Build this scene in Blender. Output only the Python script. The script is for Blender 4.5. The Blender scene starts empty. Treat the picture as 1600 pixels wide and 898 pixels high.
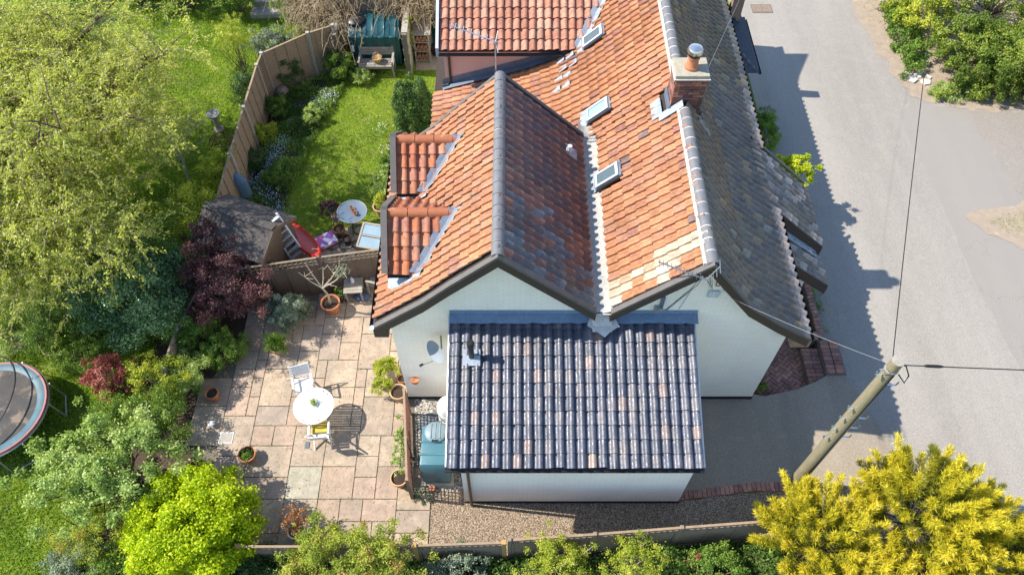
import bpy, bmesh, math, random
import numpy as np
from mathutils import Vector, Matrix, Euler
from mathutils.geometry import tessellate_polygon
R = math.radians
random.seed(7)
rng = np.random.default_rng(11)
scene = bpy.context.scene
COL = scene.collection

# ------------------------------------------------------------------ camera, sky, sun, exposure
CAM_H, PITCH = 17.5, R(55.6)
cam_data = bpy.data.cameras.new('camera')
cam_data.sensor_width = 36.0
cam_data.lens = 27.0
cam_data.clip_end = 1500.0
cam = bpy.data.objects.new('camera', cam_data)
COL.objects.link(cam)
cam.location = (0, 0, CAM_H)
cam.rotation_euler = (math.pi / 2 - PITCH, 0, 0)
scene.camera = cam

SUN_EL, SUN_AZ = R(46.5), R(6.5)          # the sun stands to the left (-x), a little beyond the house (+y)
to_sun = Vector((-math.cos(SUN_EL) * math.cos(SUN_AZ), math.cos(SUN_EL) * math.sin(SUN_AZ), math.sin(SUN_EL)))
world = bpy.data.worlds.new('World')
scene.world = world
world.use_nodes = True
nt = world.node_tree
sky = nt.nodes.new('ShaderNodeTexSky')
sky.sky_type = 'NISHITA'
sky.sun_disc = False
sky.sun_elevation = SUN_EL
sky.sun_rotation = math.atan2(to_sun.x, to_sun.y)
sky.air_density = 1.0
sky.dust_density = 0.3
sky.ozone_density = 2.2
nt.links.new(sky.outputs[0], nt.nodes['Background'].inputs[0])
nt.nodes['Background'].inputs[1].default_value = 0.15
sun_data = bpy.data.lights.new('sun', 'SUN')
sun_data.energy = 4.3
sun_data.angle = R(0.5)
sun_data.color = (1.0, 0.94, 0.84)
sun = bpy.data.objects.new('sun', sun_data)
COL.objects.link(sun)
sun.rotation_euler = to_sun.to_track_quat('Z', 'Y').to_euler()
sun.location = (-20, 5, 30)
vs = scene.view_settings
vs.view_transform = 'Standard'
vs.look = 'None'
vs.exposure = 1.10
vs.gamma = 1.0
vs.use_curve_mapping = False
scene.render.film_transparent = False
scene.cycles.max_bounces = 6
scene.cycles.diffuse_bounces = 3
scene.cycles.transparent_max_bounces = 6
scene.cycles.use_denoising = True

# ------------------------------------------------------------------ where a spot of the photograph lies at a known height
def G(u, v, z=0.0):
    r, d = (u - 800) / 1200.0, (v - 449) / 1200.0
    y, w = math.cos(PITCH) - d * math.sin(PITCH), -math.sin(PITCH) - d * math.cos(PITCH)
    t = (z - CAM_H) / w
    return Vector((r * t, y * t, z))
def px(p):
    z = p[2] - CAM_H
    fw = p[1] * math.cos(PITCH) - z * math.sin(PITCH)
    up = p[1] * math.sin(PITCH) + z * math.cos(PITCH)
    return 800 + 1200 * p[0] / fw, 449 - 1200 * up / fw, fw

# ------------------------------------------------------------------ material helpers
class NT:
    def __init__(s, name):
        s.m = bpy.data.materials.new(name)
        s.m.use_nodes = True
        s.t = s.m.node_tree
        s.bsdf = s.t.nodes['Principled BSDF']
        s.out = s.t.nodes['Material Output']
        s._pos = None
    def n(s, kind, **kw):
        nd = s.t.nodes.new('ShaderNode' + kind)
        for k, v in kw.items():
            setattr(nd, k, v)
        return nd
    def l(s, a, b):
        s.t.links.new(a, b)
    def pos(s):
        if s._pos is None:
            s._pos = s.n('NewGeometry').outputs['Position']
        return s._pos
    def noise(s, scale, detail=5, rough=0.6, stretch=None, vec=None, dist=0.0):
        v = vec or s.pos()
        if stretch:
            mp = s.n('Mapping')
            mp.inputs['Scale'].default_value = stretch
            s.l(v, mp.inputs[0]); v = mp.outputs[0]
        nd = s.n('TexNoise')
        nd.inputs['Scale'].default_value = scale
        nd.inputs['Detail'].default_value = detail
        nd.inputs['Roughness'].default_value = rough
        nd.inputs['Distortion'].default_value = dist
        s.l(v, nd.inputs['Vector'])
        return nd.outputs['Fac']
    def ramp(s, fac, stops, interp='LINEAR'):
        nd = s.n('ValToRGB')
        e = nd.color_ramp.elements
        nd.color_ramp.interpolation = interp
        while len(e) < len(stops):
            e.new(0.5)
        for el, (p, c) in zip(e, stops):
            el.position = p
            el.color = (c, c, c, 1) if isinstance(c, (int, float)) else (*c, 1)
        s.l(fac, nd.inputs[0])
        return nd.outputs[0]
    def mix(s, fac, a, b, mode='MIX'):
        nd = s.n('Mix', data_type='RGBA', blend_type=mode)
        for i, v in ((0, fac), (6, a), (7, b)):
            if isinstance(v, (int, float)):
                nd.inputs[i].default_value = v
            elif isinstance(v, (tuple, list)):
                nd.inputs[i].default_value = (*v, 1)
            else:
                s.l(v, nd.inputs[i])
        return nd.outputs[2]
    def math(s, op, a, b=0.0):
        nd = s.n('Math', operation=op)
        for i, v in enumerate((a, b)):
            if isinstance(v, (int, float)):
                nd.inputs[i].default_value = v
            else:
                s.l(v, nd.inputs[i])
        return nd.outputs[0]
    def bump(s, h, strength=0.3, dist=0.01):
        b = s.n('Bump')
        b.inputs['Strength'].default_value = strength
        b.inputs['Distance'].default_value = dist
        s.l(h, b.inputs['Height'])
        s.l(b.outputs[0], s.bsdf.inputs['Normal'])
    def done(s, col, rough=0.8, spec=0.3, metal=0.0):
        if isinstance(col, (tuple, list)):
            s.bsdf.inputs['Base Color'].default_value = (*col, 1)
        else:
            s.l(col, s.bsdf.inputs['Base Color'])
        if isinstance(rough, (int, float)):
            s.bsdf.inputs['Roughness'].default_value = rough
        else:
            s.l(rough, s.bsdf.inputs['Roughness'])
        s.bsdf.inputs['Specular IOR Level'].default_value = spec
        s.bsdf.inputs['Metallic'].default_value = metal
        return s.m

def mat(name, c1, c2=None, scale=4.0, rough=0.8, spec=0.3, metal=0.0, bump=0.0, bscale=60.0, c3=None, s3=1.3, t3=0.6, stretch=None):
    """two-tone weathered surface: fine mottling between c1 and c2, loose stains of c3"""
    m = NT(name)
    c2 = c2 or tuple(x * 0.72 for x in c1)
    col = m.mix(m.ramp(m.noise(scale, 8, 0.65, stretch), [(0.3, 0.0), (0.7, 1.0)]), c1, c2)
    col = m.mix(m.ramp(m.noise(bscale, 2), [(0.35, 0.0), (0.65, 0.35)]), col, tuple(x * 0.6 for x in c2))
    if c3:
        col = m.mix(m.ramp(m.noise(s3, 7, 0.7), [(t3, 0.0), (t3 + 0.12, 1.0)]), col, c3)
    if bump:
        m.bump(m.noise(bscale, 4), bump, 0.01)
    return m.done(col, rough, spec, metal)

def tile_mat(name, source, rough=0.75, spec=0.3, lichen=(0.42, 0.38, 0.30), amount=0.62, gloss_var=False):
    """each tile brings its own clay colour (object colour or vertex colour); weathering is laid over it"""
    m = NT(name)
    if source == 'object':
        base = m.n('ObjectInfo').outputs['Color']
    else:
        a = m.n('Attribute', attribute_name='Col'); base = a.outputs['Color']
    v = m.ramp(m.noise(9, 6), [(0.25, 0.62), (0.75, 1.25)])
    col = m.mix(1.0, base, v, 'MULTIPLY')
    col = m.mix(1.0, col, m.ramp(m.noise(0.9, 6, 0.65), [(0.3, 0.72), (0.6, 1.1)]), 'MULTIPLY')
    col = m.mix(m.ramp(m.noise(2.3, 8, 0.72), [(0.55, 0.0), (0.68, 0.55)]), col, tuple(x * 0.62 for x in lichen))
    col = m.mix(m.ramp(m.noise(26, 5, 0.7), [(amount, 0.0), (amount + 0.08, 0.75)]), col, lichen)
    col = m.mix(m.ramp(m.noise(34, 4, 0.7, vec=None), [(0.70, 0.0), (0.76, 0.8)]), col, (0.03, 0.028, 0.026))
    col = m.mix(1.0, col, m.ramp(m.noise(85, 3, 0.8), [(0.36, 0.55), (0.5, 1.0), (0.64, 1.45)]), 'MULTIPLY')
    m.bump(m.noise(70, 4), 0.25, 0.006)
    r = rough
    if gloss_var:
        r = m.ramp(m.noise(14, 4), [(0.3, rough - 0.12), (0.7, rough + 0.2)])
    return m.done(col, r, spec)

def leaf_mat(name, stops, transl=0.35, rough=0.5, spec=0.25, gain=1.15):
    transl += 0.08
    m = NT(name)
    a = m.n('Attribute', attribute_name='rnd')
    col = m.ramp(a.outputs['Fac'], [(p, tuple(min(.85, x * gain) for x in c)) for p, c in stops])
    m.done(col, rough, spec)
    tr = m.n('BsdfTranslucent')
    m.l(m.mix(1.0, col, (1.0, 1.0, 0.55), 'MULTIPLY'), tr.inputs[0])
    mx = m.n('MixShader')
    mx.inputs[0].default_value = transl
    m.l(m.bsdf.outputs[0], mx.inputs[1]); m.l(tr.outputs[0], mx.inputs[2])
    m.l(mx.outputs[0], m.out.inputs[0])
    return m.m

# ------------------------------------------------------------------ objects, things and parts
def offset_of(o):
    v = Vector((0, 0, 0))
    while o is not None:
        v += o.location
        o = o.parent
    return v
def tag(o, label=None, cat=None, group=None, kind=None):
    if label: o['label'] = label
    if cat: o['category'] = cat
    if group: o['group'] = group
    if kind: o['kind'] = kind
    return o
def thing(name, label, cat, loc=(0, 0, 0), rz=0.0, group=None):
    o = bpy.data.objects.new(name, None)
    o.empty_display_size = 0.2
    COL.objects.link(o)
    o.location = loc
    o.rotation_euler = (0, 0, rz)
    return tag(o, label, cat, group)
def link(name, me, parent=None):
    o = bpy.data.objects.new(name, me)
    COL.objects.link(o)
    if parent is not None:
        o.parent = parent
    return o
def copy_tree(o, parent=None):
    c = o.copy()
    COL.objects.link(c)
    c.parent = parent
    for ch in [k for k in bpy.data.objects if k.parent == o]:
        copy_tree(ch, c)
    return c

class MB:
    def __init__(s):
        s.v, s.f = [], []
    def add(s, V, F):
        k = len(s.v)
        s.v += [tuple(p) for p in V]
        s.f += [tuple(i + k for i in f) for f in F]
        return s
    def box(s, c, size, rot=None):
        hx, hy, hz = size[0] / 2, size[1] / 2, size[2] / 2
        V = [Vector((x, y, z)) for z in (-hz, hz) for y in (-hy, hy) for x in (-hx, hx)]
        if rot is not None:
            V = [rot @ p for p in V]
        V = [p + Vector(c) for p in V]
        return s.add(V, [(0, 2, 3, 1), (4, 5, 7, 6), (0, 1, 5, 4), (2, 6, 7, 3), (0, 4, 6, 2), (1, 3, 7, 5)])
    def b2(s, x0, x1, y0, y1, z0, z1):
        return s.box(((x0 + x1) / 2, (y0 + y1) / 2, (z0 + z1) / 2), (x1 - x0, y1 - y0, z1 - z0))
    def beam(s, a, b, w, h, up=(0, 0, 1)):
        a, b = Vector(a), Vector(b)
        d = (b - a); L = d.length; d.normalize()
        side = d.cross(Vector(up))
        if side.length < 1e-4: side = Vector((1, 0, 0))
        side.normalize(); u = side.cross(d)
        return s.box((a + b) / 2, (w, L, h), Matrix((side, d, u)).transposed())
    def tube(s, pts, r, n=7, cap=True):
        pts = [Vector(p) for p in pts]
        rs = r if isinstance(r, (list, tuple)) else [r] * len(pts)
        V, F = [], []
        ref = Vector((0.13, 0.21, 1)).normalized()
        for i, p in enumerate(pts):
            d = (pts[min(i + 1, len(pts) - 1)] - pts[max(i - 1, 0)]).normalized()
            a = d.cross(ref)
            if a.length < 0.05: a = d.cross(Vector((1, 0, 0)))
            a.normalize(); b = d.cross(a)
            for k in range(n):
                t = 2 * math.pi * k / n
                V.append(p + (a * math.cos(t) + b * math.sin(t)) * rs[i])
        for i in range(len(pts) - 1):
            for k in range(n):
                F.append((i * n + k, i * n + (k + 1) % n, (i + 1) * n + (k + 1) % n, (i + 1) * n + k))
        if cap:
            F.append(tuple(range(n - 1, -1, -1)))
            F.append(tuple((len(pts) - 1) * n + k for k in range(n)))
        return s.add(V, F)
    def lathe(s, prof, n=20, c=(0, 0, 0), sx=1.0, sy=1.0, cap=True):
        V, F = [], []
        for r, z in prof:
            for k in range(n):
                t = 2 * math.pi * k / n
                V.append((c[0] + sx * r * math.cos(t), c[1] + sy * r * math.sin(t), c[2] + z))
        for i in range(len(prof) - 1):
            for k in range(n):
                F.append((i * n + k, i * n + (k + 1) % n, (i + 1) * n + (k + 1) % n, (i + 1) * n + k))
        cap = cap and prof[0] != prof[-1]
        if cap and prof[0][0] > 1e-4: F.append(tuple(range(n - 1, -1, -1)))
        if cap and prof[-1][0] > 1e-4: F.append(tuple((len(prof) - 1) * n + k for k in range(n)))
        return s.add(V, F)
    def prism(s, poly, z0, z1, axis='z'):
        """outline poly swept from z0 to z1; axis z: poly is (x, y); axis y: poly is (x, z)"""
        n = len(poly)
        if axis == 'z':
            V = [(a, b, z0) for a, b in poly] + [(a, b, z1) for a, b in poly]
        elif axis == 'y':
            V = [(a, z0, b) for a, b in poly] + [(a, z1, b) for a, b in poly]
        else:
            V = [(z0, a, b) for a, b in poly] + [(z1, a, b) for a, b in poly]
        F = [tuple(range(n - 1, -1, -1)), tuple(range(n, 2 * n))]
        F += [(i, (i + 1) % n, n + (i + 1) % n, n + i) for i in range(n)]
        return s.add(V, F)
    def strip(s, pts, t0, t1, y0, y1):
        """band that follows pts (x, z), from t0 to t1 above them, between y0 and y1"""
        V, F = [], []
        for x, z in pts:
            V += [(x, y0, z + t0), (x, y0, z + t1), (x, y1, z + t1), (x, y1, z + t0)]
        n = len(pts)
        for i in range(n - 1):
            for k in range(4):
                F.append((i * 4 + k, i * 4 + (k + 1) % 4, i * 4 + 4 + (k + 1) % 4, i * 4 + 4 + k))
        F += [(3, 2, 1, 0), tuple((n - 1) * 4 + k for k in range(4))]
        return s.add(V, F)
    def build(s, name, m, parent=None, smooth=False, local=False, bevel=0.0):
        V = s.v
        if parent is not None and not local:
            o = offset_of(parent)
            V = [(p[0] - o.x, p[1] - o.y, p[2] - o.z) for p in V]
        me = bpy.data.meshes.new(name)
        me.from_pydata(V, [], s.f)
        bm = bmesh.new(); bm.from_mesh(me)
        bmesh.ops.recalc_face_normals(bm, faces=bm.faces)
        if bevel:
            bmesh.ops.bevel(bm, geom=[e for e in bm.edges if len(e.link_faces) == 2 and e.calc_face_angle(0) > 0.6], offset=bevel, segments=2, affect='EDGES', profile=0.6)
        bm.to_mesh(me); bm.free()
        me.materials.append(m)
        if smooth:
            me.shade_smooth()
            try: me.set_sharp_from_angle(angle=R(38))
            except Exception: pass
        return link(name, me, parent)

def fast_mesh(name, V, nper, m, parent=None, attrs=None, smooth=False, faces=None):
    """numpy mesh: V (n,3); faces given as (k,nper) indices or consecutive runs of nper"""
    V = np.asarray(V, dtype=np.float32)
    if parent is not None:
        o = offset_of(parent)
        V = V - np.array([o.x, o.y, o.z], dtype=np.float32)
    idx = np.arange(len(V), dtype=np.int32) if faces is None else np.asarray(faces, dtype=np.int32).ravel()
    nf = len(idx) // nper
    me = bpy.data.meshes.new(name)
    me.vertices.add(len(V)); me.vertices.foreach_set('co', V.ravel())
    me.loops.add(len(idx)); me.loops.foreach_set('vertex_index', idx)
    me.polygons.add(nf); me.polygons.foreach_set('loop_start', np.arange(nf, dtype=np.int32) * nper)
    me.update(calc_edges=True)
    for k, (a, kind) in (attrs or {}).items():
        at = me.attributes.new(k, kind, 'POINT')
        at.data.foreach_set('value' if kind == 'FLOAT' else 'color', np.asarray(a, dtype=np.float32).ravel())
    me.materials.append(m)
    if smooth: me.shade_smooth()
    return link(name, me, parent)

def jag(poly, amp=0.05, step=0.22, seed=1, big=6.0):
    rj = random.Random(seed); out = []
    for i in range(len(poly)):
        a, b = Vector(poly[i]), Vector(poly[(i + 1) % len(poly)])
        L = (b - a).length
        n = max(1, min(140, int(L / step))) if L < 45 else 1
        nrm = Vector((a.y - b.y, b.x - a.x)).normalized() if L > 0 else Vector((0, 0))
        for k in range(n):
            p = a.lerp(b, k / n)
            if n > 1: p += nrm * (amp * math.sin(k * .9 + i) * .5 + rj.gauss(0, amp * .55))
            out.append((p.x, p.y))
    return out
def polysheet(name, poly, z, m, holes=(), kind='structure', thick=0.0):
    loops = [[Vector((x, y, 0)) for x, y in poly]] + [[Vector((x, y, 0)) for x, y in h] for h in holes]
    tris = tessellate_polygon(loops)
    V = [(p.x, p.y, z) for lp in loops for p in lp]
    b = MB().add(V, tris)
    o = b.build(name, m)
    me = o.data
    if me.polygons and sum(p.normal.z for p in me.polygons) < 0:
        me.flip_normals()
    return tag(o, kind=kind)
def inpoly(x, y, poly):
    c = False
    for i in range(len(poly)):
        (x1, y1), (x2, y2) = poly[i], poly[i - 1]
        if (y1 > y) != (y2 > y) and x < (x2 - x1) * (y - y1) / (y2 - y1) + x1:
            c = not c
    return c
def inpoly_np(X, Y, poly):
    c = np.zeros(X.shape, bool)
    for i in range(len(poly)):
        (x1, y1), (x2, y2) = poly[i], poly[i - 1]
        if y1 == y2: continue
        c ^= ((y1 > Y) != (y2 > Y)) & (X < (x2 - x1) * (Y - y1) / (y2 - y1) + x1)
    return c

# ------------------------------------------------------------------ materials
def asphalt(name, a, b, patch):
    m = NT(name)
    big = m.ramp(m.noise(0.35, 6, 0.6, stretch=(2.2, 0.22, 1)), [(0.35, 0.0), (0.65, 1.0)])
    col = m.mix(big, a, b)
    col = m.mix(m.ramp(m.noise(2.2, 8, 0.7), [(0.52, 0.0), (0.72, 0.6)]), col, patch)
    grain = m.noise(62, 3, 0.8)
    col = m.mix(m.ramp(grain, [(0.40, 0.85), (0.5, 0.0)]), col, tuple(x * 0.62 for x in a))
    col = m.mix(m.ramp(grain, [(0.54, 0.0), (0.64, 0.85)]), col, tuple(min(1, x * 1.42) for x in a))
    vr = m.n('TexVoronoi'); vr.feature = 'DISTANCE_TO_EDGE'; vr.inputs['Scale'].default_value = 0.22
    jit = m.n('VectorMath', operation='ADD')
    nn = m.n('TexNoise'); nn.inputs['Scale'].default_value = 1.5; nn.inputs['Detail'].default_value = 6
    m.l(m.pos(), nn.inputs['Vector'])
    m.l(m.pos(), jit.inputs[0]); m.l(nn.outputs['Color'], jit.inputs[1]); m.l(jit.outputs[0], vr.inputs['Vector'])
    col = m.mix(m.ramp(vr.outputs['Distance'], [(0.0, 0.22), (0.004, 0.0)]), col, tuple(x * 0.5 for x in a))
    m.bump(grain, 0.5, 0.006)
    return m.done(col, 0.9, 0.2)
ASPHALT = asphalt('asphalt_worn', (0.298, 0.27, 0.236), (0.228, 0.206, 0.18), (0.32, 0.29, 0.252))
ASPHALT_B = asphalt('asphalt_side', (0.245, 0.223, 0.197), (0.262, 0.238, 0.208), (0.285, 0.257, 0.222))
ASPHALT_C = asphalt('asphalt_verge', (0.25, 0.222, 0.19), (0.235, 0.205, 0.175), (0.3, 0.26, 0.215))
CONCRETE = asphalt('drive_concrete', (0.30, 0.25, 0.19), (0.215, 0.182, 0.143), (0.34, 0.29, 0.23))
def grassmat(name, a, b, c):
    m = NT(name)
    col = m.mix(m.ramp(m.noise(0.9, 7, 0.65), [(0.35, 0.0), (0.65, 1.0)]), a, b)
    col = m.mix(m.ramp(m.noise(2.6, 7, 0.7), [(0.5, 0.0), (0.66, 0.85)]), col, c)
    col = m.mix(m.ramp(m.noise(60, 3, 0.7), [(0.35, 0.7), (0.55, 0.0)]), col, tuple(x * 0.4 for x in a))
    m.bump(m.noise(45, 4, 0.75), 1.0, 0.05)
    return m.done(col, 0.9, 0.1)
GRASS = grassmat('lawn_turf', (0.17, 0.265, 0.03), (0.27, 0.36, 0.045), (0.36, 0.33, 0.12))
GRASS_B = grassmat('rough_turf', (0.15, 0.245, 0.035), (0.24, 0.34, 0.05), (0.27, 0.24, 0.12))
SOIL = mat('soil', (0.10, 0.07, 0.048), (0.055, 0.04, 0.03), 9, 0.95, 0.1, bump=0.9, bscale=40, c3=(0.16, 0.12, 0.09), s3=4)
VERGE = mat('verge_dirt', (0.37, 0.295, 0.225), (0.275, 0.22, 0.165), 4, 0.95, 0.1, bump=0.8, bscale=70, c3=(0.45, 0.36, 0.27), s3=3)
PALE_RUBBLE = mat('pale_rubble', (0.66, 0.62, 0.54), (0.5, 0.45, 0.38), 9, 0.9, 0.2, bump=0.9, bscale=30)
def gravelmat(name, a, b, c, sc):
    m = NT(name)
    v = m.n('TexVoronoi'); v.inputs['Scale'].default_value = sc
    m.l(m.pos(), v.inputs['Vector'])
    sep = m.n('SeparateColor'); m.l(v.outputs['Color'], sep.inputs[0])
    col = m.ramp(sep.outputs[0], [(0.1, tuple(x * 0.5 for x in b)), (0.4, a), (0.7, b), (0.95, c)])
    col = m.mix(m.ramp(v.outputs['Distance'], [(0.45, 0.0), (0.75, 0.9)]), col, tuple(x * 0.3 for x in b))
    inv = m.math('SUBTRACT', 1.0, v.outputs['Distance'])
    m.bump(inv, 0.9, 0.012)
    return m.done(col, 0.85, 0.3)
GRAVEL = gravelmat('gravel_bed', (0.35, 0.26, 0.18), (0.27, 0.195, 0.13), (0.5, 0.41, 0.31), 50)
GRAVEL_G = gravelmat('grey_gravel_bed', (0.42, 0.38, 0.33), (0.28, 0.25, 0.22), (0.6, 0.57, 0.52), 30)
MORTAR = mat('mortar_sand', (0.20, 0.17, 0.135), (0.12, 0.105, 0.085), 12, 0.95, 0.1, bump=0.6, c3=(0.1, 0.12, 0.05), s3=3, t3=0.62)
def slabmat():
    m = NT('sandstone_slab')
    base = m.n('ObjectInfo').outputs['Color']
    v = m.ramp(m.noise(3.2, 8, 0.7, dist=0.6), [(0.25, 0.6), (0.75, 1.2)])
    col = m.mix(1.0, base, v, 'MULTIPLY')
    col = m.mix(m.ramp(m.noise(28, 5, 0.75), [(0.36, 0.45), (0.5, 0.0)]), col, (0.24, 0.2, 0.165))
    col = m.mix(m.ramp(m.noise(5.5, 7, 0.75), [(0.56, 0.0), (0.68, 0.4)]), col, (0.44, 0.37, 0.31))
    col = m.mix(m.ramp(m.noise(1.1, 8, 0.7), [(0.46, 0.0), (0.66, 0.6)]), col, (0.21, 0.175, 0.14))
    col = m.mix(m.ramp(m.noise(7.5, 6, 0.75), [(0.54, 0.0), (0.66, 0.6)]), col, (0.19, 0.165, 0.14))
    col = m.mix(m.ramp(m.noise(80, 2), [(0.3, 0.35), (0.5, 0.0)]), col, (0.14, 0.12, 0.10))
    m.bump(m.noise(14, 7, 0.7), 0.5, 0.012)
    return m.done(col, 0.85, 0.25)
SLAB = slabmat()
BRICK_OBJ = tile_mat('brick_clay', 'object', 0.88, 0.2, (0.35, 0.3, 0.25), 0.66)
TILE_O = tile_mat('pantile_clay', 'object', 0.72, 0.3, (0.40, 0.30, 0.2), 0.66)
TILE_V = tile_mat('pantile_clay_field', 'vertex', 0.72, 0.3, (0.40, 0.30, 0.2), 0.66)
GLAZED = tile_mat('pantile_black_glaze', 'object', 0.42, 0.45, (0.26, 0.23, 0.2), 0.66, True)
GLAZED_V = tile_mat('pantile_black_glaze_field', 'vertex', 0.5, 0.5, (0.30, 0.25, 0.17), 0.66, True)
GLAZED_S = tile_mat('pantile_street_side', 'object', 0.5, 0.5, (0.30, 0.25, 0.17), 0.66, True)
def paintedbrick(name, a, b):
    m = NT(name)
    vec = m.n('Mapping'); vec.inputs['Rotation'].default_value = (R(90), 0, 0)
    cx = m.n('CombineXYZ'); sp = m.n('SeparateXYZ'); m.l(m.pos(), sp.inputs[0])
    m.l(m.math('ADD', sp.outputs[0], sp.outputs[1]), cx.inputs[0]); m.l(sp.outputs[2], cx.inputs[1])
    br = m.n('TexBrick'); br.inputs['Scale'].default_value = 1.0
    br.inputs['Brick Width'].default_value = 0.225; br.inputs['Row Height'].default_value = 0.075
    br.inputs['Mortar Size'].default_value = 0.006; br.inputs['Mortar Smooth'].default_value = 0.4
    br.inputs['Color1'].default_value = (*a, 1); br.inputs['Color2'].default_value = (*[x * 0.96 for x in a], 1)
    br.inputs['Mortar'].default_value = (*[x * 0.84 for x in a], 1)
    m.l(cx.outputs[0], br.inputs['Vector'])
    col = m.mix(m.ramp(m.noise(1.4, 7, 0.65, stretch=(1.3, 1.3, 0.6)), [(0.45, 0.0), (0.75, 0.5)]), br.outputs['Color'], b)
    h = m.math('SUBTRACT', m.noise(40, 3), m.math('MULTIPLY', br.outputs['Fac'], 1.6))
    m.bump(h, 0.5, 0.006)
    return m.done(col, 0.75, 0.25)
WHITE_WALL = paintedbrick('white_painted_brick', (0.87, 0.815, 0.71), (0.72, 0.66, 0.555))
CREAM_WALL = paintedbrick('cream_painted_brick', (0.76, 0.72, 0.64), (0.64, 0.60, 0.52))
PINK_WALL = mat('pink_render', (0.72, 0.49, 0.42), (0.64, 0.43, 0.365), 2.0, 0.85, 0.2, bump=0.4, bscale=90)
PLINTH = mat('black_plinth', (0.018, 0.018, 0.02), None, 6, 0.7)
BARGE = mat('dark_brown_timber', (0.075, 0.055, 0.042), (0.05, 0.038, 0.03), 9, 0.65, 0.3, stretch=(1, 1, 6))
VERGE_GREY = mat('grey_verge_capping', (0.14, 0.125, 0.115), (0.10, 0.09, 0.085), 6, 0.7)
DECK = mat('roof_felt', (0.045, 0.035, 0.03), None, 6, 0.95)
LEAD = mat('lead_sheet', (0.33, 0.37, 0.42), (0.22, 0.25, 0.29), 5, 0.5, 0.5, bump=0.3, bscale=18, c3=(0.5, 0.5, 0.48), s3=3.5)
LEAD_BLUE = mat('sky_tinted_lead', (0.17, 0.25, 0.35), (0.12, 0.18, 0.26), 5, 0.5, 0.5, bump=0.3, bscale=18)  # blue cast of the sky on the lean-to flashing, put into the lead colour
LEAD_DARK = mat('dark_lead', (0.15, 0.19, 0.245), (0.10, 0.13, 0.17), 5, 0.5, 0.5, bump=0.3, bscale=18)
LEAD_MID = mat('mid_lead', (0.17, 0.2, 0.25), (0.11, 0.13, 0.17), 5, 0.5, 0.5, bump=0.3, bscale=18)
VALLEY = mat('valley_lead_mortar', (0.46, 0.45, 0.42), (0.3, 0.29, 0.26), 6, 0.8, 0.3, bump=0.7, bscale=25, c3=(0.3, 0.27, 0.14), s3=4, t3=0.56)
MORTAR_W = mat('pale_bedding_mortar', (0.62, 0.59, 0.54), (0.45, 0.42, 0.38), 12, 0.9, 0.2, bump=0.5)
RIDGE_GREY = mat('blue_grey_ridge', (0.17, 0.165, 0.17), (0.12, 0.12, 0.128), 7, 0.55, 0.4, bump=0.2, bscale=70)
RIDGE_RED = mat('red_ridge', (0.36, 0.125, 0.055), (0.28, 0.095, 0.045), 6, 0.7, 0.3, bump=0.3, bscale=50, c3=(0.4, 0.28, 0.18), s3=5, t3=0.58)
BLACK_PLASTIC = mat('black_plastic', (0.02, 0.02, 0.022), None, 6, 0.4, 0.5)
BROWN_PLASTIC = mat('brown_pipe', (0.10, 0.065, 0.045), None, 6, 0.5, 0.4)
GREY_METAL = mat('galvanised_metal', (0.42, 0.43, 0.44), (0.3, 0.31, 0.32), 8, 0.45, 0.5, 0.6)
STEEL = mat('bright_steel', (0.7, 0.7, 0.7), (0.55, 0.55, 0.56), 6, 0.25, 0.5, 0.9)
WHITE_PAINT = mat('white_paint', (0.8, 0.8, 0.78), (0.7, 0.69, 0.66), 6, 0.5, 0.4)
PALE_GREY = mat('pale_grey_plastic', (0.55, 0.57, 0.6), (0.45, 0.47, 0.5), 6, 0.5, 0.4)
TERRACOTTA = mat('terracotta', (0.46, 0.19, 0.095), (0.38, 0.15, 0.075), 7, 0.85, 0.2, bump=0.3, c3=(0.55, 0.38, 0.27), s3=5)
TERRA_PALE = mat('pale_terracotta', (0.55, 0.36, 0.21), (0.45, 0.28, 0.16), 7, 0.85, 0.2, bump=0.3, c3=(0.62, 0.5, 0.38), s3=5)
WOOD_OLD = mat('weathered_fence_wood', (0.30, 0.235, 0.165), (0.2, 0.155, 0.11), 6, 0.9, 0.15, bump=0.5, bscale=30, stretch=(1, 1, 7))
WOOD_TAN = mat('tan_fence_wood', (0.35, 0.255, 0.17), (0.25, 0.18, 0.12), 6, 0.9, 0.15, bump=0.5, bscale=30, stretch=(1, 1, 7))
WOOD_DARK = mat('dark_stained_wood', (0.16, 0.115, 0.082), (0.10, 0.074, 0.056), 6, 0.85, 0.2, bump=0.5, bscale=30, stretch=(1, 1, 7))
WOOD_NEW = mat('treated_post_wood', (0.46, 0.30, 0.11), (0.36, 0.23, 0.085), 6, 0.85, 0.2, stretch=(4, 4, 0.6))
WOOD_GREY = mat('silvered_wood', (0.36, 0.32, 0.27), (0.25, 0.22, 0.185), 7, 0.9, 0.15, bump=0.4, bscale=30, c3=(0.42, 0.40, 0.36), s3=5)
POLE_WOOD = mat('pole_wood', (0.29, 0.25, 0.155), (0.19, 0.165, 0.105), 6, 0.85, 0.2, bump=0.5, bscale=30, stretch=(7, 7, 0.4), c3=(0.2, 0.19, 0.10), s3=3, t3=0.62)
POST_CONC = mat('post_concrete', (0.40, 0.37, 0.31), (0.32, 0.295, 0.25), 7, 0.9, 0.15, bump=0.5, c3=(0.25, 0.24, 0.17), s3=4)
FELT = mat('shed_felt', (0.10, 0.088, 0.082), (0.06, 0.054, 0.052), 7, 0.95, 0.15, bump=0.8, bscale=50, c3=(0.24, 0.23, 0.19), s3=7, t3=0.6)
TANK_GREEN = mat('green_tank_plastic', (0.012, 0.075, 0.085), (0.01, 0.06, 0.07), 3, 0.32, 0.5, c3=(0.03, 0.12, 0.13), s3=3)
TANK_TEAL = mat('teal_tank_plastic', (0.06, 0.16, 0.19), (0.05, 0.135, 0.165), 3, 0.4, 0.5, c3=(0.1, 0.2, 0.22), s3=3)
GLASS_SKY = None
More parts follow.
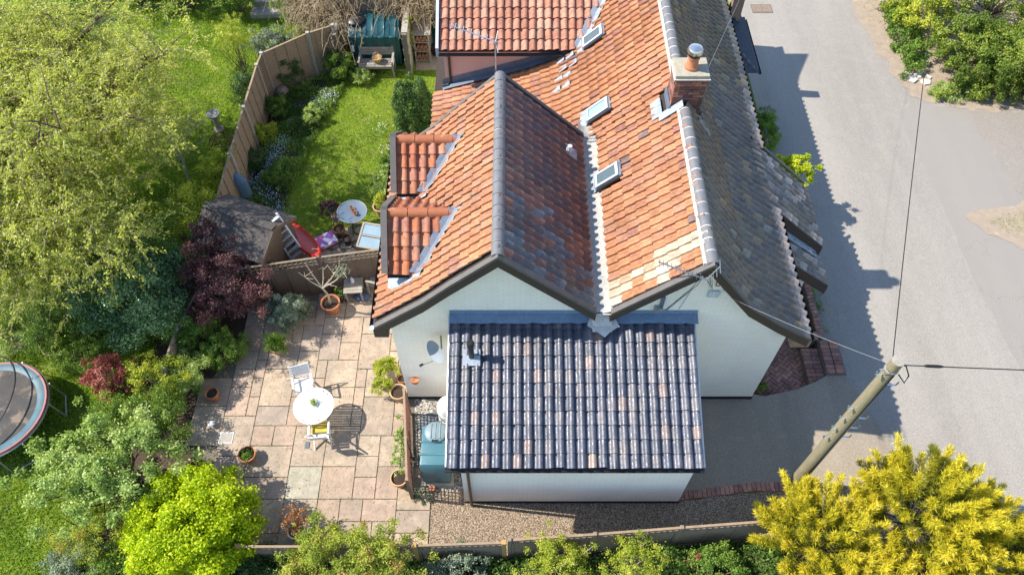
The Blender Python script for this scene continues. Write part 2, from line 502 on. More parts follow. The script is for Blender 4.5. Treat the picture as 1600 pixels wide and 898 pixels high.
def glassmat(name, tint, rough=0.05):
    m = NT(name)
    return m.done(tint, rough, 1.0)
GLASS_SKY = glassmat('window_glass', (0.09, 0.13, 0.15))
GLASS_PALE = mat('cold_frame_glazing', (0.26, 0.36, 0.42), (0.2, 0.28, 0.34), 2, 0.15, 0.8, c3=(0.42, 0.47, 0.47), s3=2.5)
RED_PLASTIC = mat('red_plastic', (0.55, 0.025, 0.015), (0.48, 0.02, 0.012), 3, 0.35, 0.5, c3=(0.6, 0.08, 0.04), s3=3)
BLUE_CLOTH = mat('blue_tarpaulin', (0.12, 0.21, 0.30), (0.08, 0.15, 0.23), 6, 0.6, 0.3, bump=0.5, bscale=14)
BARK = mat('bark_brown', (0.17, 0.125, 0.09), (0.10, 0.075, 0.055), 14, 0.95, 0.1, bump=0.8, bscale=40, stretch=(3, 3, 0.5))
BARK_GREY = mat('bark_grey_twig', (0.34, 0.30, 0.235), (0.23, 0.2, 0.16), 14, 0.95, 0.1)
BARK_PALE = mat('bark_pale', (0.46, 0.40, 0.31), (0.33, 0.28, 0.215), 14, 0.95, 0.1)
STRAW = mat('dry_stems', (0.40, 0.31, 0.20), (0.26, 0.2, 0.13), 5, 0.95, 0.1)
COMPOST = mat('compost', (0.07, 0.05, 0.036), (0.045, 0.032, 0.024), 15, 0.95, 0.1, bump=0.9, bscale=50)
CABLE = mat('cable_black', (0.015, 0.015, 0.016), None, 5, 0.5)
CABLE_GREY = mat('cable_grey', (0.33, 0.33, 0.33), None, 5, 0.5)

# ------------------------------------------------------------------ the ground, the road, the paved places
SUNK = [(6.0, 8.75), (6.35, 8.66), (7.2, 8.86), (7.75, 9.08), (8.05, 9.25), (8.05, 14.3), (6.0, 14.3)]
polysheet('ground', [(-260, -160), (300, -160), (300, 420), (-260, 420)], -0.02, GRASS_B, holes=[SUNK])
polysheet('road', [(8.05, 60), (8.05, 9.25), (8.5, 9.27), (8.62, 9.1), (9.1, 7.6), (9.45, 6.2), (9.9, 4.0), (10.6, -20), (40, -20), (40, 19.3), (16, 19.6), (14.5, 20.2), (13.8, 21.5), (13.6, 23), (13.5, 26), (13.2, 60)], -0.004, ASPHALT)
polysheet('side_road', jag([(12.6, 18.9), (12.72, 17.2), (12.8, 15.6), (12.84, 12.4), (13.05, 9.9), (13.5, 6), (14.2, -20), (40, -20), (40, 19.2), (15.1, 19.02), (13.5, 19.3)], 0.03), 0.0, ASPHALT_B)
polysheet('road_verge', jag([(14.9, 18.95), (15.1, 16.6), (15.3, 15.3), (14.6, 13.2), (15.2, 9), (40, 5), (40, 19.1)], 0.07), 0.004, ASPHALT_C)
polysheet('verge_bank', jag([(12.2, 60), (12.5, 26), (12.55, 24.5), (12.7, 22.6), (12.95, 20.9), (13.3, 19.75), (13.75, 19.35), (14.2, 19.25), (15.1, 18.95), (17, 19.05), (40, 19.0), (40, 60)], 0.09), 0.006, VERGE)
polysheet('grass_island', jag([(13.35, 14.45), (13.9, 14.75), (15.3, 15.1), (17, 15.2), (17, 12.9), (15.2, 13.0), (14.2, 13.6)], 0.08), 0.010, VERGE)
polysheet('driveway', [(3.86, 6.1), (5.6, 6.3), (7.0, 6.35), (8.0, 6.3), (9.4, 6.2), (9.1, 7.6), (8.62, 9.1), (8.5, 9.27), (8.05, 9.25), (7.75, 9.08), (7.2, 8.86), (6.35, 8.66), (6.0, 8.75), (3.86, 8.7)], 0.004, CONCRETE)
polysheet('gravel', jag([(-2.2, 6.25), (-2.15, 4.6), (0, 4.7), (3.6, 4.95), (5.6, 5.1), (9.6, 5.0), (9.4, 6.2), (8.0, 6.3), (7.0, 6.35), (5.6, 6.18), (3.9, 5.98), (3.9, 6.2), (-1.1, 6.2)], 0.03), 0.0, GRAVEL, kind='stuff')
g2 = polysheet('grey_gravel', [(-2.45, 8.62), (-2.25, 6.2), (-1.0, 6.2), (-1.0, 8.62)], 0.002, GRAVEL_G, kind='stuff')
LAWN = [(-6.9, 20.9), (-2.2, 21.0), (-2.2, 16.5), (-2.9, 13.5), (-5.0, 13.6), (-6.3, 13.3), (-6.9, 13.8), (-6.75, 15.5), (-6.5, 17.3), (-6.1, 19)]
polysheet('lawn', jag(LAWN, 0.06), -0.012, GRASS)
polysheet('flower_bed', [(-7.95, 13.7), (-6.9, 13.8), (-6.75, 15.5), (-6.5, 17.3), (-6.1, 19), (-5.7, 20.3), (-5.4, 21.3), (-6.6, 20.9), (-7.95, 19.8)], -0.008, SOIL)
polysheet('bed_behind_cottage', jag([(-4.1, 12.4), (-2.62, 12.4), (-2.62, 17.2), (-3.3, 17.2), (-3.6, 14.5)], 0.05), -0.006, SOIL)
polysheet('garden_bed', jag([(-9.2, 4.0), (-5.6, 4.4), (-6.6, 6.0), (-7.3, 7.0), (-7.7, 8.2), (-7.7, 9.2), (-7.2, 10), (-6.9, 11.2), (-6.9, 12.0), (-9.4, 12.2), (-9.6, 8)], 0.06), -0.006, SOIL)
polysheet('soil_patch', jag([(-9.6, 17.9), (-8.2, 18.2), (-8.15, 16.2), (-9.3, 16.4)], 0.08), -0.004, SOIL)
polysheet('bare_earth', jag([(-14.5, 10.2), (-13, 9.8), (-12.2, 10.6), (-10.6, 10.2), (-9.8, 11.0), (-10.4, 12.4), (-12.2, 12.2), (-14.2, 12.8)], 0.12), -0.010, mat('trodden_earth', (0.2, 0.165, 0.11), (0.15, 0.17, 0.06), 2.5, .95, .1, bump=.8, bscale=40))
polysheet('front_bed', [(-9.5, 4.2), (-5.6, 4.65), (-2, 4.65), (0, 4.7), (3.6, 4.95), (5.6, 5.1), (9.5, 5.0), (10.2, 3.0), (10.4, -5), (-9.5, -5)], -0.012, SOIL)

# patio: a bed of mortar with one mesh for every sandstone slab
PATIO = [(-7.75, 8.6), (-7.6, 9.3), (-7.0, 10.2), (-6.85, 11.6), (-3.2, 12.1), (-2.6, 12.1), (-2.6, 8.6), (-2.42, 8.6), (-2.2, 5.9), (-2.2, 4.75), (-5.8, 4.75), (-6.7, 6.0), (-7.3, 6.8), (-7.75, 7.6)]
patio = polysheet('patio', PATIO, 0.0, MORTAR)
slab_cache = {}
def slab_mesh(w, h):
    k = (w, h)
    if k not in slab_cache:
        b = MB()
        rr = random.Random(w * 17 + h)
        W, Hh = w * CELL - 0.014, h * CELL - 0.014
        n = 10
        P = []
        for (ax, ay), (bx, by) in (((0, 0), (W, 0)), ((W, 0), (W, Hh)), ((W, Hh), (0, Hh)), ((0, Hh), (0, 0))):
            for i in range(3):
                t = i / 3.0
                P.append((ax + (bx - ax) * t + rr.uniform(-.004, .004), ay + (by - ay) * t + rr.uniform(-.004, .004)))
        m = len(P)
        cx, cy = W / 2, Hh / 2
        inner = [(cx + (x - cx) * (1 - .012 / W), cy + (y - cy) * (1 - .012 / Hh)) for x, y in P]
        b.add([(x, y, 0) for x, y in P] + [(x, y, 0.017) for x, y in P] + [(x, y, 0.024) for x, y in inner],
              [(i, (i + 1) % m, m + (i + 1) % m, m + i) for i in range(m)] + [(m + i, m + (i + 1) % m, 2 * m + (i + 1) % m, 2 * m + i) for i in range(m)] + [tuple(range(2 * m, 3 * m))])
        me = bpy.data.meshes.new('slab'); me.from_pydata(b.v, [], b.f); me.materials.append(SLAB)
        slab_cache[k] = me
    return slab_cache[k]
CELL = 0.262
pal = [(0.42, 0.305, 0.22), (0.44, 0.325, 0.235), (0.405, 0.30, 0.225), (0.455, 0.345, 0.24), (0.385, 0.30, 0.235), (0.43, 0.305, 0.225), (0.46, 0.355, 0.255), (0.40, 0.31, 0.23)]
nx, ny = 23, 29
occ = [[False] * ny for _ in range(nx)]
sizes = [(3, 2), (2, 3), (3, 3), (2, 2), (4, 3), (3, 4), (2, 1), (1, 2), (4, 2)]
x00, y00 = -7.9, 4.72
rs = random.Random(5)
for j in range(ny):
    for i in range(nx):
        if occ[i][j]: continue
        opts = [s for s in sizes if i + s[0] <= nx and j + s[1] <= ny and not any(occ[i + a][j + b] for a in range(s[0]) for b in range(s[1]))]
        big = [s for s in opts if s[0] * s[1] >= 4]
        w, h = rs.choice(big) if big and rs.random() < 0.9 else (rs.choice(opts) if opts else (1, 1))
        for a in range(w):
            for b in range(h): occ[i + a][j + b] = True
        cx, cy = x00 + (i + w / 2) * CELL, y00 + (j + h / 2) * CELL
        if not inpoly(cx, cy, PATIO): continue
        if cx > -2.62 - 0.0 and cy > 8.3: continue
        o = link('paving_slab', slab_mesh(w, h), patio)
        o.location = (x00 + i * CELL, y00 + j * CELL, 0.001 + rs.uniform(0, 0.003))
        c = rs.choice(pal); k = rs.uniform(0.9, 1.06)
        o.color = (c[0] * k, c[1] * k, c[2] * k, 1)
        if abs(cx + 4.85) < .45 and abs(cy - 6.3) < .35: o.color = (0.40, 0.37, 0.28, 1)

# sunken brick path, brick steps and low walls beside the road
BRICKPAL = [(0.33, 0.17, 0.125), (0.30, 0.15, 0.115), (0.36, 0.19, 0.14), (0.26, 0.14, 0.12)]
def brick_mesh(l, w, h, name='brick'):
    b = MB().box((0, 0, 0), (l - 0.01, w - 0.01, h))
    bm = bmesh.new()
    me = bpy.data.meshes.new(name); me.from_pydata(b.v, [], b.f)
    bm.from_mesh(me); bmesh.ops.recalc_face_normals(bm, faces=bm.faces)
    bmesh.ops.bevel(bm, geom=bm.edges[:], offset=0.005, segments=1, affect='EDGES'); bm.to_mesh(me); bm.free()
    me.materials.append(BRICK_OBJ)
    return me
PB = brick_mesh(0.215, 0.108, 0.06)
def lay(parent, me, p, rz=0.0, pal=BRICKPAL, name='brick', rot=None):
    o = link(name, me, parent)
    of = offset_of(parent)
    o.location = (p[0] - of.x, p[1] - of.y, p[2] - of.z)
    o.rotation_euler = rot if rot is not None else (0, 0, rz)
    c = random.choice(pal); k = random.uniform(.8, 1.2)
    o.color = (c[0] * k, c[1] * k, c[2] * k, 1)
    return o
path = polysheet('brick_path', [(5.98, 8.0), (8.2, 8.0), (8.2, 14.4), (5.98, 14.4)], -0.345, MORTAR)
PATHP = [(6.05, 8.74), (6.4, 8.68), (7.2, 8.88), (7.62, 9.05), (7.62, 10.3), (7.3, 11.0), (6.05, 11.0)]
n_lay = 0
for i in range(-26, 27):
    for j in range(-26, 27):
        if (i - j) % 4 in (0, 1):           # herringbone at 45 degrees
            if (i - j) % 4 == 0: q, a = Vector((i * .108 + .108, j * .108 + .054, 0)), 0
            else: continue
        elif (i - j) % 4 == 3: q, a = Vector((i * .108 + .054, j * .108 + .108, 0)), math.pi / 2
        else: continue
        q = Matrix.Rotation(R(45), 3, 'Z') @ q
        p = (6.9 + q.x, 9.8 + q.y)
        if inpoly(p[0], p[1], PATHP):
            lay(path, PB, (p[0], p[1], -0.31), a + R(45)); n_lay += 1
ret = thing('retaining_wall', 'dark concrete face holding up the driveway beside the sunken brick path', 'wall', (7.2, 8.8, -0.34))
b = MB()
ring = SUNK[0:6]
for (ax, ay), (bx, by) in zip(ring[:-1], ring[1:]):
    b.beam((ax, ay, -0.18), (bx, by, -0.18), 0.05, 0.325)
b.build('wall_face', mat('retaining_concrete', (0.12, 0.115, 0.105), (0.075, 0.075, 0.07), 4, 0.9, bump=0.6, bscale=40), ret)
steps = thing('brick_steps', 'two brick steps climbing from the sunken path to the road', 'steps', (7.9, 9.6, -0.34))
SBR = brick_mesh(0.225, 0.118, 0.08)
MB().b2(7.6, 8.03, 9.0, 10.12, -0.34, -0.155).build('lower_step_core', MORTAR, steps)
MB().b2(8.03, 8.56, 9.27, 10.2, -0.34, 0.03).build('upper_step_core', MORTAR, steps)
for k in range(9):
    for q in range(2):
        lay(steps, SBR, (7.71 + .225 * q, 9.08 + k * .12, -0.115), 0)
for k in range(8):
    for q in range(2):
        lay(steps, SBR, (8.16 + .235 * q, 9.34 + k * .118, 0.07), 0)
low = thing('low_brick_wall', 'low dark brick wall between the planted bed and the road', 'wall', (8.1, 11.2, 0))
WBR = brick_mesh(0.225, 0.11, 0.07)
MB().b2(8.0, 8.16, 10.3, 12.2, -0.34, 0.13).build('wall_core', MORTAR, low)
MB().b2(7.55, 8.0, 10.27, 10.4, -0.34, 0.13).build('return_core', MORTAR, low)
for k in range(16):
    for q in range(2):
        lay(low, WBR, (8.045 + q * .075, 10.36 + k * .118, 0.165), R(90) if 0 else 0).scale = (.36, 1, 1)
for k in range(4):
    lay(low, WBR, (7.6 + k * .118, 10.33, 0.165), R(90))

# ------------------------------------------------------------------ pantiles
def pantile(cover, gauge, amp=0.055, name='pantile'):
    """S-shaped clay tile: x across the column, y up the slope, z off the roof"""
    T = [0.0, 0.1, 0.26, 0.42, 0.5, 0.57, 0.66, 0.76, 0.86, 0.95, 1.03]
    def h(t):
        if t < 0.44: return -0.010 * math.sin(math.pi * t / 0.44) + 0.004
        return amp * max(0.0, math.sin(math.pi * (t - 0.44) / 0.76)) ** 0.8
    L, th, lift = gauge + 0.07, 0.030, 0.040
    V = []
    for y in (0.0, L):
        for t in T:
            V.append((t * cover, y, h(t) + lift * (1 - y / L)))
    n = len(T)
    for t in T: V.append((t * cover, 0.004, h(t) + lift - th - 0.012))
    V += [(T[-1] * cover, L, h(T[-1]) - th), (T[0] * cover, L, h(0) - th)]
    F = [(i, i + 1, n + i + 1, n + i) for i in range(n - 1)]
    F += [(2 * n + i, 2 * n + i + 1, i + 1, i) for i in range(n - 1)]
    F += [(n - 1, 3 * n - 1, 3 * n, 2 * n - 1), (2 * n, 0, n, 3 * n + 1)]
    return V, F
def tile_mesh(cover, gauge, m, amp=0.055, name='pantile'):
    V, F = pantile(cover, gauge, amp)
    me = bpy.data.meshes.new(name); me.from_pydata(V, [], F); me.materials.append(m)
    me.shade_smooth()
    try: me.set_sharp_from_angle(angle=R(50))
    except Exception: pass
    return me, V, F
def lay_tiles(pts, cdir, ncol, cover, gauge, skip=None, start=0.0, lift=0.0, jit=0.012):
    """pts: slope line from top to bottom; columns step along cdir; -> list of (origin, u, c, n, row, col)"""
    P = [Vector(p) for p in pts][::-1]
    cum = [0.0]
    for a, b in zip(P[:-1], P[1:]): cum.append(cum[-1] + (b - a).length)
    def at(s):
        s = max(0.0, min(s, cum[-1]))
        for i in range(len(P) - 1):
            if s <= cum[i + 1] + 1e-9:
                return P[i].lerp(P[i + 1], (s - cum[i]) / (cum[i + 1] - cum[i]))
        return P[-1]
    c = Vector(cdir).normalized()
    rows = int(cum[-1] / gauge + 0.5)
    out = []
    for r in range(rows):
        s = r * gauge
        u = (at(min(s + gauge, cum[-1])) - at(max(0, s - 0.001))).normalized()
        for k in range(ncol):
            o = at(s) + c * (k * cover)
            n = c.cross(u).normalized()
            cen = o + c * cover * 0.5 + u * gauge * 0.5
            if skip and skip(cen): continue
            uu = (u + c * random.gauss(0, jit) + n * random.gauss(0, jit * 1.1)).normalized()
            cc = (c - uu * c.dot(uu) + n * random.gauss(0, jit)).normalized()
            nn = cc.cross(uu).normalized()
            out.append((o + n * (lift + random.uniform(-.003, .004)) + u * random.gauss(0, .006), uu, cc, nn, r, k))
    return out
def emit(tiles, part, name, cover, gauge, mo, mv, colour, limit=300, amp=0.055, stuff=None):
    """the tiles that show largest become objects under part, the rest one mesh of kind stuff"""
    me, V, F = tile_mesh(cover, gauge, mo, amp, name)
    def area(t):
        o, u, c = t[0], t[1], t[2]
        a, b, d = px(o), px(o + c * cover), px(o + u * gauge)
        if not (-25 < a[0] < 1625 and -25 < a[1] < 925): return -1.0
        return abs((b[0] - a[0]) * (d[1] - a[1]) - (b[1] - a[1]) * (d[0] - a[0]))
    order = sorted(range(len(tiles)), key=lambda i: -area(tiles[i]))
    solo, rest = set(order[:limit]), order[limit:]
    of = offset_of(part)
    for i in sorted(solo):
        o, u, c, n, r, k = tiles[i]
        ob = link(name, me, part)
        ob.location = o - of
        ob.rotation_euler = Matrix((c, u, n)).transposed().to_euler()
        ob.color = (*colour(o, r, k), 1)
    if rest:
        VV = np.array(V, dtype=np.float32)
        big, cols = [], []
        for i in rest:
            o, u, c, n, r, k = tiles[i]
            M = np.array([list(c), list(u), list(n)], dtype=np.float32)
            big.append(VV @ M + np.array(list(o), dtype=np.float32))
            cols.append(np.tile(np.array([*colour(o, r, k), 1.0], dtype=np.float32), (len(V), 1)))
        FF = np.array(F, dtype=np.int32)
        faces = np.concatenate([FF + q * len(V) for q in range(len(rest))])
        ob = fast_mesh(stuff or (name + '_field'), np.concatenate(big), 4, mv, part, {'Col': (np.concatenate(cols), 'FLOAT_COLOR')}, True, faces)
        ob['kind'] = 'stuff'
def pick(pal, w=None, lo=0.9, hi=1.1):
    c = random.choices(pal, w)[0]; k = random.uniform(lo, hi)
    return (c[0] * k, c[1] * k, c[2] * k)

# ------------------------------------------------------------------ the cottage
YF = 8.38            # front edge of the roofs
WALL_Y = 8.61
house = thing('cottage', 'white cottage with orange pantiled twin gables, brick chimney and black tiled lean-to', 'house', (1.7, 8.61, 0))
MAIN_RIDGE, WING_RIDGE = (3.72, 6.06), (-0.26, 6.30)
ML_F = [(3.66, 6.02), (2.03, 4.46)]                                       # main roof, garden side, down to the valley
ML_B = [(3.66, 6.02), (1.9, 4.34), (1.2, 3.84), (0.4, 3.48), (-2.2, 2.66)] # the same behind the wing: long sweep to a low eave
MR = [(3.78, 6.02), (4.79, 4.62), (5.55, 3.98), (6.34, 3.40)]              # main roof, street side
WL = [(-0.31, 6.27), (-1.25, 5.34), (-1.78, 4.78), (-2.86, 3.86)]
WR = [(-0.21, 6.27), (1.62, 4.52)]
Y_WING = 13.25
Y_PINK = 17.0
Y_END = 22.6
pink_z = lambda y: 4.22 + (y - 16.75) * 0.5
def main_z(x):
    P = ML_B
    for (xa, za), (xb, zb) in zip(P[:-1], P[1:]):
        if xb <= x <= xa: return zb + (za - zb) * (x - xb) / (xa - xb)
    return P[0][1] if x > P[0][0] else P[-1][1]
def wing_z(x):
    P = WL
    for (xa, za), (xb, zb) in zip(P[:-1], P[1:]):
        if xb <= x <= xa: return zb + (za - zb) * (x - xb) / (xa - xb)
    return P[-1][1]

# walls
b = MB()
b.prism([(-2.6, -0.3), (-2.6, 3.8), (-1.78, 4.58), (-0.26, 6.1), (1.75, 4.2), (1.95, 4.2), (3.72, 5.85), (4.79, 4.44), (6.0, 3.42), (6.0, -0.35)], WALL_Y, Y_WING - 0.1, 'y')
wall = b.build('wall', WHITE_WALL, house)
b = MB()
b.prism([(-1.95, -0.3), (-1.95, 2.55), (0.4, 3.32), (1.2, 3.68), (1.9, 4.2), (3.72, 5.85), (4.79, 4.44), (6.0, 3.42), (6.0, -0.35)], Y_WING - 0.1, Y_END, 'y')
b.build('rear_wall', WHITE_WALL, house)
MB().b2(3.84, 6.012, WALL_Y - 0.02, WALL_Y, -0.33, 0.11).build('plinth', PLINTH, house)
MB().b2(-2.61, -1.1, WALL_Y - 0.02, WALL_Y, -0.1, 0.1).build('plinth', PLINTH, house)
MB().b2(-2.63, -2.6, 8.6, 13.1, -0.1, 0.1).build('plinth', PLINTH, house)
MB().strip([(-2.615, 3.8), (-2.595, 3.8)], -3.8, 0, 8.59, 8.61)

# roof decks under the tiles
roof = MB().strip(ML_F, -0.10, -0.035, YF + .03, Y_WING + .1).strip([(x, z) for x, z in ML_B], -0.10, -0.035, Y_WING + .1, Y_END).build('main_roof', DECK, house)
roof_r = MB().strip(MR, -0.10, -0.035, YF + .03, Y_END).build('street_roof', DECK, house)
wing = MB().strip(WL, -0.10, -0.035, YF + .03, Y_WING).build('wing_roof', DECK, house)
wing_r = MB().strip(WR, -0.10, -0.035, YF + .03, Y_WING).build('valley_side_roof', DECK, house)

# rooflights
RL = [(2.17, 16.72), (2.13, 14.02), (2.2, 11.82)]
SL = Vector((3.66 - 2.03, 0, 6.02 - 4.46)).normalized()
def near_rl(p):
    for x, y in RL:
        d = p - Vector((x, y, main_z(x)))
        if abs(d.y) < 0.26 and abs(d.dot(SL)) < 0.40: return True
    return False
def skip_main(p):
    if 3.36 < p.x and 12.62 < p.y < 13.34 and p.z > 5.5: return True
    if p.y > 16.86 and p.z < pink_z(p.y) + 0.1 and p.x < 3.0: return True
    if p.y < Y_WING + .12 and p.x < 1.98: return True
    return near_rl(p)
COVER, GAUGE = 0.205, 0.285
orange = [(0.38, 0.165, 0.08), (0.36, 0.155, 0.075), (0.395, 0.18, 0.09), (0.345, 0.148, 0.078), (0.36, 0.175, 0.105), (0.29, 0.13, 0.09), (0.16, 0.105, 0.095), (0.405, 0.195, 0.10)]
orange_w = [6, 6, 5, 4, 3, 1.0, 0.25, 2]
def col_main(o, r, k):
    # a repaired band of pale tiles near the front gable
    Y = o.y
    if Y < 9.62 and Y > 8.62:
        s = (o.x - 2.0) / 1.6
        yy = 8.72 + 0.25 * s
        if (abs(Y - (8.82 + 0.33 * s)) < 0.26 and random.random() < 0.9) or (abs(Y - (8.82 + 0.33 * s)) < 0.38 and random.random() < 0.35):
            return pick([(0.50, 0.41, 0.30), (0.46, 0.35, 0.24), (0.42, 0.335, 0.24), (0.53, 0.46, 0.37), (0.42, 0.27, 0.17)], None, .88, 1.1)
    if o.y > 18.2 and 2.6 < o.x < 3.4 and o.y < 19.4 and random.random() < 0.8: return pick([(0.14, 0.13, 0.135), (0.2, 0.17, 0.16)])
    if o.x < 0.6 and random.random() < 0.3: return pick([(0.33, 0.15, 0.10), (0.30, 0.14, 0.095)])
    return pick(orange, orange_w, .84, 1.02)
ncf = int((Y_WING + .1 - YF) / COVER)
t1 = lay_tiles([(x, Y_WING + 0.1, z) for x, z in ML_F], (0, -1, 0), ncf, COVER, GAUGE, skip_main)
ncb = int((21.6 - Y_WING - .1) / COVER)
t2 = lay_tiles([(x, Y_WING + 0.1 + ncb * COVER, z) for x, z in ML_B], (0, -1, 0), ncb, COVER, GAUGE, skip_main)
emit(t1 + t2, roof, 'orange_pantile', COVER, GAUGE, TILE_O, TILE_V, col_main, 300)

def skip_r(p):
    if p.x > 6.1 and 11.86 < p.y < 13.99: return True
    return p.x < 4.24 and 12.62 < p.y < 13.34
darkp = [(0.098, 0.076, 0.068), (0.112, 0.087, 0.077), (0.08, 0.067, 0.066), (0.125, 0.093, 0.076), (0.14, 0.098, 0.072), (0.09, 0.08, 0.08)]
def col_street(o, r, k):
    if r == 0: return pick([(0.34, 0.26, 0.225), (0.28, 0.23, 0.215), (0.38, 0.28, 0.22), (0.2, 0.18, 0.18)])  # eave row: sunlight catching the edge is put into these paler tile colours
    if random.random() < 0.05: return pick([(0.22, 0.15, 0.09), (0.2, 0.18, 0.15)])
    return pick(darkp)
ncr = int((21.6 - YF) / COVER)
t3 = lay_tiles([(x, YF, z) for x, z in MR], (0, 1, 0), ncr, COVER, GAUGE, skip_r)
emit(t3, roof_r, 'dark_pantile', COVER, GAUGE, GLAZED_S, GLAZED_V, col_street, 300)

DORMERS = [(10.12, 9.15), (12.2, 11.33)]
D_RIDGE, D_EAVE = 5.42, 4.64
def skip_wing(p):
    for yr, ye in DORMERS:
        w = yr - ye
        dz = D_RIDGE - abs(p.y - yr) * (D_RIDGE - D_EAVE) / w
        if abs(p.y - yr) < w - 0.05 and p.x > -2.60 and dz > p.z - 0.03: return True
    return False
ncw = int((Y_WING - YF) / COVER)
t4 = lay_tiles([(x, Y_WING, z) for x, z in WL], (0, -1, 0), ncw, COVER, GAUGE, skip_wing)
emit(t4, wing, 'garden_side_pantile', COVER, GAUGE, TILE_O, TILE_V, lambda o, r, k: pick(orange, [6, 6, 5, 3, 4, .6, .1, 3], .84, 1.02), 300)
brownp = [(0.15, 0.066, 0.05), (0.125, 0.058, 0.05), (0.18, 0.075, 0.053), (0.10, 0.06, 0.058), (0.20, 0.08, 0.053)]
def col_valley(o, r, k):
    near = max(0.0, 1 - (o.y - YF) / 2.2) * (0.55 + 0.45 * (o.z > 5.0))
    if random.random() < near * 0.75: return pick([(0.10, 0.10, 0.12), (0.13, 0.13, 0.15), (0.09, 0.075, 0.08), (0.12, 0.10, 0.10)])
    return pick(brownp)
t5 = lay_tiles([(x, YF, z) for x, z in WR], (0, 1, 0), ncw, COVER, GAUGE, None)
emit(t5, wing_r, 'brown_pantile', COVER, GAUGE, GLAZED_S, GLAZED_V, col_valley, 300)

# ridges
def ridge_mesh(r, L, name='ridge_tile'):
    b = MB()
    V, F = [], []
    n = 9
    for y in (0, L):
        for rr in (r, r - 0.018):
            for k in range(n):
                t = math.pi * (-0.04 + 1.08 * k / (n - 1))
                V.append((rr * math.cos(t), y, rr * math.sin(t)))
    def q(y, ring, k): return (y * 2 + ring) * n + k
    for k in range(n - 1):
        F += [(q(0, 0, k), q(0, 0, k + 1), q(1, 0, k + 1), q(1, 0, k)), (q(0, 1, k + 1), q(0, 1, k), q(1, 1, k), q(1, 1, k + 1)),
              (q(0, 1, k), q(0, 1, k + 1), q(0, 0, k + 1), q(0, 0, k)), (q(1, 0, k), q(1, 0, k + 1), q(1, 1, k + 1), q(1, 1, k))]
    me = bpy.data.meshes.new(name); me.from_pydata(V, [], F); me.shade_smooth()
    try: me.set_sharp_from_angle(angle=R(50))
    except Exception: pass
    return me
RM = ridge_mesh(0.125, 0.275); RM.materials.append(RIDGE_GREY)
RJ = ridge_mesh(0.122, 0.03, 'mortar_joint'); RJ.materials.append(MORTAR_W)
RR = ridge_mesh(0.115, 0.40); RR.materials.append(RIDGE_RED)
def run_ridge(parent, x, z, y0, y1, step=0.293, joints=True):
    of = offset_of(parent)
    y = y0
    while y + step * 0.8 < y1:
        o = link('ridge_tile', RM, parent)
        o.location = (x - of.x, y - of.y, z - of.z + random.uniform(-.004, .004))
        o.rotation_euler = (random.gauss(0, .008), random.gauss(0, .01), random.gauss(0, .006))
        if joints:
            j = link('mortar_joint', RJ, parent)
            j.location = (x - of.x, y - of.y + 0.268, z - of.z + 0.002)
        y += step
run_ridge(roof, 3.72, 6.0, YF - .02, 12.68)
run_ridge(roof, 3.72, 6.0, 13.32, 21.4)
MB().b2(3.55, 3.60, YF, 12.6, 5.98, 6.045).b2(3.55, 3.60, 13.3, 21.4, 5.98, 6.045).build('ridge_bedding', MORTAR_W, roof)
run_ridge(wing, -0.26, 6.25, YF - .02, Y_WING + .05, joints=False)
of = offset_of(wing)
y = YF - .02
while y < Y_WING:
    j = link('mortar_joint', RJ, wing); j.location = (-0.26 - of.x, y - of.y + 0.27, 6.247 - of.z); j.scale = (1, .45, 1)
    y += 0.293

# bargeboards and verges of the two front gables and of the back of the wing
def ext(P, d):        # lengthen a profile past its low end
    (xa, za), (xb, zb) = P[-2], P[-1]
    L = math.hypot(xb - xa, zb - za)
    return P[:-1] + [(xb + (xb - xa) / L * d, zb + (zb - za) / L * d)]
gl = [(-0.26, 6.36)] + [(x, z + 0.05) for x, z in WL[1:]]
gr = [(-0.26, 6.36), (1.70, 4.50)]
hl = [(3.72, 6.12), (2.0, 4.46)]
hr = [(3.72, 6.12)] + [(x, z + 0.05) for x, z in MR[1:]]
for nm, P in (('wing', gl), ('wing', gr), ('main', hl), ('main', hr)):
    MB().strip(P, -0.06, 0.015, YF - 0.10, YF + 0.02).build('verge', VERGE_GREY, house)
    MB().strip(P, -0.34, -0.065, YF - 0.075, YF - 0.035).build('bargeboard', BARGE, house)
    MB().strip(P, -0.34, -0.30, YF - 0.034, WALL_Y).build('soffit', BARGE, house)
MB().strip([(6.0, 3.30), (6.40, 3.30)], -0.22, 0.03, YF - 0.07, WALL_Y - .02).build('boxed_eave', mat('light_brown_timber', (0.30, 0.2, 0.13), None, 6, 0.7), house)
MB().strip([(-2.60, 3.62), (-2.9, 3.62)], -0.12, 0.12, YF - 0.07, WALL_Y - .02).build('boxed_eave', BARGE, house)
for P in (gl, gr):
    MB().strip(P, -0.10, 0.015, Y_WING - 0.0, Y_WING + 0.09).build('verge', VERGE_GREY, house)
MB().prism([(-2.6, 2.6), (-2.6, 3.8), (-0.26, 6.1), (1.7, 4.3), (1.2, 3.5)], Y_WING - .099, Y_WING - .04, 'y').build('back_gable', BARGE, house)

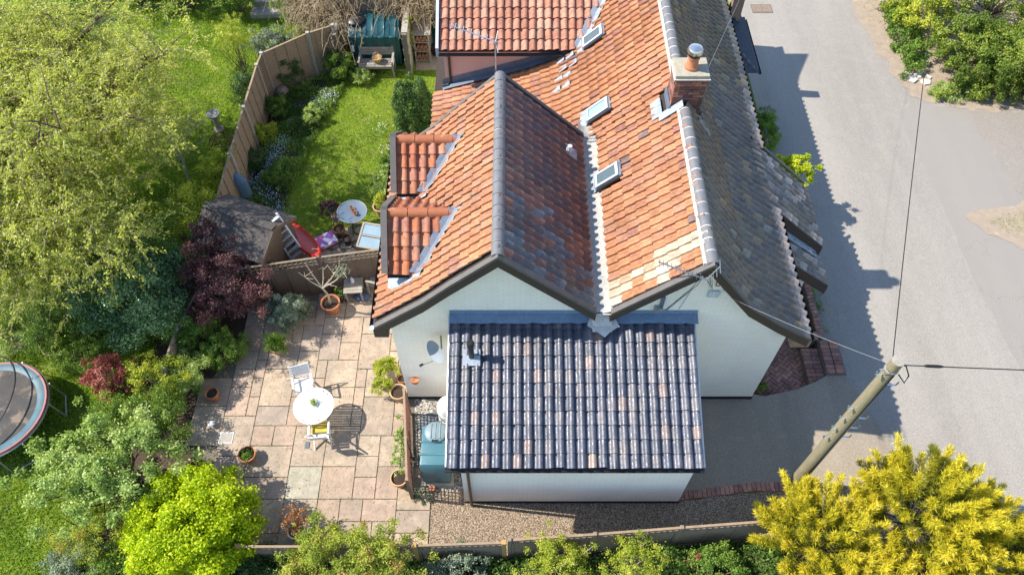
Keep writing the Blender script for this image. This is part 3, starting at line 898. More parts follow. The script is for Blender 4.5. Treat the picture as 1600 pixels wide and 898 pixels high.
# the lead valley between the two roofs and the lead and mortar over the lean-to
b = MB()
ys = np.linspace(YF - 0.02, Y_WING + 0.45, 26)
V, F = [], []
for i, y in enumerate(ys):
    w = 0.5 + 0.5 * math.sin(i * 1.7)
    V += [(1.58, y, 4.50), (1.70 + .02 * w, y, 4.40), (1.86, y, 4.37 + .01 * w), (2.0 - .03 * w, y, 4.42), (2.12, y, 4.52)]
for i in range(len(ys) - 1):
    for k in range(4): F.append((i * 5 + k, i * 5 + k + 1, i * 5 + 6 + k, i * 5 + 5 + k))
b.add(V, F).build('valley_gutter', VALLEY, house, smooth=True)
MB().beam((1.58, YF + .02, 4.50), (1.62, Y_WING, 4.50), 0.07, 0.05).build('valley_fillet', LEAD_DARK, house)
MB().beam((1.86, YF - .04, 4.36), (1.86, WALL_Y - .05, 4.1), 0.42, 0.03).beam((1.86, WALL_Y - .08, 4.12), (1.86, 8.2, 3.9), 0.4, 0.05).build('valley_outlet', MORTAR_W, house, bevel=0.01)

# fascia gutters
def gutter(pts, r, m, part, name='gutter'):
    b = MB(); V, F = [], []
    n = 7
    for p in pts:
        p = Vector(p)
        d = (Vector(pts[-1]) - Vector(pts[0])).normalized(); sd = d.cross(Vector((0, 0, 1))).normalized()
        for k in range(n):
            t = math.pi + math.pi * k / (n - 1)
            V.append(p + sd * r * math.cos(t) + Vector((0, 0, r * math.sin(t))))
    for i in range(len(pts) - 1):
        for k in range(n - 1): F.append((i * n + k, i * n + k + 1, i * n + n + k + 1, i * n + n + k))
    return b.add(V, F).build(name, m, part)
gutter([(-2.92, YF, 3.80), (-2.92, Y_WING, 3.80)], 0.06, BLACK_PLASTIC, house)
gutter([(6.42, YF, 3.31), (6.42, 11.8, 3.31)], 0.06, BLACK_PLASTIC, house)
gutter([(6.42, 14.05, 3.31), (6.42, 21, 3.31)], 0.06, BLACK_PLASTIC, house)
MB().lathe([(0.0, 0), (0.06, 0), (0.06, .02), (0, .02)], 10, (-2.92, YF - .02, 3.79)).build('gutter_end', PALE_GREY, house)

# rooflight windows
for x, y in RL:
    n_ = Vector((-SL.z, 0, SL.x))
    c = Vector((x, y, main_z(x))) + n_ * 0.03
    M = Matrix((Vector((0, -1, 0)), SL, n_)).transposed()
    def put(bm_, lc, s): bm_.box(c + M @ Vector(lc), s, M)
    W, Lh, t = 0.40, 0.64, 0.055
    fr = MB(); put(fr, (0, 0, 0.03), (W + .10, Lh + .10, 0.05)); fl = fr
    rl = fr.build('rooflight', LEAD_DARK, house)
    for nm, lc, s in (('frame_side', (-(W - t) / 2, 0, .082), (t, Lh, .05)), ('frame_side', ((W - t) / 2, 0, .082), (t, Lh, .05)),
                      ('frame_head', (0, (Lh - .075) / 2, .082), (W - 2 * t, .075, .05)), ('frame_foot', (0, -(Lh - .06) / 2, .082), (W - 2 * t, .06, .05))):
        q = MB(); put(q, lc, s); q.build(nm, PALE_GREY, rl, bevel=0.006)
    q = MB(); put(q, (0, -.005, .075), (W - 2 * t, Lh - .135, .02)); q.build('pane', GLASS_SKY if y != 14.02 else GLASS_PALE, rl)
    q = MB(); put(q, (0, -Lh / 2 - .13, 0.045), (W + .14, .2, .02)); q.build('lead_apron', LEAD, rl)
    q = MB(); put(q, (W / 2 + .055, .05, 0.05), (.05, Lh + .1, .06)); q.build('side_flashing', BLACK_PLASTIC, rl)

# soil pipe through the valley-side slope, patch of lead slates by the rear rooflight
sv = Vector((1.3, 12.35, 4.86))
MB().tube([sv - Vector((0, 0, .15)), sv + Vector((0, 0, .22))], 0.055, 10).build('vent_pipe', PALE_GREY, house, smooth=True)
un = Vector((WR[1][0] - WR[0][0], 0, WR[1][1] - WR[0][1])).normalized()
MB().box(sv + Vector((.05, 0, .02)), (.34, .3, .02), Matrix((un, Vector((0, 1, 0)), un.cross(Vector((0, 1, 0))))).transposed()).build('pipe_flashing', LEAD, house)
for i in range(8):
    p = Vector((1.55 - .12 * (i // 2) + random.uniform(-.05, .05), 16.6 - .35 * (i % 4), 0)); p.z = main_z(p.x) + .075
    MB().box(p, (.26, .16, .012), Matrix((SL, Vector((0, 1, 0)), SL.cross(Vector((0, 1, 0))))).transposed()).build('lead_slate', LEAD, house)

# chimney, brick by brick
cx0, cx1, cy0, cy1, cz0, cz1 = 3.44, 4.12, 12.70, 13.26, 5.0, 6.72
chim = MB().b2(cx0 + .02, cx1 - .02, cy0 + .02, cy1 - .02, cz0, cz1).build('chimney', mat('chimney_mortar', (0.42, 0.37, 0.31), None, 20, 0.95), house)
CB = brick_mesh(0.226, 0.10, 0.064)
CBH = brick_mesh(0.113, 0.10, 0.064)
cpal = [(0.24, 0.095, 0.065), (0.20, 0.08, 0.06), (0.28, 0.115, 0.075), (0.15, 0.075, 0.065), (0.10, 0.06, 0.06), (0.30, 0.14, 0.09)]
z = cz0 + .30; row = 0
while z < cz1 - .06:
    outs = 0.0 if z < cz1 - .15 else 0.03
    for f, (a0, a1) in (('f', (cx0, cx1)), ('l', (cy0, cy1)), ('r', (cy0, cy1)), ('b', (cx0, cx1))):
        if f == 'b' and z < 6.1: continue
        a = a0 + (0.113 if row % 2 else 0.0)
        if row % 2: cells = [(a0 + .0565, CBH)]
        else: cells = []
        while a + .2 < a1 + .02: cells.append((a + .113, CB)); a += .226
        if a1 - a > .09: cells.append((a + .0565, CBH))
        for cen, me in cells:
            if f == 'f': lay(chim, me, (cen, cy0 + .048 - outs, z), 0, cpal)
            elif f == 'b': lay(chim, me, (cen, cy1 - .048 + outs, z), 0, cpal)
            elif f == 'l': lay(chim, me, (cx0 + .047 - outs, cen, z), R(90), cpal)
            else: lay(chim, me, (cx1 - .047 + outs, cen, z), R(90), cpal)
    z += .075; row += 1
MB().b2(cx0 - .045, cx1 + .045, cy0 - .045, cy1 + .045, cz1 - .055, cz1 - .03).build('mortar_course', MORTAR_W, chim)
MB().b2(cx0 - .02, cx1 + .02, cy0 - .02, cy1 + .02, cz1 - .028, cz1 + .05).build('capping', mat('mossy_capping', (0.40, 0.36, 0.28), (0.28, 0.26, 0.2), 9, 0.95, bump=0.9, bscale=30, c3=(0.36, 0.26, 0.1), s3=6, t3=0.58), chim, bevel=0.015)
pc = (3.78, 12.96, cz1 + .05)
MB().lathe([(.15, 0), (.15, .05), (.125, .08), (.115, .24), (.135, .26), (.135, .32), (.10, .32)], 20, pc).build('chimney_pot', TERRACOTTA, chim, smooth=True)
MB().lathe([(.10, .30), (.145, .33), (.15, .36), (.15, .38), (.10, .38)], 20, pc).build('cowl_band', BLACK_PLASTIC, chim, smooth=True)
MB().lathe([(.13, .385), (.155, .39), (.16, .46), (.14, .5), (.08, .525), (0.0, .53)], 20, pc).build('cowl', STEEL, chim, smooth=True)
for i in range(5):
    p = Vector((3.20 - .0 * i, 12.68 + .11 * i, 0)); p.z = main_z(p.x) + .08
    MB().box(p, (.27, .105, .02), Matrix((SL, Vector((0, 1, 0)), SL.cross(Vector((0, 1, 0))))).transposed()).build('lead_flashing', LEAD, chim)
p = Vector((3.45, 12.58, 0)); p.z = main_z(3.45) + .09
MB().box(p, (.62, .2, .02), Matrix((SL, Vector((0, 1, 0)), SL.cross(Vector((0, 1, 0))))).transposed()).build('lead_flashing', LEAD, chim)
MB().b2(3.405, 3.436, 12.66, 13.3, 5.6, 5.95).build('lead_flashing', LEAD_DARK, chim)
MB().beam((4.1, 12.6, 5.68), (4.45, 12.6, 5.2), 0.25, 0.02).build('lead_flashing', LEAD_DARK, chim)

# gabled dormers on the garden side
DC, DG = 0.214, 0.29
for yr, ye in DORMERS:
    w = yr - ye
    d = MB().prism([(yr - w + .18, 3.6), (yr - w + .18, D_EAVE + .04), (yr, D_RIDGE - .14), (yr + w - .18, D_EAVE + .04), (yr + w - .18, 3.6)], -2.52, -1.3, 'x').build('dormer', CREAM_WALL, house)
    sk = lambda p: p.x > -2.50 and wing_z(p.x - .08) > p.z
    tf = lay_tiles([(-2.53, yr - .02, D_RIDGE), (-2.53, ye - .02, D_EAVE)], (1, 0, 0), 8, DC, DG, sk)
    tb = lay_tiles([(-2.53 + 8 * DC, yr + .02, D_RIDGE), (-2.53 + 8 * DC, yr + w + .02, D_EAVE)], (-1, 0, 0), 8, DC, DG, sk)
    red = [(0.36, 0.12, 0.055), (0.31, 0.10, 0.05), (0.40, 0.16, 0.085), (0.34, 0.14, 0.09)]
    emit(tf + tb, d, 'pantile', DC, DG, TILE_O, TILE_V, lambda o, r, k: pick(red), 300, amp=0.055)
    S1 = [(yr, D_RIDGE - .06), (ye + .02, D_EAVE - .06)]
    MB().prism([(yr, D_RIDGE - .03), (ye, D_EAVE - .03), (ye, D_EAVE - .07), (yr, D_RIDGE - .08), (yr + w, D_EAVE - .07), (yr + w, D_EAVE - .03)], -2.5, -1.75, 'x').build('deck', DECK, d)
    of = offset_of(d)
    for k in range(4):
        o = link('ridge_tile', RR, d)
        o.location = (-2.53 + .415 * k - of.x, yr - of.y, D_RIDGE - .01 - of.z)
        o.rotation_euler = (0, 0, -R(90))
    for sgn in (-1, 1):
        pa, pb = Vector((-2.60, yr, D_RIDGE + .10)), Vector((-2.60, yr + sgn * (w + .03), D_EAVE + .05))
        MB().beam(pa, pb, 0.13, 0.15).build('verge', VERGE_GREY, d)
    gutter([(-2.56, ye - .05, D_EAVE), (-1.85, ye - .05, D_EAVE)], 0.05, BLACK_PLASTIC, d)
    # lead valley on the camera side and the apron at the foot
    def vz(y): return D_RIDGE - (yr - y) * (D_RIDGE - D_EAVE) / w
    def vx(zz):
        lo, hi = -2.86, -0.31
        for _ in range(30):
            mid = (lo + hi) / 2
            if wing_z(mid) < zz: lo = mid
            else: hi = mid
        return lo
    V = []; F = []
    for i in range(19):
        y = yr + .02 - (w + .06) * i / 18
        x = vx(vz(y) + .02)
        zz = wing_z(x)
        V += [(x - .16, y + .02, vz(y) + .125), (x - .03, y, zz + .10), (x + .06, y - .03, wing_z(x + .06) + .115), (x + .09 + random.uniform(-.03, .05), y - .03, wing_z(x + .09) + .09)]
    for i in range(18):
        for k in range(2): F.append((i * 4 + k, i * 4 + k + 1, i * 4 + 5 + k, i * 4 + 4 + k))
    MB().add(V, F).build('lead_valley', LEAD_MID, d)
    MB().add(V, [(i * 4 + 2, i * 4 + 3, i * 4 + 7, i * 4 + 6) for i in range(18)]).build('mortar_fillet', VALLEY, d)
    ap = MB()
    x = vx(D_EAVE)
    ap.add([(x + .1, ye - .02, wing_z(x + .1) + .09), (-2.62, ye - .02, wing_z(-2.62) + .11), (-2.62, ye + .2, wing_z(-2.62) + .11), (x + .1, ye + .2, wing_z(x + .1) + .09),
            (x + .05, ye - .2, wing_z(x + .05) + .1), (-2.5, ye - .16, wing_z(-2.5) + .11)], [(0, 1, 2, 3), (4, 5, 1, 0)]).build('lead_apron', LEAD, d)
    wn = MB().b2(-2.55, -2.52, yr - .42, yr + .42, 3.95, 4.62).build('window', WHITE_PAINT, d)
    MB().b2(-2.56, -2.551, yr - .37, yr - .03, 4.0, 4.57).build('pane', GLASS_SKY, d)
    MB().b2(-2.56, -2.551, yr + .03, yr + .37, 4.0, 4.57).build('pane', GLASS_SKY, d)

# ------------------------------------------------------------------ the lean-to in front of the gable
EX0, EX1, EY0 = -1.08, 3.84, 5.95
lean = MB().prism([(EY0, -0.05), (EY0, 2.84), (WALL_Y, 3.80), (WALL_Y, -0.05)], EX0, EX1, 'x').build('lean_to', WHITE_WALL, house)
MB().b2(EX0 - .015, EX1 + .015, EY0 - .015, EY0, -0.05, 0.09).build('plinth', PLINTH, lean)
MB().b2(EX0 - .015, EX0, EY0, WALL_Y, -0.05, 0.09).build('plinth', PLINTH, lean)
MB().b2(EX1, EX1 + .015, EY0, WALL_Y, -0.05, 0.09).build('plinth', PLINTH, lean)
XC, XG = 0.2115, 0.281
prof = [(-1.30, 8.50, 3.90), (-1.30, 5.63, 2.965)]
slope = Vector((0, prof[0][1] - prof[1][1], prof[0][2] - prof[1][2])).normalized()
MB().prism([(8.61, 3.86), (5.66, 2.90), (5.66, 2.95), (8.61, 3.92)], -1.27, 3.78, 'x').build('deck', DECK, lean)
glz = [(0.062, 0.068, 0.092), (0.072, 0.075, 0.098), (0.05, 0.058, 0.084), (0.105, 0.098, 0.112), (0.15, 0.11, 0.105), (0.24, 0.18, 0.145)]
def col_lean(o, r, k):
    wt = [6, 6, 5, 4, 0.9, 0.08 if r > 1 else 0.9]
    return pick(glz, wt)
tx = lay_tiles(prof, (1, 0, 0), 24, XC, XG, None, jit=0.013)
emit(tx, lean, 'glazed_pantile', XC, XG, GLAZED, GLAZED_V, col_lean, 300, amp=0.062)
V, F = [], []
xs = np.linspace(-1.30, 3.86, 40)
for i, x in enumerate(xs):
    j = random.uniform(-.015, .015)
    V += [(x, WALL_Y - .012, 4.10), (x, WALL_Y - .03, 4.02), (x, 8.36 + j, 3.975 + .006 * math.sin(i * 2.1))]
for i in range(39):
    for k in range(2): F.append((i * 3 + k, i * 3 + k + 1, i * 3 + 4 + k, i * 3 + 3 + k))
MB().add(V, F).build('lead_flashing', LEAD_BLUE, lean, smooth=True)
MB().add([(1.62, 8.5, 4.03), (2.12, 8.5, 4.03), (2.22, 8.28, 3.99), (2.02, 8.16, 3.965), (1.9, 8.05, 3.93), (1.78, 8.14, 3.96), (1.55, 8.3, 3.99)], [(0, 1, 2, 3, 4, 5, 6)]).build('mortar_patch', MORTAR_W, lean)
gutter([(-1.33, 5.60, 2.93), (3.82, 5.60, 2.93)], 0.055, BLACK_PLASTIC, lean)
MB().b2(EX0 - .1, EX1 - .02, 5.66, 5.70, 2.76, 2.92).build('fascia', mat('rusty_fascia', (0.42, 0.36, 0.30), (0.32, 0.24, 0.18), 9, 0.8, c3=(0.22, 0.12, 0.07), s3=6, t3=0.56), lean)
MB().prism([(5.66, 2.86), (8.6, 3.82), (8.6, 3.92), (5.66, 2.96)], 3.785, 3.83, 'x').build('verge_board', WHITE_PAINT, lean)
MB().prism([(5.66, 2.86), (8.6, 3.82), (8.6, 3.92), (5.66, 2.96)], -1.33, -1.285, 'x').build('verge_board', WHITE_PAINT, lean)
MB().tube([(-0.93, 5.62, 2.86), (-0.93, 5.75, 2.72), (-0.93, 5.88, 2.62), (-0.93, 5.88, 0.04)], 0.036, 8).build('downpipe', BROWN_PLASTIC, lean, smooth=True)
# soil vent through the lean-to roof
vp = Vector((-0.83, 7.72, 3.70))
MB().tube([vp, vp + Vector((0, 0, .55))], 0.06, 12).build('vent_pipe', BLACK_PLASTIC, lean, smooth=True)
MB().lathe([(.075, .46), (.08, .50), (.08, .58), (.05, .62), (0, .62)], 12, vp).build('vent_cowl', BLACK_PLASTIC, lean, smooth=True)
MB().box(vp + Vector((0, -.02, .02)), (.36, .34, .02), Matrix.Rotation(math.atan2(slope.z, slope.y), 3, 'X')).build('vent_flashing', LEAD, lean)
# vent cover, floodlight and cable on the gable
MB().b2(3.92, 4.16, WALL_Y - .05, WALL_Y, 4.62, 4.84).build('vent_cover', mat('pale_vent', (0.62, 0.68, 0.70), None, 5), house, bevel=0.03)
MB().tube([(3.72, WALL_Y - .01, 5.4), (3.60, WALL_Y - .012, 5.0), (3.45, WALL_Y - .012, 4.15)], 0.008, 5).build('wall_cable', PALE_GREY, house)
MB().tube([(4.1, WALL_Y - .02, 5.02), (4.02, WALL_Y - .02, 5.0), (4.02, WALL_Y - .02, 5.2)], 0.008, 5).build('wall_cable', CABLE, house)
MB().box((4.20, WALL_Y - .1, 5.02), (.14, .16, .09)).build('floodlight', WHITE_PAINT, house, bevel=0.02)
MB().b2(3.02, 3.10, WALL_Y - .05, WALL_Y, 4.2, 4.62).build('meter_box', LEAD_DARK, house, bevel=0.01)

# ------------------------------------------------------------------ street-side porch roofs (parts of the cottage)
def porch(name, y0, y1, xa, za, xb, zb, wallx, base, cols, ncols_rows):
    wz = za - (za - zb) * (wallx - xa) / (xb - xa) - .1
    p = MB().prism([(5.98, base), (5.98, za - .12), (xa, za - .12), (wallx, wz), (wallx, base)], y0 + .08, y1 - .08, 'y').build(name, CREAM_WALL, house)
    MB().strip([(xa, za), (xb, zb)], -.09, -.03, y0, y1).build('deck', DECK, p)
    n = int((y1 - y0) / .21)
    tl = lay_tiles([(xa, y0, za), (xb, y0, zb)], (0, 1, 0), n, .21, .285, None)
    emit(tl, p, 'dark_pantile', .21, .285, GLAZED_S, GLAZED_V, lambda o, r, k: pick(cols if random.random() < .5 else darkp), 300, amp=0.05)
    MB().strip([(xa, za), (xb + .02, zb - .01)], -.28, 0.06, y0 - .07, y0 - .02).build('bargeboard', BARGE, p)
    MB().strip([(xa, za), (xb + .02, zb - .01)], 0.03, 0.07, y1 - .02, y1 + .08).build('verge', VERGE_GREY, p)
    return p
pc_ = [(0.27, 0.22, 0.20), (0.33, 0.26, 0.215), (0.2, 0.18, 0.18), (0.14, 0.13, 0.14)]
porch('porch', 11.88, 13.98, 6.02, 3.66, 7.84, 2.0, 7.5, -0.34, pc_, 0)
pb = porch('bay_roof', 10.88, 11.80, 6.30, 2.95, 7.84, 1.72, 7.3, -0.34, pc_, 0)
MB().strip([(6.34, 2.93), (7.7, 1.83)], 0.07, 0.10, 11.6, 11.82).build('lead_flashing', LEAD, pb)
bw = MB().b2(6.5, 7.2, 10.93, 10.955, 0.6, 1.6).build('bay_window', WHITE_PAINT, house)
MB().b2(6.56, 6.84, 10.92, 10.929, 0.68, 1.55).build('pane', GLASS_SKY, bw)
MB().b2(6.88, 7.14, 10.92, 10.929, 0.68, 1.55).build('pane', GLASS_SKY, bw)
fp = MB().b2(5.98, 7.0, 18.3, 20.3, -0.1, 2.4).build('far_porch', WHITE_WALL, house)
SLATE = mat('porch_slate', (0.06, 0.065, 0.08), (0.04, 0.045, 0.058), 6, 0.55, 0.4, bump=0.4, bscale=30)
b = MB()
b.add([(6.2, 17.95, 2.42), (7.25, 17.95, 2.42), (7.25, 20.5, 2.42), (6.2, 20.5, 2.42), (6.2, 18.8, 3.2), (6.2, 20.5, 3.2)],
      [(0, 1, 4), (1, 2, 5, 4), (2, 3, 5), (0, 3, 2, 1), (0, 4, 5, 3)]).build('porch_roof', SLATE, fp)
for i in range(7):       # slate courses
    t = i / 7.0
    x0 = 7.25 - 1.05 * t; z0 = 2.42 + .78 * t
    MB().beam((x0 - .07, 17.98 + .85 * t, z0 + .06), (x0 - .07, 20.5, z0 + .06), 0.17, 0.014).build('slate_course', SLATE, fp)
gutter([(7.29, 17.95, 2.42), (7.29, 20.5, 2.42)], .05, BLACK_PLASTIC, fp)
fch = MB().b2(6.62, 6.95, 20.0, 20.3, 2.3, 3.5).build('far_flue_stack', mat('far_flue_brick', (0.3, 0.2, 0.15), None, 9), fp)

# ------------------------------------------------------------------ the pink neighbour behind
ph = thing('neighbour_house', 'pink rendered house with orange pantile roof behind the white cottage', 'house', (0, 17.0, 0))
MB().prism([(-1.86, -0.05), (-1.86, 4.0), (2.6, 4.0), (2.6, -0.05)], Y_PINK, 17.3, 'y').b2(-1.86, -1.6, 17.3, 22.5, -0.05, 4.0).b2(-1.6, 3.0, 17.3, 22.5, 2.0, 3.98).build('wall', PINK_WALL, ph)
pr = MB().prism([(16.78, 4.12), (16.78, 4.18), (22.6, 7.05), (22.6, 6.9)], -1.95, 3.7, 'x').build('roof', DECK, ph)
def skip_pink(p):
    return main_z(p.x) > p.z - 0.08 or p.x > 3.68
tp = lay_tiles([(-1.93, 21.2, pink_z(21.2)), (-1.93, 16.72, pink_z(16.72))], (1, 0, 0), 27, 0.212, 0.30, skip_pink)
emit(tp, pr, 'clay_pantile', 0.212, 0.30, TILE_O, TILE_V, lambda o, r, k: pick([(0.40, 0.18, 0.11), (0.36, 0.15, 0.09), (0.43, 0.21, 0.14), (0.33, 0.14, 0.09)]), 300, amp=0.055)
gutter([(-1.98, 16.68, 4.12), (1.75, 16.68, 4.12)], 0.055, BLACK_PLASTIC, ph)
MB().prism([(16.70, 4.02), (16.70, 4.30), (21.5, 6.70), (21.5, 6.42)], -2.03, -1.95, 'x').build('bargeboard', mat('pale_grey_barge', (0.5, 0.53, 0.58), (0.4, 0.42, 0.46), 5, 0.6), ph)
MB().tube([(-1.8, 16.7, 4.06), (-1.72, 16.85, 3.95), (-1.72, 16.95, 3.8), (-1.72, 16.95, 2.95), (-1.78, 16.9, 2.9), (-1.95, 16.9, 2.86)], 0.035, 8).build('downpipe', BLACK_PLASTIC, ph, smooth=True)
V, F = [], []
for i in range(24):
    x = -1.95 + (1.55 + 1.95) * i / 23
    zz = main_z(x)
    V += [(x, 16.985, zz + .28), (x, 16.97, zz + .10), (x, 16.78, zz + .085)]
for i in range(23):
    for k in range(2): F.append((i * 3 + k, i * 3 + k + 1, i * 3 + 4 + k, i * 3 + 3 + k))
MB().add(V, F).build('lead_flashing', LEAD_DARK, ph)
V, F = [], []
for i in range(14):
    y = 16.75 + 4.2 * i / 13
    zz = pink_z(y)
    x = 1.2
    while main_z(x) < zz and x < 3.6: x += .01
    V += [(x - .16, y, zz + .085), (x + .0, y, zz + .055), (x + .17, y, main_z(x + .17) + .085)]
for i in range(13):
    for k in range(2): F.append((i * 3 + k, i * 3 + k + 1, i * 3 + 4 + k, i * 3 + 3 + k))
MB().add(V, F).build('lead_valley', LEAD, ph)
MB().b2(-2.35, -1.9, 17.15, 19.3, -0.05, 0.9).build('boiler_house', mat('grey_step_concrete', (0.36, 0.36, 0.35), (0.27, 0.27, 0.26), 5, 0.9, bump=0.4), ph, bevel=0.015)

# ------------------------------------------------------------------ fences
def fence(label, pts, height, board_m, post_m, group, trellis=0.0, boards=9, post_w=0.10, battens=2, post_over=0.06, gravel_board=False, lath_m=None):
    """posts at every point; each panel carries overlapping boards (sub-parts) and upright battens"""
    pts = [Vector((p[0], p[1], 0)) for p in pts]
    f = thing('fence', label, 'fence', pts[0], group=group)
    for p in pts:
        MB().b2(p.x - post_w / 2, p.x + post_w / 2, p.y - post_w / 2, p.y + post_w / 2, -0.1, height + post_over).build('post', post_m, f, bevel=0.01)
    for a, c in zip(pts[:-1], pts[1:]):
        d = (c - a).normalized(); L = (c - a).length
        a2, c2 = a + d * post_w / 2, c - d * post_w / 2
        nrm = Vector((d.y, -d.x, 0))
        if nrm.y > 0 and abs(nrm.y) > abs(nrm.x): nrm = -nrm
        h0, h1 = 0.12, height - trellis
        pan = MB().beam(a2 + Vector((0, 0, .07)), c2 + Vector((0, 0, .07)), 0.04, 0.12).build('panel', board_m if not gravel_board else post_m, f)
        bh = (h1 - h0) / boards
        for k in range(boards):
            z = h0 + bh * (k + .5)
            MB().beam(a2 + Vector((0, 0, z)) + nrm * random.uniform(-.003, .003), c2 + Vector((0, 0, z + random.uniform(-.006, .006))), 0.014, bh * 1.12, up=(nrm.x * -.1, nrm.y * -.1, 1)).build('board', board_m, pan)
        for k in range(battens + 2):
            t = k / (battens + 1)
            q = a2.lerp(c2, min(max(t, .015), .985))
            for sg in (1, -1):
                MB().beam(q + nrm * .022 * sg + Vector((0, 0, .12)), q + nrm * .022 * sg + Vector((0, 0, h1)), 0.04, 0.02, up=nrm).build('batten', board_m, pan)
        MB().beam(a2 + Vector((0, 0, h1 + .012)), c2 + Vector((0, 0, h1 + .012)), 0.055, 0.022).build('capping', board_m, pan)
        if trellis:
            MB().beam(a2 + Vector((0, 0, height)), c2 + Vector((0, 0, height)), 0.05, 0.03).build('top_rail', lath_m or board_m, pan)
            MB().beam(a2 + Vector((0, 0, height - trellis * .5)), c2 + Vector((0, 0, height - trellis * .5)), 0.02, 0.028).build('trellis_lath', lath_m or board_m, pan)
            n = int(L / 0.13)
            for k in range(1, n):
                q = a2.lerp(c2, k / n)
                MB().beam(q + Vector((0, 0, h1 + .02)), q + Vector((0, 0, height - .012)), 0.03, 0.02, up=nrm).build('trellis_lath', lath_m or board_m, pan)
    return f
fence('tan panel fence with pale concrete posts along the flower bed', [(-8.0, 13.55), (-8.0, 15.4), (-7.98, 17.3), (-7.95, 19.2), (-7.9, 19.75), (-6.6, 20.75), (-5.85, 21.15)], 1.68, WOOD_TAN, POST_CONC, None, 0.0, 9, 0.11, 3)
fence('dark brown panel fence with square trellis top between patio and lawn', [(-7.6, 11.35), (-6.75, 11.5), (-5.0, 11.82), (-3.2, 12.12)], 1.60, WOOD_DARK, WOOD_DARK, None, 0.30, 10, 0.09, 3, lath_m=WOOD_OLD)
fence('grey brown fence with trellis top beside the gravel strip', [(-5.75, 4.62), (-3.9, 4.62), (-2.05, 4.64), (-0.17, 4.70)], 1.15, WOOD_OLD, WOOD_NEW, None, 0.22, 6, 0.1, 2, lath_m=WOOD_TAN)
fence('weathered fence with trellis top running on towards the driveway', [(-0.05, 4.74), (1.75, 4.86), (3.6, 5.0), (5.5, 5.14)], 1.2, WOOD_OLD, WOOD_OLD, None, 0.22, 6, 0.08, 2, lath_m=WOOD_TAN)
fence('old plank fence almost hidden behind the purple and lime shrubs', [(-8.45, 8.9), (-8.4, 10.0), (-8.1, 11.3)], 1.05, WOOD_OLD, POST_CONC, None, 0.0, 8, 0.1, 2)
# brick edging between the driveway and the gravel
edge = thing('brick_edging', 'single row of red bricks edging the driveway beside the gravel', 'edging', (4.8, 6.15, 0))
for k in range(28):
    t = k / 27.0
    x = 3.95 + 2.9 * t
    y = 6.1 + .22 * min(1, t * 1.7)
    lay(edge, PB, (x, y, 0.0), R(90 + random.uniform(-2, 2)))

# ------------------------------------------------------------------ shed and the things beside it
sd = Vector((1.17, -0.47, 0)).normalized(); sp = Vector((sd.y, -sd.x, 0))   # along the ridge; towards the camera side
if sp.y > 0: sp = -sp
so = Vector((-7.05, 12.72, 0))
shed = thing('garden_shed', 'dark timber shed with felted apex roof between the fences', 'shed', so)
LS, WS, ZE, ZR = 1.9, 1.45, 1.72, 2.14
def S(a, b, z): return so + sd * a + sp * b + Vector((0, 0, z))
for k in range(14):
    z0, z1 = k * ZE / 14, (k + 1) * ZE / 14 + .012
    for (a0, b0), (a1, b1) in (((-LS / 2, WS / 2), (LS / 2, WS / 2)), ((LS / 2, WS / 2), (LS / 2, -WS / 2)), ((LS / 2, -WS / 2), (-LS / 2, -WS / 2)), ((-LS / 2, -WS / 2), (-LS / 2, WS / 2))):
        MB().beam(S(a0, b0, (z0 + z1) / 2), S(a1, b1, (z0 + z1) / 2), 0.03, z1 - z0).build('wall_board', WOOD_DARK, shed)
for a in (-LS / 2, LS / 2):
    MB().add([S(a - .012, -WS / 2, ZE), S(a - .012, WS / 2, ZE), S(a - .012, 0, ZR), S(a + .012, -WS / 2, ZE), S(a + .012, WS / 2, ZE), S(a + .012, 0, ZR)], [(0, 1, 2), (5, 4, 3), (0, 3, 4, 1), (1, 4, 5, 2), (2, 5, 3, 0)]).build('gable', WOOD_DARK, shed)
for sg in (1, -1):
    top, bot = 0.0, sg * (WS / 2 + .12)
    sl = (ZR - ZE) / (WS / 2)
    rp = MB()
    for k in range(5):       # overlapping strips of felt
        t0, t1 = k / 5.0, (k + 1) / 5.0 + .04
        V = []
        for a in (-LS / 2 - .1, LS / 2 + .1):
            for t, lift in ((t0, .045), (t1, .055 if k < 4 else .05)):
                bb = bot * min(t, 1.0)
                for hh in (0, -.014): V.append(S(a, bb, ZR - abs(bb) * sl + lift + hh + random.uniform(-.004, .004)))
        rp2 = MB().add(V, [(0, 2, 6, 4), (1, 5, 7, 3), (0, 1, 3, 2), (4, 6, 7, 5), (2, 3, 7, 6), (0, 4, 5, 1)]).build('felt_strip', FELT, shed)
    for a in (-LS / 2 - .11, LS / 2 + .11):
        MB().beam(S(a, 0, ZR), S(a, bot, ZR - abs(bot) * sl), 0.02, 0.1).build('bargeboard', WOOD_DARK, shed)
MB().beam(S(-LS / 2 - .1, 0, ZR + .06), S(LS / 2 + .1, 0, ZR + .06), 0.2, 0.02).build('ridge_felt', FELT, shed)

# ladder leaning on the shed
la, lb = G(466, 402, 0.7), G(424, 340, 2.15)
lad = thing('step_ladder', 'pale aluminium ladder leaning against the dark shed', 'ladder', (la.x, la.y, 0))
ld = (lb - la).normalized(); lw = Vector((ld.y, -ld.x, 0)).normalized() * .19
lw = Vector((.17, .06, 0.12))
for sg in (1, -1):
    MB().beam(la + lw * sg, lb + lw * sg * .9, 0.035, 0.07).build('rail', PALE_GREY, lad)
for k in range(7):
    c = la.lerp(lb, (k + .5) / 7)
    MB().beam(c - lw, c + lw, 0.09, 0.025).build('tread', PALE_GREY, lad)
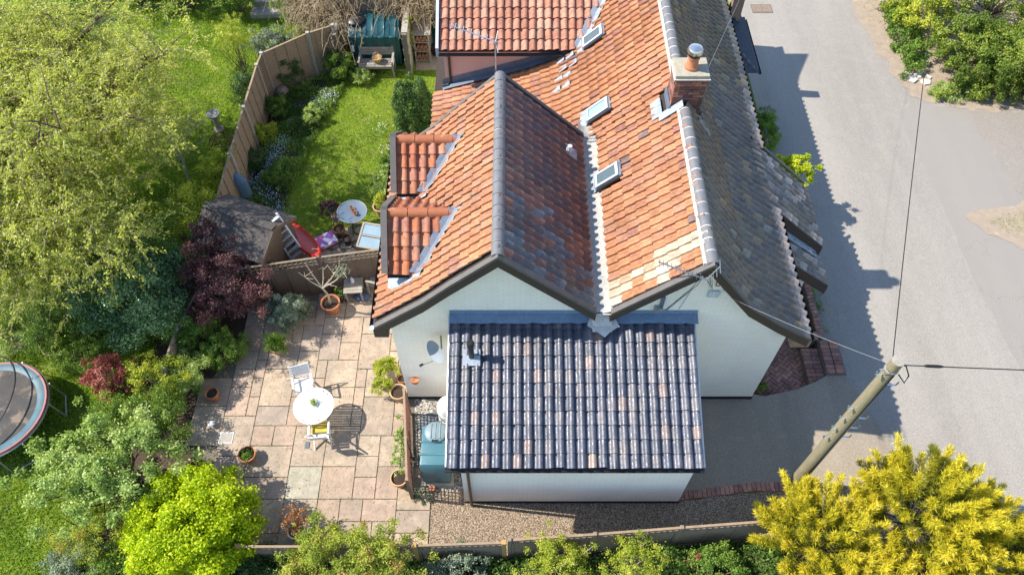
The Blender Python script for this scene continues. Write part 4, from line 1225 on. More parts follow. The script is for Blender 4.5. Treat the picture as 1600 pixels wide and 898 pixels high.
# red sledge leaning on the fence
ka, kb = G(462, 362, 0.45), G(494, 400, 1.15)
kay = thing('red_sledge', 'long red plastic sledge leaning on the dark trellis fence', 'sledge', (ka.x, ka.y, 0))
V, F = [], []
kd = (kb - ka); ks = Vector((0.9, 0.3, 0.1)).normalized(); ku = ks.cross(kd.normalized()).normalized()
if ku.z < 0: ku = -ku
N = 13
for i in range(N):
    t = i / (N - 1)
    w = 0.30 * (math.sin(math.pi * (0.06 + 0.9 * t)) ** 0.55) * (0.75 + .25 * t)
    rise = 0.12 * (1 - t) ** 3
    c = ka - kd * .1 + kd * 1.2 * t
    for s_, h in ((-1, .0), (-.86, .07), (-.6, .04), (0, .02), (.6, .04), (.86, .07), (1, .0), (.7, -.11), (0, -.14), (-.7, -.11)):
        V.append(c + ks * w * s_ + ku * (h + rise + .08))
for i in range(N - 1):
    for k in range(10): F.append((i * 10 + k, i * 10 + (k + 1) % 10, i * 10 + 10 + (k + 1) % 10, i * 10 + 10 + k))
F += [tuple(range(9, -1, -1)), tuple((N - 1) * 10 + k for k in range(10))]
MB().add(V, F).build('hull', RED_PLASTIC, kay, smooth=True)
MB().tube([kb + ku * .16 - ks * .14, kb + ku * .24, kb + ku * .16 + ks * .14], 0.014, 6).build('tow_rope', WOOD_TAN, kay)
# board-game box lying on the paving
bx = G(510, 375, 0.15)
box = thing('game_box', 'pink and white printed box lying on the stones by the red sledge', 'box', (bx.x, bx.y, 0.0), R(33))
def boxprint():
    m = NT('printed_box_lid')
    tc = m.n('TexCoord').outputs['Object']
    v = m.n('TexVoronoi'); v.inputs['Scale'].default_value = 5.5; m.l(tc, v.inputs['Vector'])
    s_ = m.n('SeparateColor'); m.l(v.outputs['Color'], s_.inputs[0])
    col = m.ramp(s_.outputs[0], [(0.0, (0.75, 0.7, 0.74)), (0.42, (0.55, 0.10, 0.30)), (0.6, (0.36, 0.10, 0.45)), (0.78, (0.22, 0.42, 0.62)), (0.9, (0.8, 0.76, 0.78))], 'CONSTANT')
    return m.done(col, 0.35, 0.5)
MB().box((0, 0, .09), (.52, .42, .16)).build('tray', mat('box_tray', (0.35, 0.06, 0.16), None, 5, .5), box, local=True)
MB().box((0, 0, .145), (.54, .44, .09)).build('lid', boxprint(), box, local=True, bevel=.008)

# stone slabs under the seating corner behind the fence
stone = polysheet('stone_paving', [(-6.2, 12.2), (-3.0, 12.6), (-2.95, 13.6), (-3.6, 14.2), (-4.6, 14.3), (-5.4, 13.7), (-6.3, 13.2)], -0.002, mat('stone_joint', (0.2, 0.16, 0.11), None, 9, .95, bump=.8))
srs = random.Random(3)
for i in range(13):
    for j in range(8):
        x, y = -6.2 + .36 * i + (j % 2) * .15 + srs.uniform(-.03, .03), 12.35 + .27 * j + srs.uniform(-.03, .03)
        if not inpoly(x, y, [(-6.1, 12.2), (-3.0, 12.6), (-2.95, 13.6), (-3.6, 14.1), (-4.6, 14.2), (-5.4, 13.6), (-6.1, 13.2)]): continue
        n = 7
        P = [(x + .19 * math.cos(6.283 * k / n + i) * srs.uniform(.8, 1.05), y + .14 * math.sin(6.283 * k / n + i) * srs.uniform(.8, 1.05)) for k in range(n)]
        o = MB().prism(P, 0.0, 0.03).build('stone', SLAB, stone)
        c = srs.choice([(0.44, 0.37, 0.28), (0.40, 0.33, 0.26), (0.48, 0.41, 0.31)]); o.color = (*c, 1)

# ------------------------------------------------------------------ tables and seats
def pot_prof(r, h): return [(r * .68, 0), (r * .9, h * .8), (r * 1.02, h * .8), (r * 1.04, h), (r * .9, h), (r * .84, h * .86), (0.0, h * .84)]
def pot(name, label, p, r, h, m, soil=COMPOST, group=None):
    t = thing(name, label, 'pot', (p[0], p[1], p[2] if len(p) > 2 else 0.025), group=group)
    MB().lathe(pot_prof(r, h)[:-2] + [(r * .84, h * .7)], 20).build('pot', m, t, smooth=True, local=True)
    MB().lathe([(r * .88, h * .80), (r * .5, h * .85), (0.0, h * .86)], 14).build('compost', soil, t, smooth=True, local=True)
    return t

tp_ = G(550, 331, 0.72)
rt = thing('round_garden_table', 'round blue-grey metal table set with clay pots on the stones behind the fence', 'table', (tp_.x, tp_.y, 0.03))
BLUEGREY = mat('blue_grey_enamel', (0.12, 0.16, 0.21), (0.09, 0.12, 0.165), 5, 0.35, 0.5)
MB().lathe([(0, .67), (.40, .67), (.42, .685), (.42, .71), (.40, .70), (0, .695)], 32).build('tabletop', BLUEGREY, rt, smooth=True, local=True)
MB().lathe([(.412, .70), (.428, .69), (.428, .715), (.412, .715), (.412, .70)], 32).build('rim', GREY_METAL, rt, local=True)
for k in range(3):
    a = 2.1 * k + .4
    MB().tube([(.3 * math.cos(a), .3 * math.sin(a), .67), (.16 * math.cos(a), .16 * math.sin(a), .4), (.34 * math.cos(a), .34 * math.sin(a), 0)], .014, 6).build('leg', BLACK_PLASTIC, rt, local=True)
for k, (dx, dy, r) in enumerate(((0.05, -.02, .06), (-.02, .10, .05), (.12, -.12, .055))):
    t = pot('clay_pot', ['small clay pot at the middle of the round metal table', 'clay pot at the back of the round metal table', 'clay pot nearest the rim of the round metal table'][k], (tp_.x + dx, tp_.y + dy, .725), r, .10, TERRACOTTA, group='pots on the metal table')
# metal chair basket-like seat beside it
cp = G(528, 340, .45)
ch = thing('wire_chair', 'dark scrolled metal garden chair tucked beside the round metal table', 'chair', (cp.x, cp.y, 0.03))
MB().lathe([(0, .43), (.2, .44), (.21, .46), (0, .455)], 20).build('seat', WOOD_DARK, ch, local=True)
for k in range(4):
    a = math.pi / 4 + math.pi / 2 * k
    MB().tube([(.17 * math.cos(a), .17 * math.sin(a), .44), (.21 * math.cos(a), .21 * math.sin(a), 0)], .012, 6).build('leg', BLACK_PLASTIC, ch, local=True)
for rr_, zz_ in ((.22, .62), (.23, .82)):
    MB().tube([(-rr_ * math.cos(t), -.0 + rr_ * math.sin(t), zz_) for t in np.linspace(-1.4, 1.4, 9)], .012, 6).build('back_hoop', BLACK_PLASTIC, ch, local=True)
for t in np.linspace(-1.3, 1.3, 6):
    MB().tube([(-.2 * math.cos(t), .2 * math.sin(t), .45), (-.23 * math.cos(t), .23 * math.sin(t), .82)], .009, 5).build('back_bar', BLACK_PLASTIC, ch, local=True)
# cold frame / glazed potting table
cf = G(582, 369, .62)
fr = thing('cold_frame', 'pale framed cold frame with two glazed lights beside the dormer wall', 'cold frame', (cf.x, cf.y, .03), R(-12))
b_ = [(-.38, -.36, .48), (.38, -.36, .48), (.38, .36, .66), (-.38, .36, .66)]
MB().add([(x, y, 0) for x, y, z in b_] + [(x, y, z - .03) for x, y, z in b_], [(0, 1, 5, 4), (1, 2, 6, 5), (2, 3, 7, 6), (3, 0, 4, 7)]).build('frame_sides', WOOD_GREY, fr, local=True)
tl_ = math.atan2(.18, .72)
Mx = Matrix.Rotation(tl_, 3, 'X')
for sy in (-1, 1):
    MB().box(Vector((0, .18 * sy, .57 + .045 * sy)) , (.66, .30, .012), Mx).build('pane', GLASS_PALE, fr, local=True)
for lc, s in (((-.355, 0, .575), (.05, .76, .04)), ((.355, 0, .575), (.05, .76, .04)), ((0, -.355, .486), (.66, .05, .04)), ((0, .355, .665), (.66, .05, .04)), ((0, 0, .575), (.66, .04, .035))):
    MB().box(lc, s, Mx).build('light_bar', WOOD_GREY, fr, local=True)
for nm, lb_, u, v, r, h, m in (('black_pot', 'small black plastic pot on the stones beside the cold frame', 543, 378, .13, .24, BLACK_PLASTIC),
                              ('clay_pot', 'tall rusty brown pot standing under the round metal table', 532, 366, .17, .34, mat('rusty_pot', (0.16, 0.09, 0.055), None, 8, .9)),
                              ('wide_clay_pot', 'wide pale clay pot of yellow-green shrubs by the dormer corner', 596, 330, .22, .32, TERRA_PALE),
                              ('pale_pot', 'pale grey pot squeezed between cold frame and cottage wall', 600, 390, .12, .3, POST_CONC)):
    p = G(u, v, .1); pot(nm, lb_, (p.x, p.y, .03), r, h, m)

# patio table and two folding chairs
tc_ = G(490, 634, .73)
pt = thing('patio_table', 'round white slatted table in the sun on the stone patio', 'table', (tc_.x, tc_.y, .026))
RT = .485
MB().lathe([(RT - .045, .70), (RT, .70), (RT, .725), (RT - .045, .725), (RT - .045, .70)], 40).build('rim', WHITE_PAINT, pt, local=True)
for k in range(-6, 7):
    y = k * .066
    hw = math.sqrt(max(0.001, (RT - .055) ** 2 - y * y))
    MB().box((0, y, .712), (2 * hw, .056, .02)).build('slat', WHITE_PAINT, pt, local=True)
for sy in (-.2, .2):
    MB().box((0, sy, .68), (.78, .045, .03)).build('cross_bar', WHITE_PAINT, pt, local=True)
for sx, sy in ((-1, -1), (1, -1), (-1, 1), (1, 1)):
    MB().beam((sx * .26, sy * .2, .68), (sx * -.20, sy * .24, 0), .04, .03).build('leg', WHITE_PAINT, pt, local=True)
def folding_chair(label, loc, rz, cushion):
    c = thing('folding_chair', label, 'chair', loc, rz, 'chairs at the white patio table')
    for k in range(6):
        MB().box((0, -.17 + k * .07, .44), (.42, .056, .018)).build('seat_slat', WHITE_PAINT, c, local=True)
    for k in range(5):
        MB().box((0, -.235 - .02 * k, .56 + .066 * k), (.42, .016, .054), Matrix.Rotation(R(16), 3, 'X')).build('back_slat', WHITE_PAINT, c, local=True)
    for sx in (-1, 1):
        MB().beam((sx * .23, -.31, .90), (sx * .23, .19, 0), .03, .035).build('back_leg', WHITE_PAINT, c, local=True)
        MB().beam((sx * .20, .21, .44), (sx * .20, -.26, 0), .03, .035).build('front_leg', WHITE_PAINT, c, local=True)
        MB().box((sx * .23, -.02, .62), (.04, .40, .022)).build('armrest', WHITE_PAINT, c, local=True)
        MB().beam((sx * .23, .15, .44), (sx * .23, .16, .62), .03, .03).build('arm_post', WHITE_PAINT, c, local=True)
    if cushion:
        MB().box((0, .10, .485), (.40, .30, .06)).build('seat_cushion', mat('mustard_cushion', (0.58, 0.44, 0.08), None, 6, .9), c, local=True, bevel=.025)
    return c
c1 = G(503, 680, .25); c2 = G(478, 610, .35)
folding_chair('white folding chair with a mustard cushion on the near side of the round table', (c1.x, c1.y, .026), R(6), True)
folding_chair('white folding chair at the far side of the round table', (c2.x - .05, c2.y + .12, .026), R(197), False)

# square table, wooden chair and blue bag by the fence
q = G(552, 447, .5)
sq = thing('square_side_table', 'lichened square wooden table against the dark trellis fence', 'table', (q.x, q.y, .026), R(4))
for k in range(5):
    MB().box((0, -.20 + k * .10, .5), (.5, .09, .025)).build('slat', WOOD_GREY, sq, local=True)
for sx in (-1, 1):
    for sy in (-1, 1): MB().box((sx * .2, sy * .2, .245), (.045, .045, .49)).build('leg', WOOD_GREY, sq, local=True)
bt = thing('glass_jar', 'clear glass jar standing on the lichened square table', 'jar', (q.x - .02, q.y + .1, .54))
MB().lathe([(.05, 0), (.055, .12), (.035, .16), (.03, .2), (0, .2)], 14).build('glass', PALE_GREY, bt, smooth=True, local=True)
q2 = G(592, 440, .4)
wc = thing('wooden_chair', 'weathered slatted wooden armchair under the wing eave', 'chair', (q2.x, q2.y, .026), R(75))
for k in range(5): MB().box((0, -.16 + k * .09, .42), (.46, .075, .02)).build('seat_slat', WOOD_GREY, wc, local=True)
for k in range(6): MB().beam((-.18 + k * .072, -.22, .44), (-.18 + k * .072, -.34, .92), .045, .016).build('back_slat', WOOD_GREY, wc, local=True)
MB().beam((-.23, -.34, .92), (.23, -.34, .92), .04, .06).build('top_rail', WOOD_GREY, wc, local=True)
for sx in (-1, 1):
    MB().beam((sx * .24, -.22, 0), (sx * .24, -.34, .92), .045, .045).build('back_leg', WOOD_GREY, wc, local=True)
    MB().beam((sx * .24, .24, 0), (sx * .24, .22, .64), .045, .045).build('front_leg', WOOD_GREY, wc, local=True)
    MB().box((sx * .24, -.03, .65), (.06, .56, .025)).build('armrest', WOOD_GREY, wc, local=True)
q3 = G(566, 463, .1)
bg = thing('blue_bag', 'crumpled blue cloth bag on the patio beneath the square table', 'bag', (q3.x, q3.y, .026))
MB().lathe([(0, 0), (.17, .01), (.19, .08), (.13, .15), (.05, .18), (0, .17)], 11, sx=1.2, sy=.7).build('cloth', mat('blue_denim', (0.09, 0.12, 0.22), None, 9, .9, bump=.9, bscale=20), bg, local=True)

# ------------------------------------------------------------------ wood screen, teal tank, white drum by the lean-to
s0, s1 = Vector((-2.53, 8.18, 0)), Vector((-2.31, 6.05, 0))
scr = thing('trellis_screen', 'upright willow trellis screen with pale rails at the patio edge', 'screen', s0)
for p, h in ((s0, 1.35), (s0.lerp(s1, .55), 1.3), (s1, 1.25)):
    MB().b2(p.x - .035, p.x + .035, p.y - .035, p.y + .035, 0, h).build('post', WOOD_TAN, scr)
MB().beam(s0 + Vector((0, 0, 1.33)), s1 + Vector((0, 0, 1.23)), .05, .045).build('top_rail', WOOD_TAN, scr)
MB().beam(s0 + Vector((0, 0, .1)), s1 + Vector((0, 0, .1)), .05, .045).build('bottom_rail', WOOD_TAN, scr)
WEAVE = mat('woven_screen', (0.20, 0.085, 0.055), (0.12, 0.055, 0.04), 12, .9)
for k in range(1, 26):
    q = s0.lerp(s1, k / 26)
    MB().beam(q + Vector((.0, 0, .12)), q + Vector((.0, 0, 1.22)), .022, .012, up=(1, 0, 0)).build('upright_lath', WEAVE, scr)
for k in range(12):
    z = .16 + k * .09
    MB().beam(s0 + Vector((.016, 0, z)), s1 + Vector((.016, 0, z)), .012, .02).build('cross_lath', WEAVE, scr)
tk = Vector((-1.74, 6.86, 0))
tank = thing('oil_tank', 'small teal plastic oil tank with round lid beside the lean-to', 'tank', tk)
MB().b2(-2.1, -1.36, 6.3, 7.42, 0.0, .16).build('plinth_slab', POST_CONC, tank, bevel=.01)
MB().prism([(6.35, .16), (7.38, .16), (7.40, 1.0), (7.34, 1.18), (6.40, 1.18), (6.33, 1.0)], -2.06, -1.42, 'x').build('body', TANK_TEAL, tank, bevel=.05, smooth=True)
for y in (6.62, 6.92): MB().prism([(y, .2), (y + .05, .2), (y + .05, 1.2), (y, 1.2)], -2.075, -1.405, 'x').build('rib', TANK_TEAL, tank, bevel=.015)
MB().lathe([(.24, 1.17), (.25, 1.25), (.2, 1.29), (0, 1.30)], 24, (-1.74, 7.16, 0)).build('lid', mat('grey_lid', (0.2, 0.27, 0.30), None, 5, .45), tank, smooth=True)
for k in (-1, 0, 1): MB().box((-1.74 + .1 * k, 7.16, 1.30), (.025, .36, .02)).build('lid_rib', mat('grey_lid_rib', (0.23, 0.30, 0.33), None, 5, .45), tank)
MB().box((-1.74, 6.94, 1.27), (.14, .05, .03)).build('lid_hasp', BLACK_PLASTIC, tank)
wd = thing('white_drum', 'bright white round drum behind the teal tank against the wall', 'drum', (-1.55, 8.02, 0))
MB().lathe([(.22, 0), (.24, .1), (.24, .8), (.2, .92), (.08, .98), (0, .98)], 24).build('body', WHITE_PAINT, wd, smooth=True, local=True)
for z in (.3, .6): MB().lathe([(.24, z), (.25, z + .015), (.24, z + .03)], 24, cap=False).build('hoop', WHITE_PAINT, wd, local=True)
hc = thing('round_cover', 'flat grey slatted round lid lying on the gravel behind the teal tank', 'lid', (-1.98, 7.86, .003))
MB().lathe([(0, .0), (.33, .0), (.34, .05), (.30, .07), (0, .08)], 26).build('disc', mat('slate_grey_lid', (0.16, 0.18, 0.2), None, 5, .6), hc, smooth=True, local=True)
for k in range(4): MB().box((0, 0, .083), (.6, .012, .01), Matrix.Rotation(math.pi / 4 * k, 3, 'Z')).build('rib', mat('slate_grey_rib', (0.11, 0.12, 0.14), None, 5, .6), hc, local=True)
pl = thing('orange_pot', 'small orange pot on the concrete slab in front of the teal tank', 'pot', (-1.86, 6.26, .003))
MB().lathe([(.05, 0), (.07, .1), (.08, .1), (.08, .13), (.06, .13), (0, .11)], 14).build('pot', TERRACOTTA, pl, smooth=True, local=True)
dn = thing('wall_planter', 'small orange clay wall planter hanging on the cream wall', 'planter', (-2.32, 8.53, 1.05))
MB().lathe([(0, -.1), (.07, -.06), (.10, .04), (.11, .10), (.09, .10), (0, .05)], 14, sy=.7).build('bowl', TERRACOTTA, dn, smooth=True, local=True)

# terracotta pots on the patio
pot('terracotta_pot', 'large round clay pot with a bare plant by the cottage corner', (-2.82, 8.62, .026), .21, .34, TERRA_PALE)
pot('terracotta_pot', 'clay pot of dry stems at the near end of the trellis screen', (-2.62, 6.42, .026), .20, .32, TERRA_PALE)
pot('white_pot', 'white round pot with coppery shrub near the front fence', (-4.82, 5.22, .026), .20, .30, WHITE_PAINT)
pot('terracotta_pot', 'clay pot of clipped green leaves near the lime green shrub', (-6.28, 7.02, .026), .20, .26, TERRACOTTA)
pot('terracotta_pot', 'large clay pot holding the bare-stemmed small tree', (-4.84, 11.22, .026), .25, .40, TERRACOTTA)
pot('terracotta_pot', 'round clay pot of bright green grassy leaves on the patio', (-6.1, 9.95, .026), .17, .26, TERRA_PALE)
pot('small_pot', 'little clay pot between the bright green pot plants and the wall', (-2.78, 9.05, .026), .12, .2, TERRACOTTA)
pot('clay_planter', 'square-shouldered clay planter at the shady left patio edge', (-7.45, 8.6, .026), .16, .3, TERRACOTTA)
pot('mustard_pot', 'upturned mustard pot beside the silver-green shrub', (-5.62, 11.25, .026), .14, .25, mat('mustard_glaze', (0.5, 0.33, 0.12), None, 5, .5))
pot('clay_pot', 'round clay pot of trailing green leaves by the gable corner', (6.25, 8.98, -.30), .17, .24, TERRACOTTA)
dr = thing('drain_cover', 'square pale metal cover set in the paving by the lime shrub', 'cover', (-6.95, 7.54, .026))
MB().box((0, 0, .006), (.34, .3, .012)).build('plate', PALE_GREY, dr, local=True, bevel=.004)
MB().box((0, 0, .013), (.28, .24, .006)).build('inset', POST_CONC, dr, local=True)
so_ = thing('solar_light', 'small round white solar light at the patio edge by the bed', 'light', (-7.35, 7.85, 0))
MB().lathe([(.02, 0), (.02, .1), (.07, .12), (.075, .17), (.05, .18), (0, .18)], 14).build('lamp', WHITE_PAINT, so_, smooth=True, local=True)
sp_ = thing('slate_tile', 'small dark slate square lying on the sunny patio', 'slate', (-4.95, 7.35, .03))
MB().box((0, 0, .006), (.10, .16, .012)).build('slate', mat('slate_blue', (0.14, 0.15, 0.18), None, 9), sp_, local=True)

# ------------------------------------------------------------------ back of the garden: big tank, walls, bench, log store
BLOCK = mat('concrete_block', (0.38, 0.35, 0.30), (0.3, 0.275, 0.235), 9, .95, .1, bump=.7, bscale=50, c3=(0.24, 0.22, 0.17), s3=4)
enc = thing('block_wall_enclosure', 'concrete block walls round the dark green oil tank', 'wall', (-4.6, 22.2, 0))
BLM = MB().box((0, 0, 0), (.43, .19, .205)); 
bme = bpy.data.meshes.new('concrete_block'); bme.from_pydata(BLM.v, [], BLM.f); bme.materials.append(BLOCK)
MB().b2(-5.95, -3.5, 22.42, 22.58, 0, 1.98).build('core', MORTAR, enc)
MB().b2(-5.93, -5.77, 20.95, 22.42, 0, 1.45).build('core', MORTAR, enc)
MB().b2(-3.58, -3.42, 20.75, 22.42, 0, 1.62).build('core', MORTAR, enc)
of = offset_of(enc)
def blk(x, y, z, rz=0):
    o = link('block', bme, enc); o.location = (x - of.x, y - of.y, z - of.z); o.rotation_euler = (0, 0, rz)
for k in range(9):
    for i in range(6):
        x = -5.75 + .44 * i + (.22 if k % 2 else 0)
        if x < -3.4: blk(x, 22.5, .105 + .218 * k)
for k in range(7):
    for i in range(3): blk(-5.85, 21.17 + .44 * i + (.1 if k % 2 else 0), .105 + .212 * k, R(90))
for k in range(8):
    for i in range(4): blk(-3.5, 20.97 + .44 * i + (.1 if k % 2 else 0), .105 + .206 * k, R(90))
bt_ = thing('large_oil_tank', 'large dark green ribbed oil tank inside the block walls', 'tank', (-4.62, 21.75, 0))
MB().prism([(21.15, .1), (22.2, .1), (22.22, 1.25), (22.0, 1.5), (21.5, 1.42), (21.16, 1.22)], -5.45, -3.74, 'x').build('body', TANK_GREEN, bt_, bevel=.07, smooth=True)
for k in range(4):
    x = -5.2 + .38 * k
    MB().prism([(21.10, .15), (21.14, .15), (21.18, 1.24), (21.5, 1.46), (22.0, 1.54), (22.0, 1.5), (21.5, 1.42), (21.14, 1.22)], x, x + .2, 'x').build('rib', TANK_GREEN, bt_, bevel=.012, smooth=True)
MB().lathe([(.3, 1.42), (.31, 1.52), (.24, 1.58), (0, 1.6)], 22, (-5.18, 21.72, 0)).build('lid', BLACK_PLASTIC, bt_, smooth=True)
MB().b2(-5.35, -5.28, 21.08, 21.10, .7, .95).build('gauge', WHITE_PAINT, bt_)
bn = thing('garden_bench', 'weathered wooden bench with planters on it before the dark green tank', 'bench', (-4.55, 20.85, 0))
for k in range(4): MB().box((0, -.18 + .11 * k, .44), (1.16, .095, .025)).build('seat_slat', WOOD_GREY, bn, local=True)
for k in range(3): MB().box((0, .25 + .012 * k, .62 + .1 * k), (1.16, .022, .085)).build('back_slat', WOOD_GREY, bn, local=True)
for sx in (-1, 1):
    MB().beam((sx * .55, -.22, 0), (sx * .55, -.22, .64), .06, .06).build('front_leg', WOOD_GREY, bn, local=True)
    MB().beam((sx * .55, .24, 0), (sx * .55, .30, .9), .06, .06).build('back_leg', WOOD_GREY, bn, local=True)
    MB().box((sx * .56, .0, .65), (.07, .56, .03)).build('armrest', WOOD_GREY, bn, local=True)
MB().box((0, -.215, .39), (1.06, .03, .07)).build('front_rail', WOOD_GREY, bn, local=True)
bk = thing('wicker_basket', 'straw basket planter on the seat of the weathered bench', 'basket', (-4.52, 20.86, .455))
MB().lathe([(.10, 0), (.16, .16), (.17, .16), (.17, .2), (.14, .18), (0, .12)], 16).build('bowl', mat('straw_wicker', (0.45, 0.30, 0.13), (0.32, 0.2, 0.09), 30, .9, bump=.9, bscale=60), bk, smooth=True, local=True)
MB().tube([(-.14, 0, .18), (-.1, 0, .34), (0, 0, .4), (.1, 0, .34), (.14, 0, .18)], .014, 6).build('handle', STRAW, bk, local=True)
ls = thing('log_store', 'wooden rack of split logs beside the block wall', 'log store', (-3.05, 21.7, 0))
for sx in (-.24, .24):
    for y in (-.28, .28): MB().box((sx, y, .55), (.05, .05, 1.1)).build('post', WOOD_GREY, ls, local=True)
for z in (.08, .45, .82): MB().box((0, 0, z), (.54, .62, .03)).build('shelf', WOOD_GREY, ls, local=True)
MB().box((.0, .05, 1.13), (.64, .75, .03)).build('roof', WOOD_GREY, ls, local=True)
LOG = mat('log_bark', (0.32, 0.16, 0.09), (0.2, 0.10, 0.065), 15, .95, bump=.6)
for z in (.17, .54, .91):
    for i in range(4):
        MB().tube([(-.18 + .12 * i, -.3 - random.uniform(0, .03), z), (-.18 + .12 * i, .25, z)], random.uniform(.05, .062), 7).build('log', LOG, ls, local=True)
        if i < 3: MB().tube([(-.12 + .12 * i, -.3 - random.uniform(0, .03), z + .1), (-.12 + .12 * i, .25, z + .1)], random.uniform(.05, .06), 7).build('log', LOG, ls, local=True)
wb = thing('water_butt', 'green plastic water butt at the far garden corner', 'water butt', (-2.55, 22.6, 0))
MB().lathe([(.22, 0), (.27, .2), (.28, .6), (.26, .78), (.27, .8), (.1, .84), (0, .84)], 20).build('barrel', mat('green_butt', (0.015, 0.10, 0.055), None, 5, .4), wb, smooth=True, local=True)
pot('dark_pot', 'round dark pot beside the log rack', (-2.62, 21.85, 0), .2, .34, BLACK_PLASTIC)
pot('clay_pot', 'small orange clay pot beside the green water butt', (-2.32, 22.1, 0), .13, .2, TERRACOTTA)
polysheet('rear_path', [(-3.3, 21.0), (-2.1, 21.0), (-2.0, 24), (-3.3, 24)], -0.008, VERGE)
gp = thing('timber_gate', 'brown timber gate and posts at the end of the garden path', 'gate', (-2.75, 23.4, 0))
for x in (-3.25, -2.2): MB().b2(x - .05, x + .05, 23.35, 23.45, 0, 1.9).build('post', WOOD_TAN, gp)
for k in range(7): MB().b2(-3.18 + .135 * k, -3.06 + .135 * k, 23.38, 23.41, .1, 1.7).build('board', WOOD_DARK, gp)
for x, lean_ in ((-3.1, .18), (-2.95, .3)):
    MB().beam((x, 22.9, 0), (x - lean_, 23.3, 1.5), .05, .02).build('loose_plank', WOOD_TAN, gp)

wp = thing('wooden_planter', 'weathered wooden trough on the lawn beside the dark yew', 'planter', (-3.42, 16.9, 0), R(-4))
for lc, s in (((-.2, 0, .2), (.03, 1.7, .34)), ((.2, 0, .2), (.03, 1.7, .34)), ((0, -.85, .2), (.37, .03, .34)), ((0, .85, .2), (.37, .03, .34))):
    MB().box(lc, s).build('side_board', WOOD_GREY, wp, local=True)
MB().box((0, 0, .16), (.37, 1.67, .28)).build('compost', COMPOST, wp, local=True)
bb = thing('bird_bath', 'stone bird bath on a pedestal in the neighbouring garden', 'bird bath', G(343, 203, 0))
MB().lathe([(.16, 0), (.16, .06), (.09, .12), (.075, .5), (.11, .58), (.19, .62), (.21, .70), (.17, .68), (0, .64)], 20).build('pedestal', POST_CONC, bb, smooth=True, local=True)
tb_ = G(380, 300, .5)
tarp = thing('blue_tarpaulin', 'bundled blue tarpaulin behind the shed roof', 'tarpaulin', (tb_.x - .1, tb_.y + .1, 0))
MB().lathe([(.22, 0), (.25, .4), (.24, .8), (.2, 1.0), (.1, 1.12), (0, 1.14)], 13, sx=1.2, sy=.8).build('cloth', BLUE_CLOTH, tarp, smooth=True, local=True)
gr_ = thing('metal_grate', 'dark iron grate lying in the flower bed by the fence', 'grate', G(492, 137, 0.1), R(-8))
for k in range(8): MB().box((-.28 + .08 * k, 0, .05), (.02, .55, .03)).build('bar', BLACK_PLASTIC, gr_, local=True)
for y in (-.27, 0, .27): MB().box((0, y, .07), (.6, .025, .02)).build('cross_bar', BLACK_PLASTIC, gr_, local=True)
for nm, lb_, u, v, w in (('ornamental_stone', 'rounded weathered stone ornament among the bed flowers near the fence', 443, 148, .24), ('garden_rock', 'brown rock on the flower bed nearer the lawn', 455, 195, .16)):
    t = thing(nm, lb_, 'stone', G(u, v, 0))
    V = []
    ico = bmesh.new(); bmesh.ops.create_icosphere(ico, subdivisions=2, radius=w)
    b = MB(); b.add([(v_.co.x * random.uniform(.85, 1.1), v_.co.y * random.uniform(.85, 1.1) , v_.co.z * .8 + w * .6) for v_ in ico.verts], [[v_.index for v_ in f_.verts] for f_ in ico.faces]); ico.free()
    b.build('stone', mat('garden_stone_' + nm, (0.33, 0.25, 0.18), (0.22, 0.17, 0.13), 9, .95, bump=.8), t, smooth=True, local=True)
# steps in the far left garden
fs = thing('stone_steps', 'grey stone steps at the far edge of the neighbouring garden', 'steps', G(425, 22, 0))
p0 = G(425, 30, 0)
for k in range(3):
    MB().b2(p0.x - .75, p0.x + .75, p0.y + .5 * k, p0.y + .5 * k + .6, 0, .18 * (k + 1)).build('step', WOOD_GREY, fs, bevel=.01)
fw = thing('far_deck', 'grey paved strip and low wall along the far garden edge', 'wall', (-13, 25.2, 0))
MB().b2(-17.5, -9.3, 24.9, 25.1, -.02, .75).build('wall', mat('brown_far_wall', (0.17, 0.13, 0.1), None, 4), fw)
MB().b2(-17.5, -9.3, 25.1, 28.5, -.02, .72).build('paving', mat('grey_far_paving', (0.34, 0.31, 0.29), (0.26, 0.24, 0.23), 3), fw)

# ------------------------------------------------------------------ trampoline
tz = .78
tc2 = (G(2, 570, tz) + G(2, 716, tz)) / 2
TR = (G(2, 570, tz) - G(2, 716, tz)).length / 2 * 1.0
tcx = G(76, 625, tz).x - TR
tr = thing('trampoline', 'round trampoline with torn blue pad on the grass at the photo edge', 'trampoline', (tcx, tc2.y, 0))
MB().lathe([(0, tz - .03), (TR * .5, tz - .04), (TR * .84, tz - .01)], 40, cap=False).build('jumping_mat', mat('black_mesh_mat', (0.022, 0.022, 0.026), (0.06, 0.052, 0.045), 3, .7, c3=(0.16, 0.12, 0.085), s3=2.4, t3=.52), tr, smooth=True, local=True)
MB().lathe([(TR * .81, tz), (TR * .88, tz + .03), (TR * .96, tz + .02)], 48, cap=False).build('spring_pad', mat('faded_blue_pad', (0.055, 0.15, 0.19), (0.03, 0.08, 0.11), 4, .5, c3=(0.2, 0.24, 0.25), s3=3, t3=.62), tr, smooth=True, local=True)
MB().lathe([(TR * .95, tz + .022), (TR * .985, tz + .03), (TR * 1.01, tz - .02), (TR * .99, tz - .04)], 48, cap=False).build('red_trim', mat('faded_red_trim', (0.33, 0.12, 0.10), (0.26, 0.10, 0.09), 5, .6), tr, smooth=True, local=True)
MB().tube([(TR * math.cos(t), TR * math.sin(t), tz - .04) for t in np.linspace(0, 2 * math.pi, 49)], .028, 6, cap=False).build('frame_ring', GREY_METAL, tr, local=True)
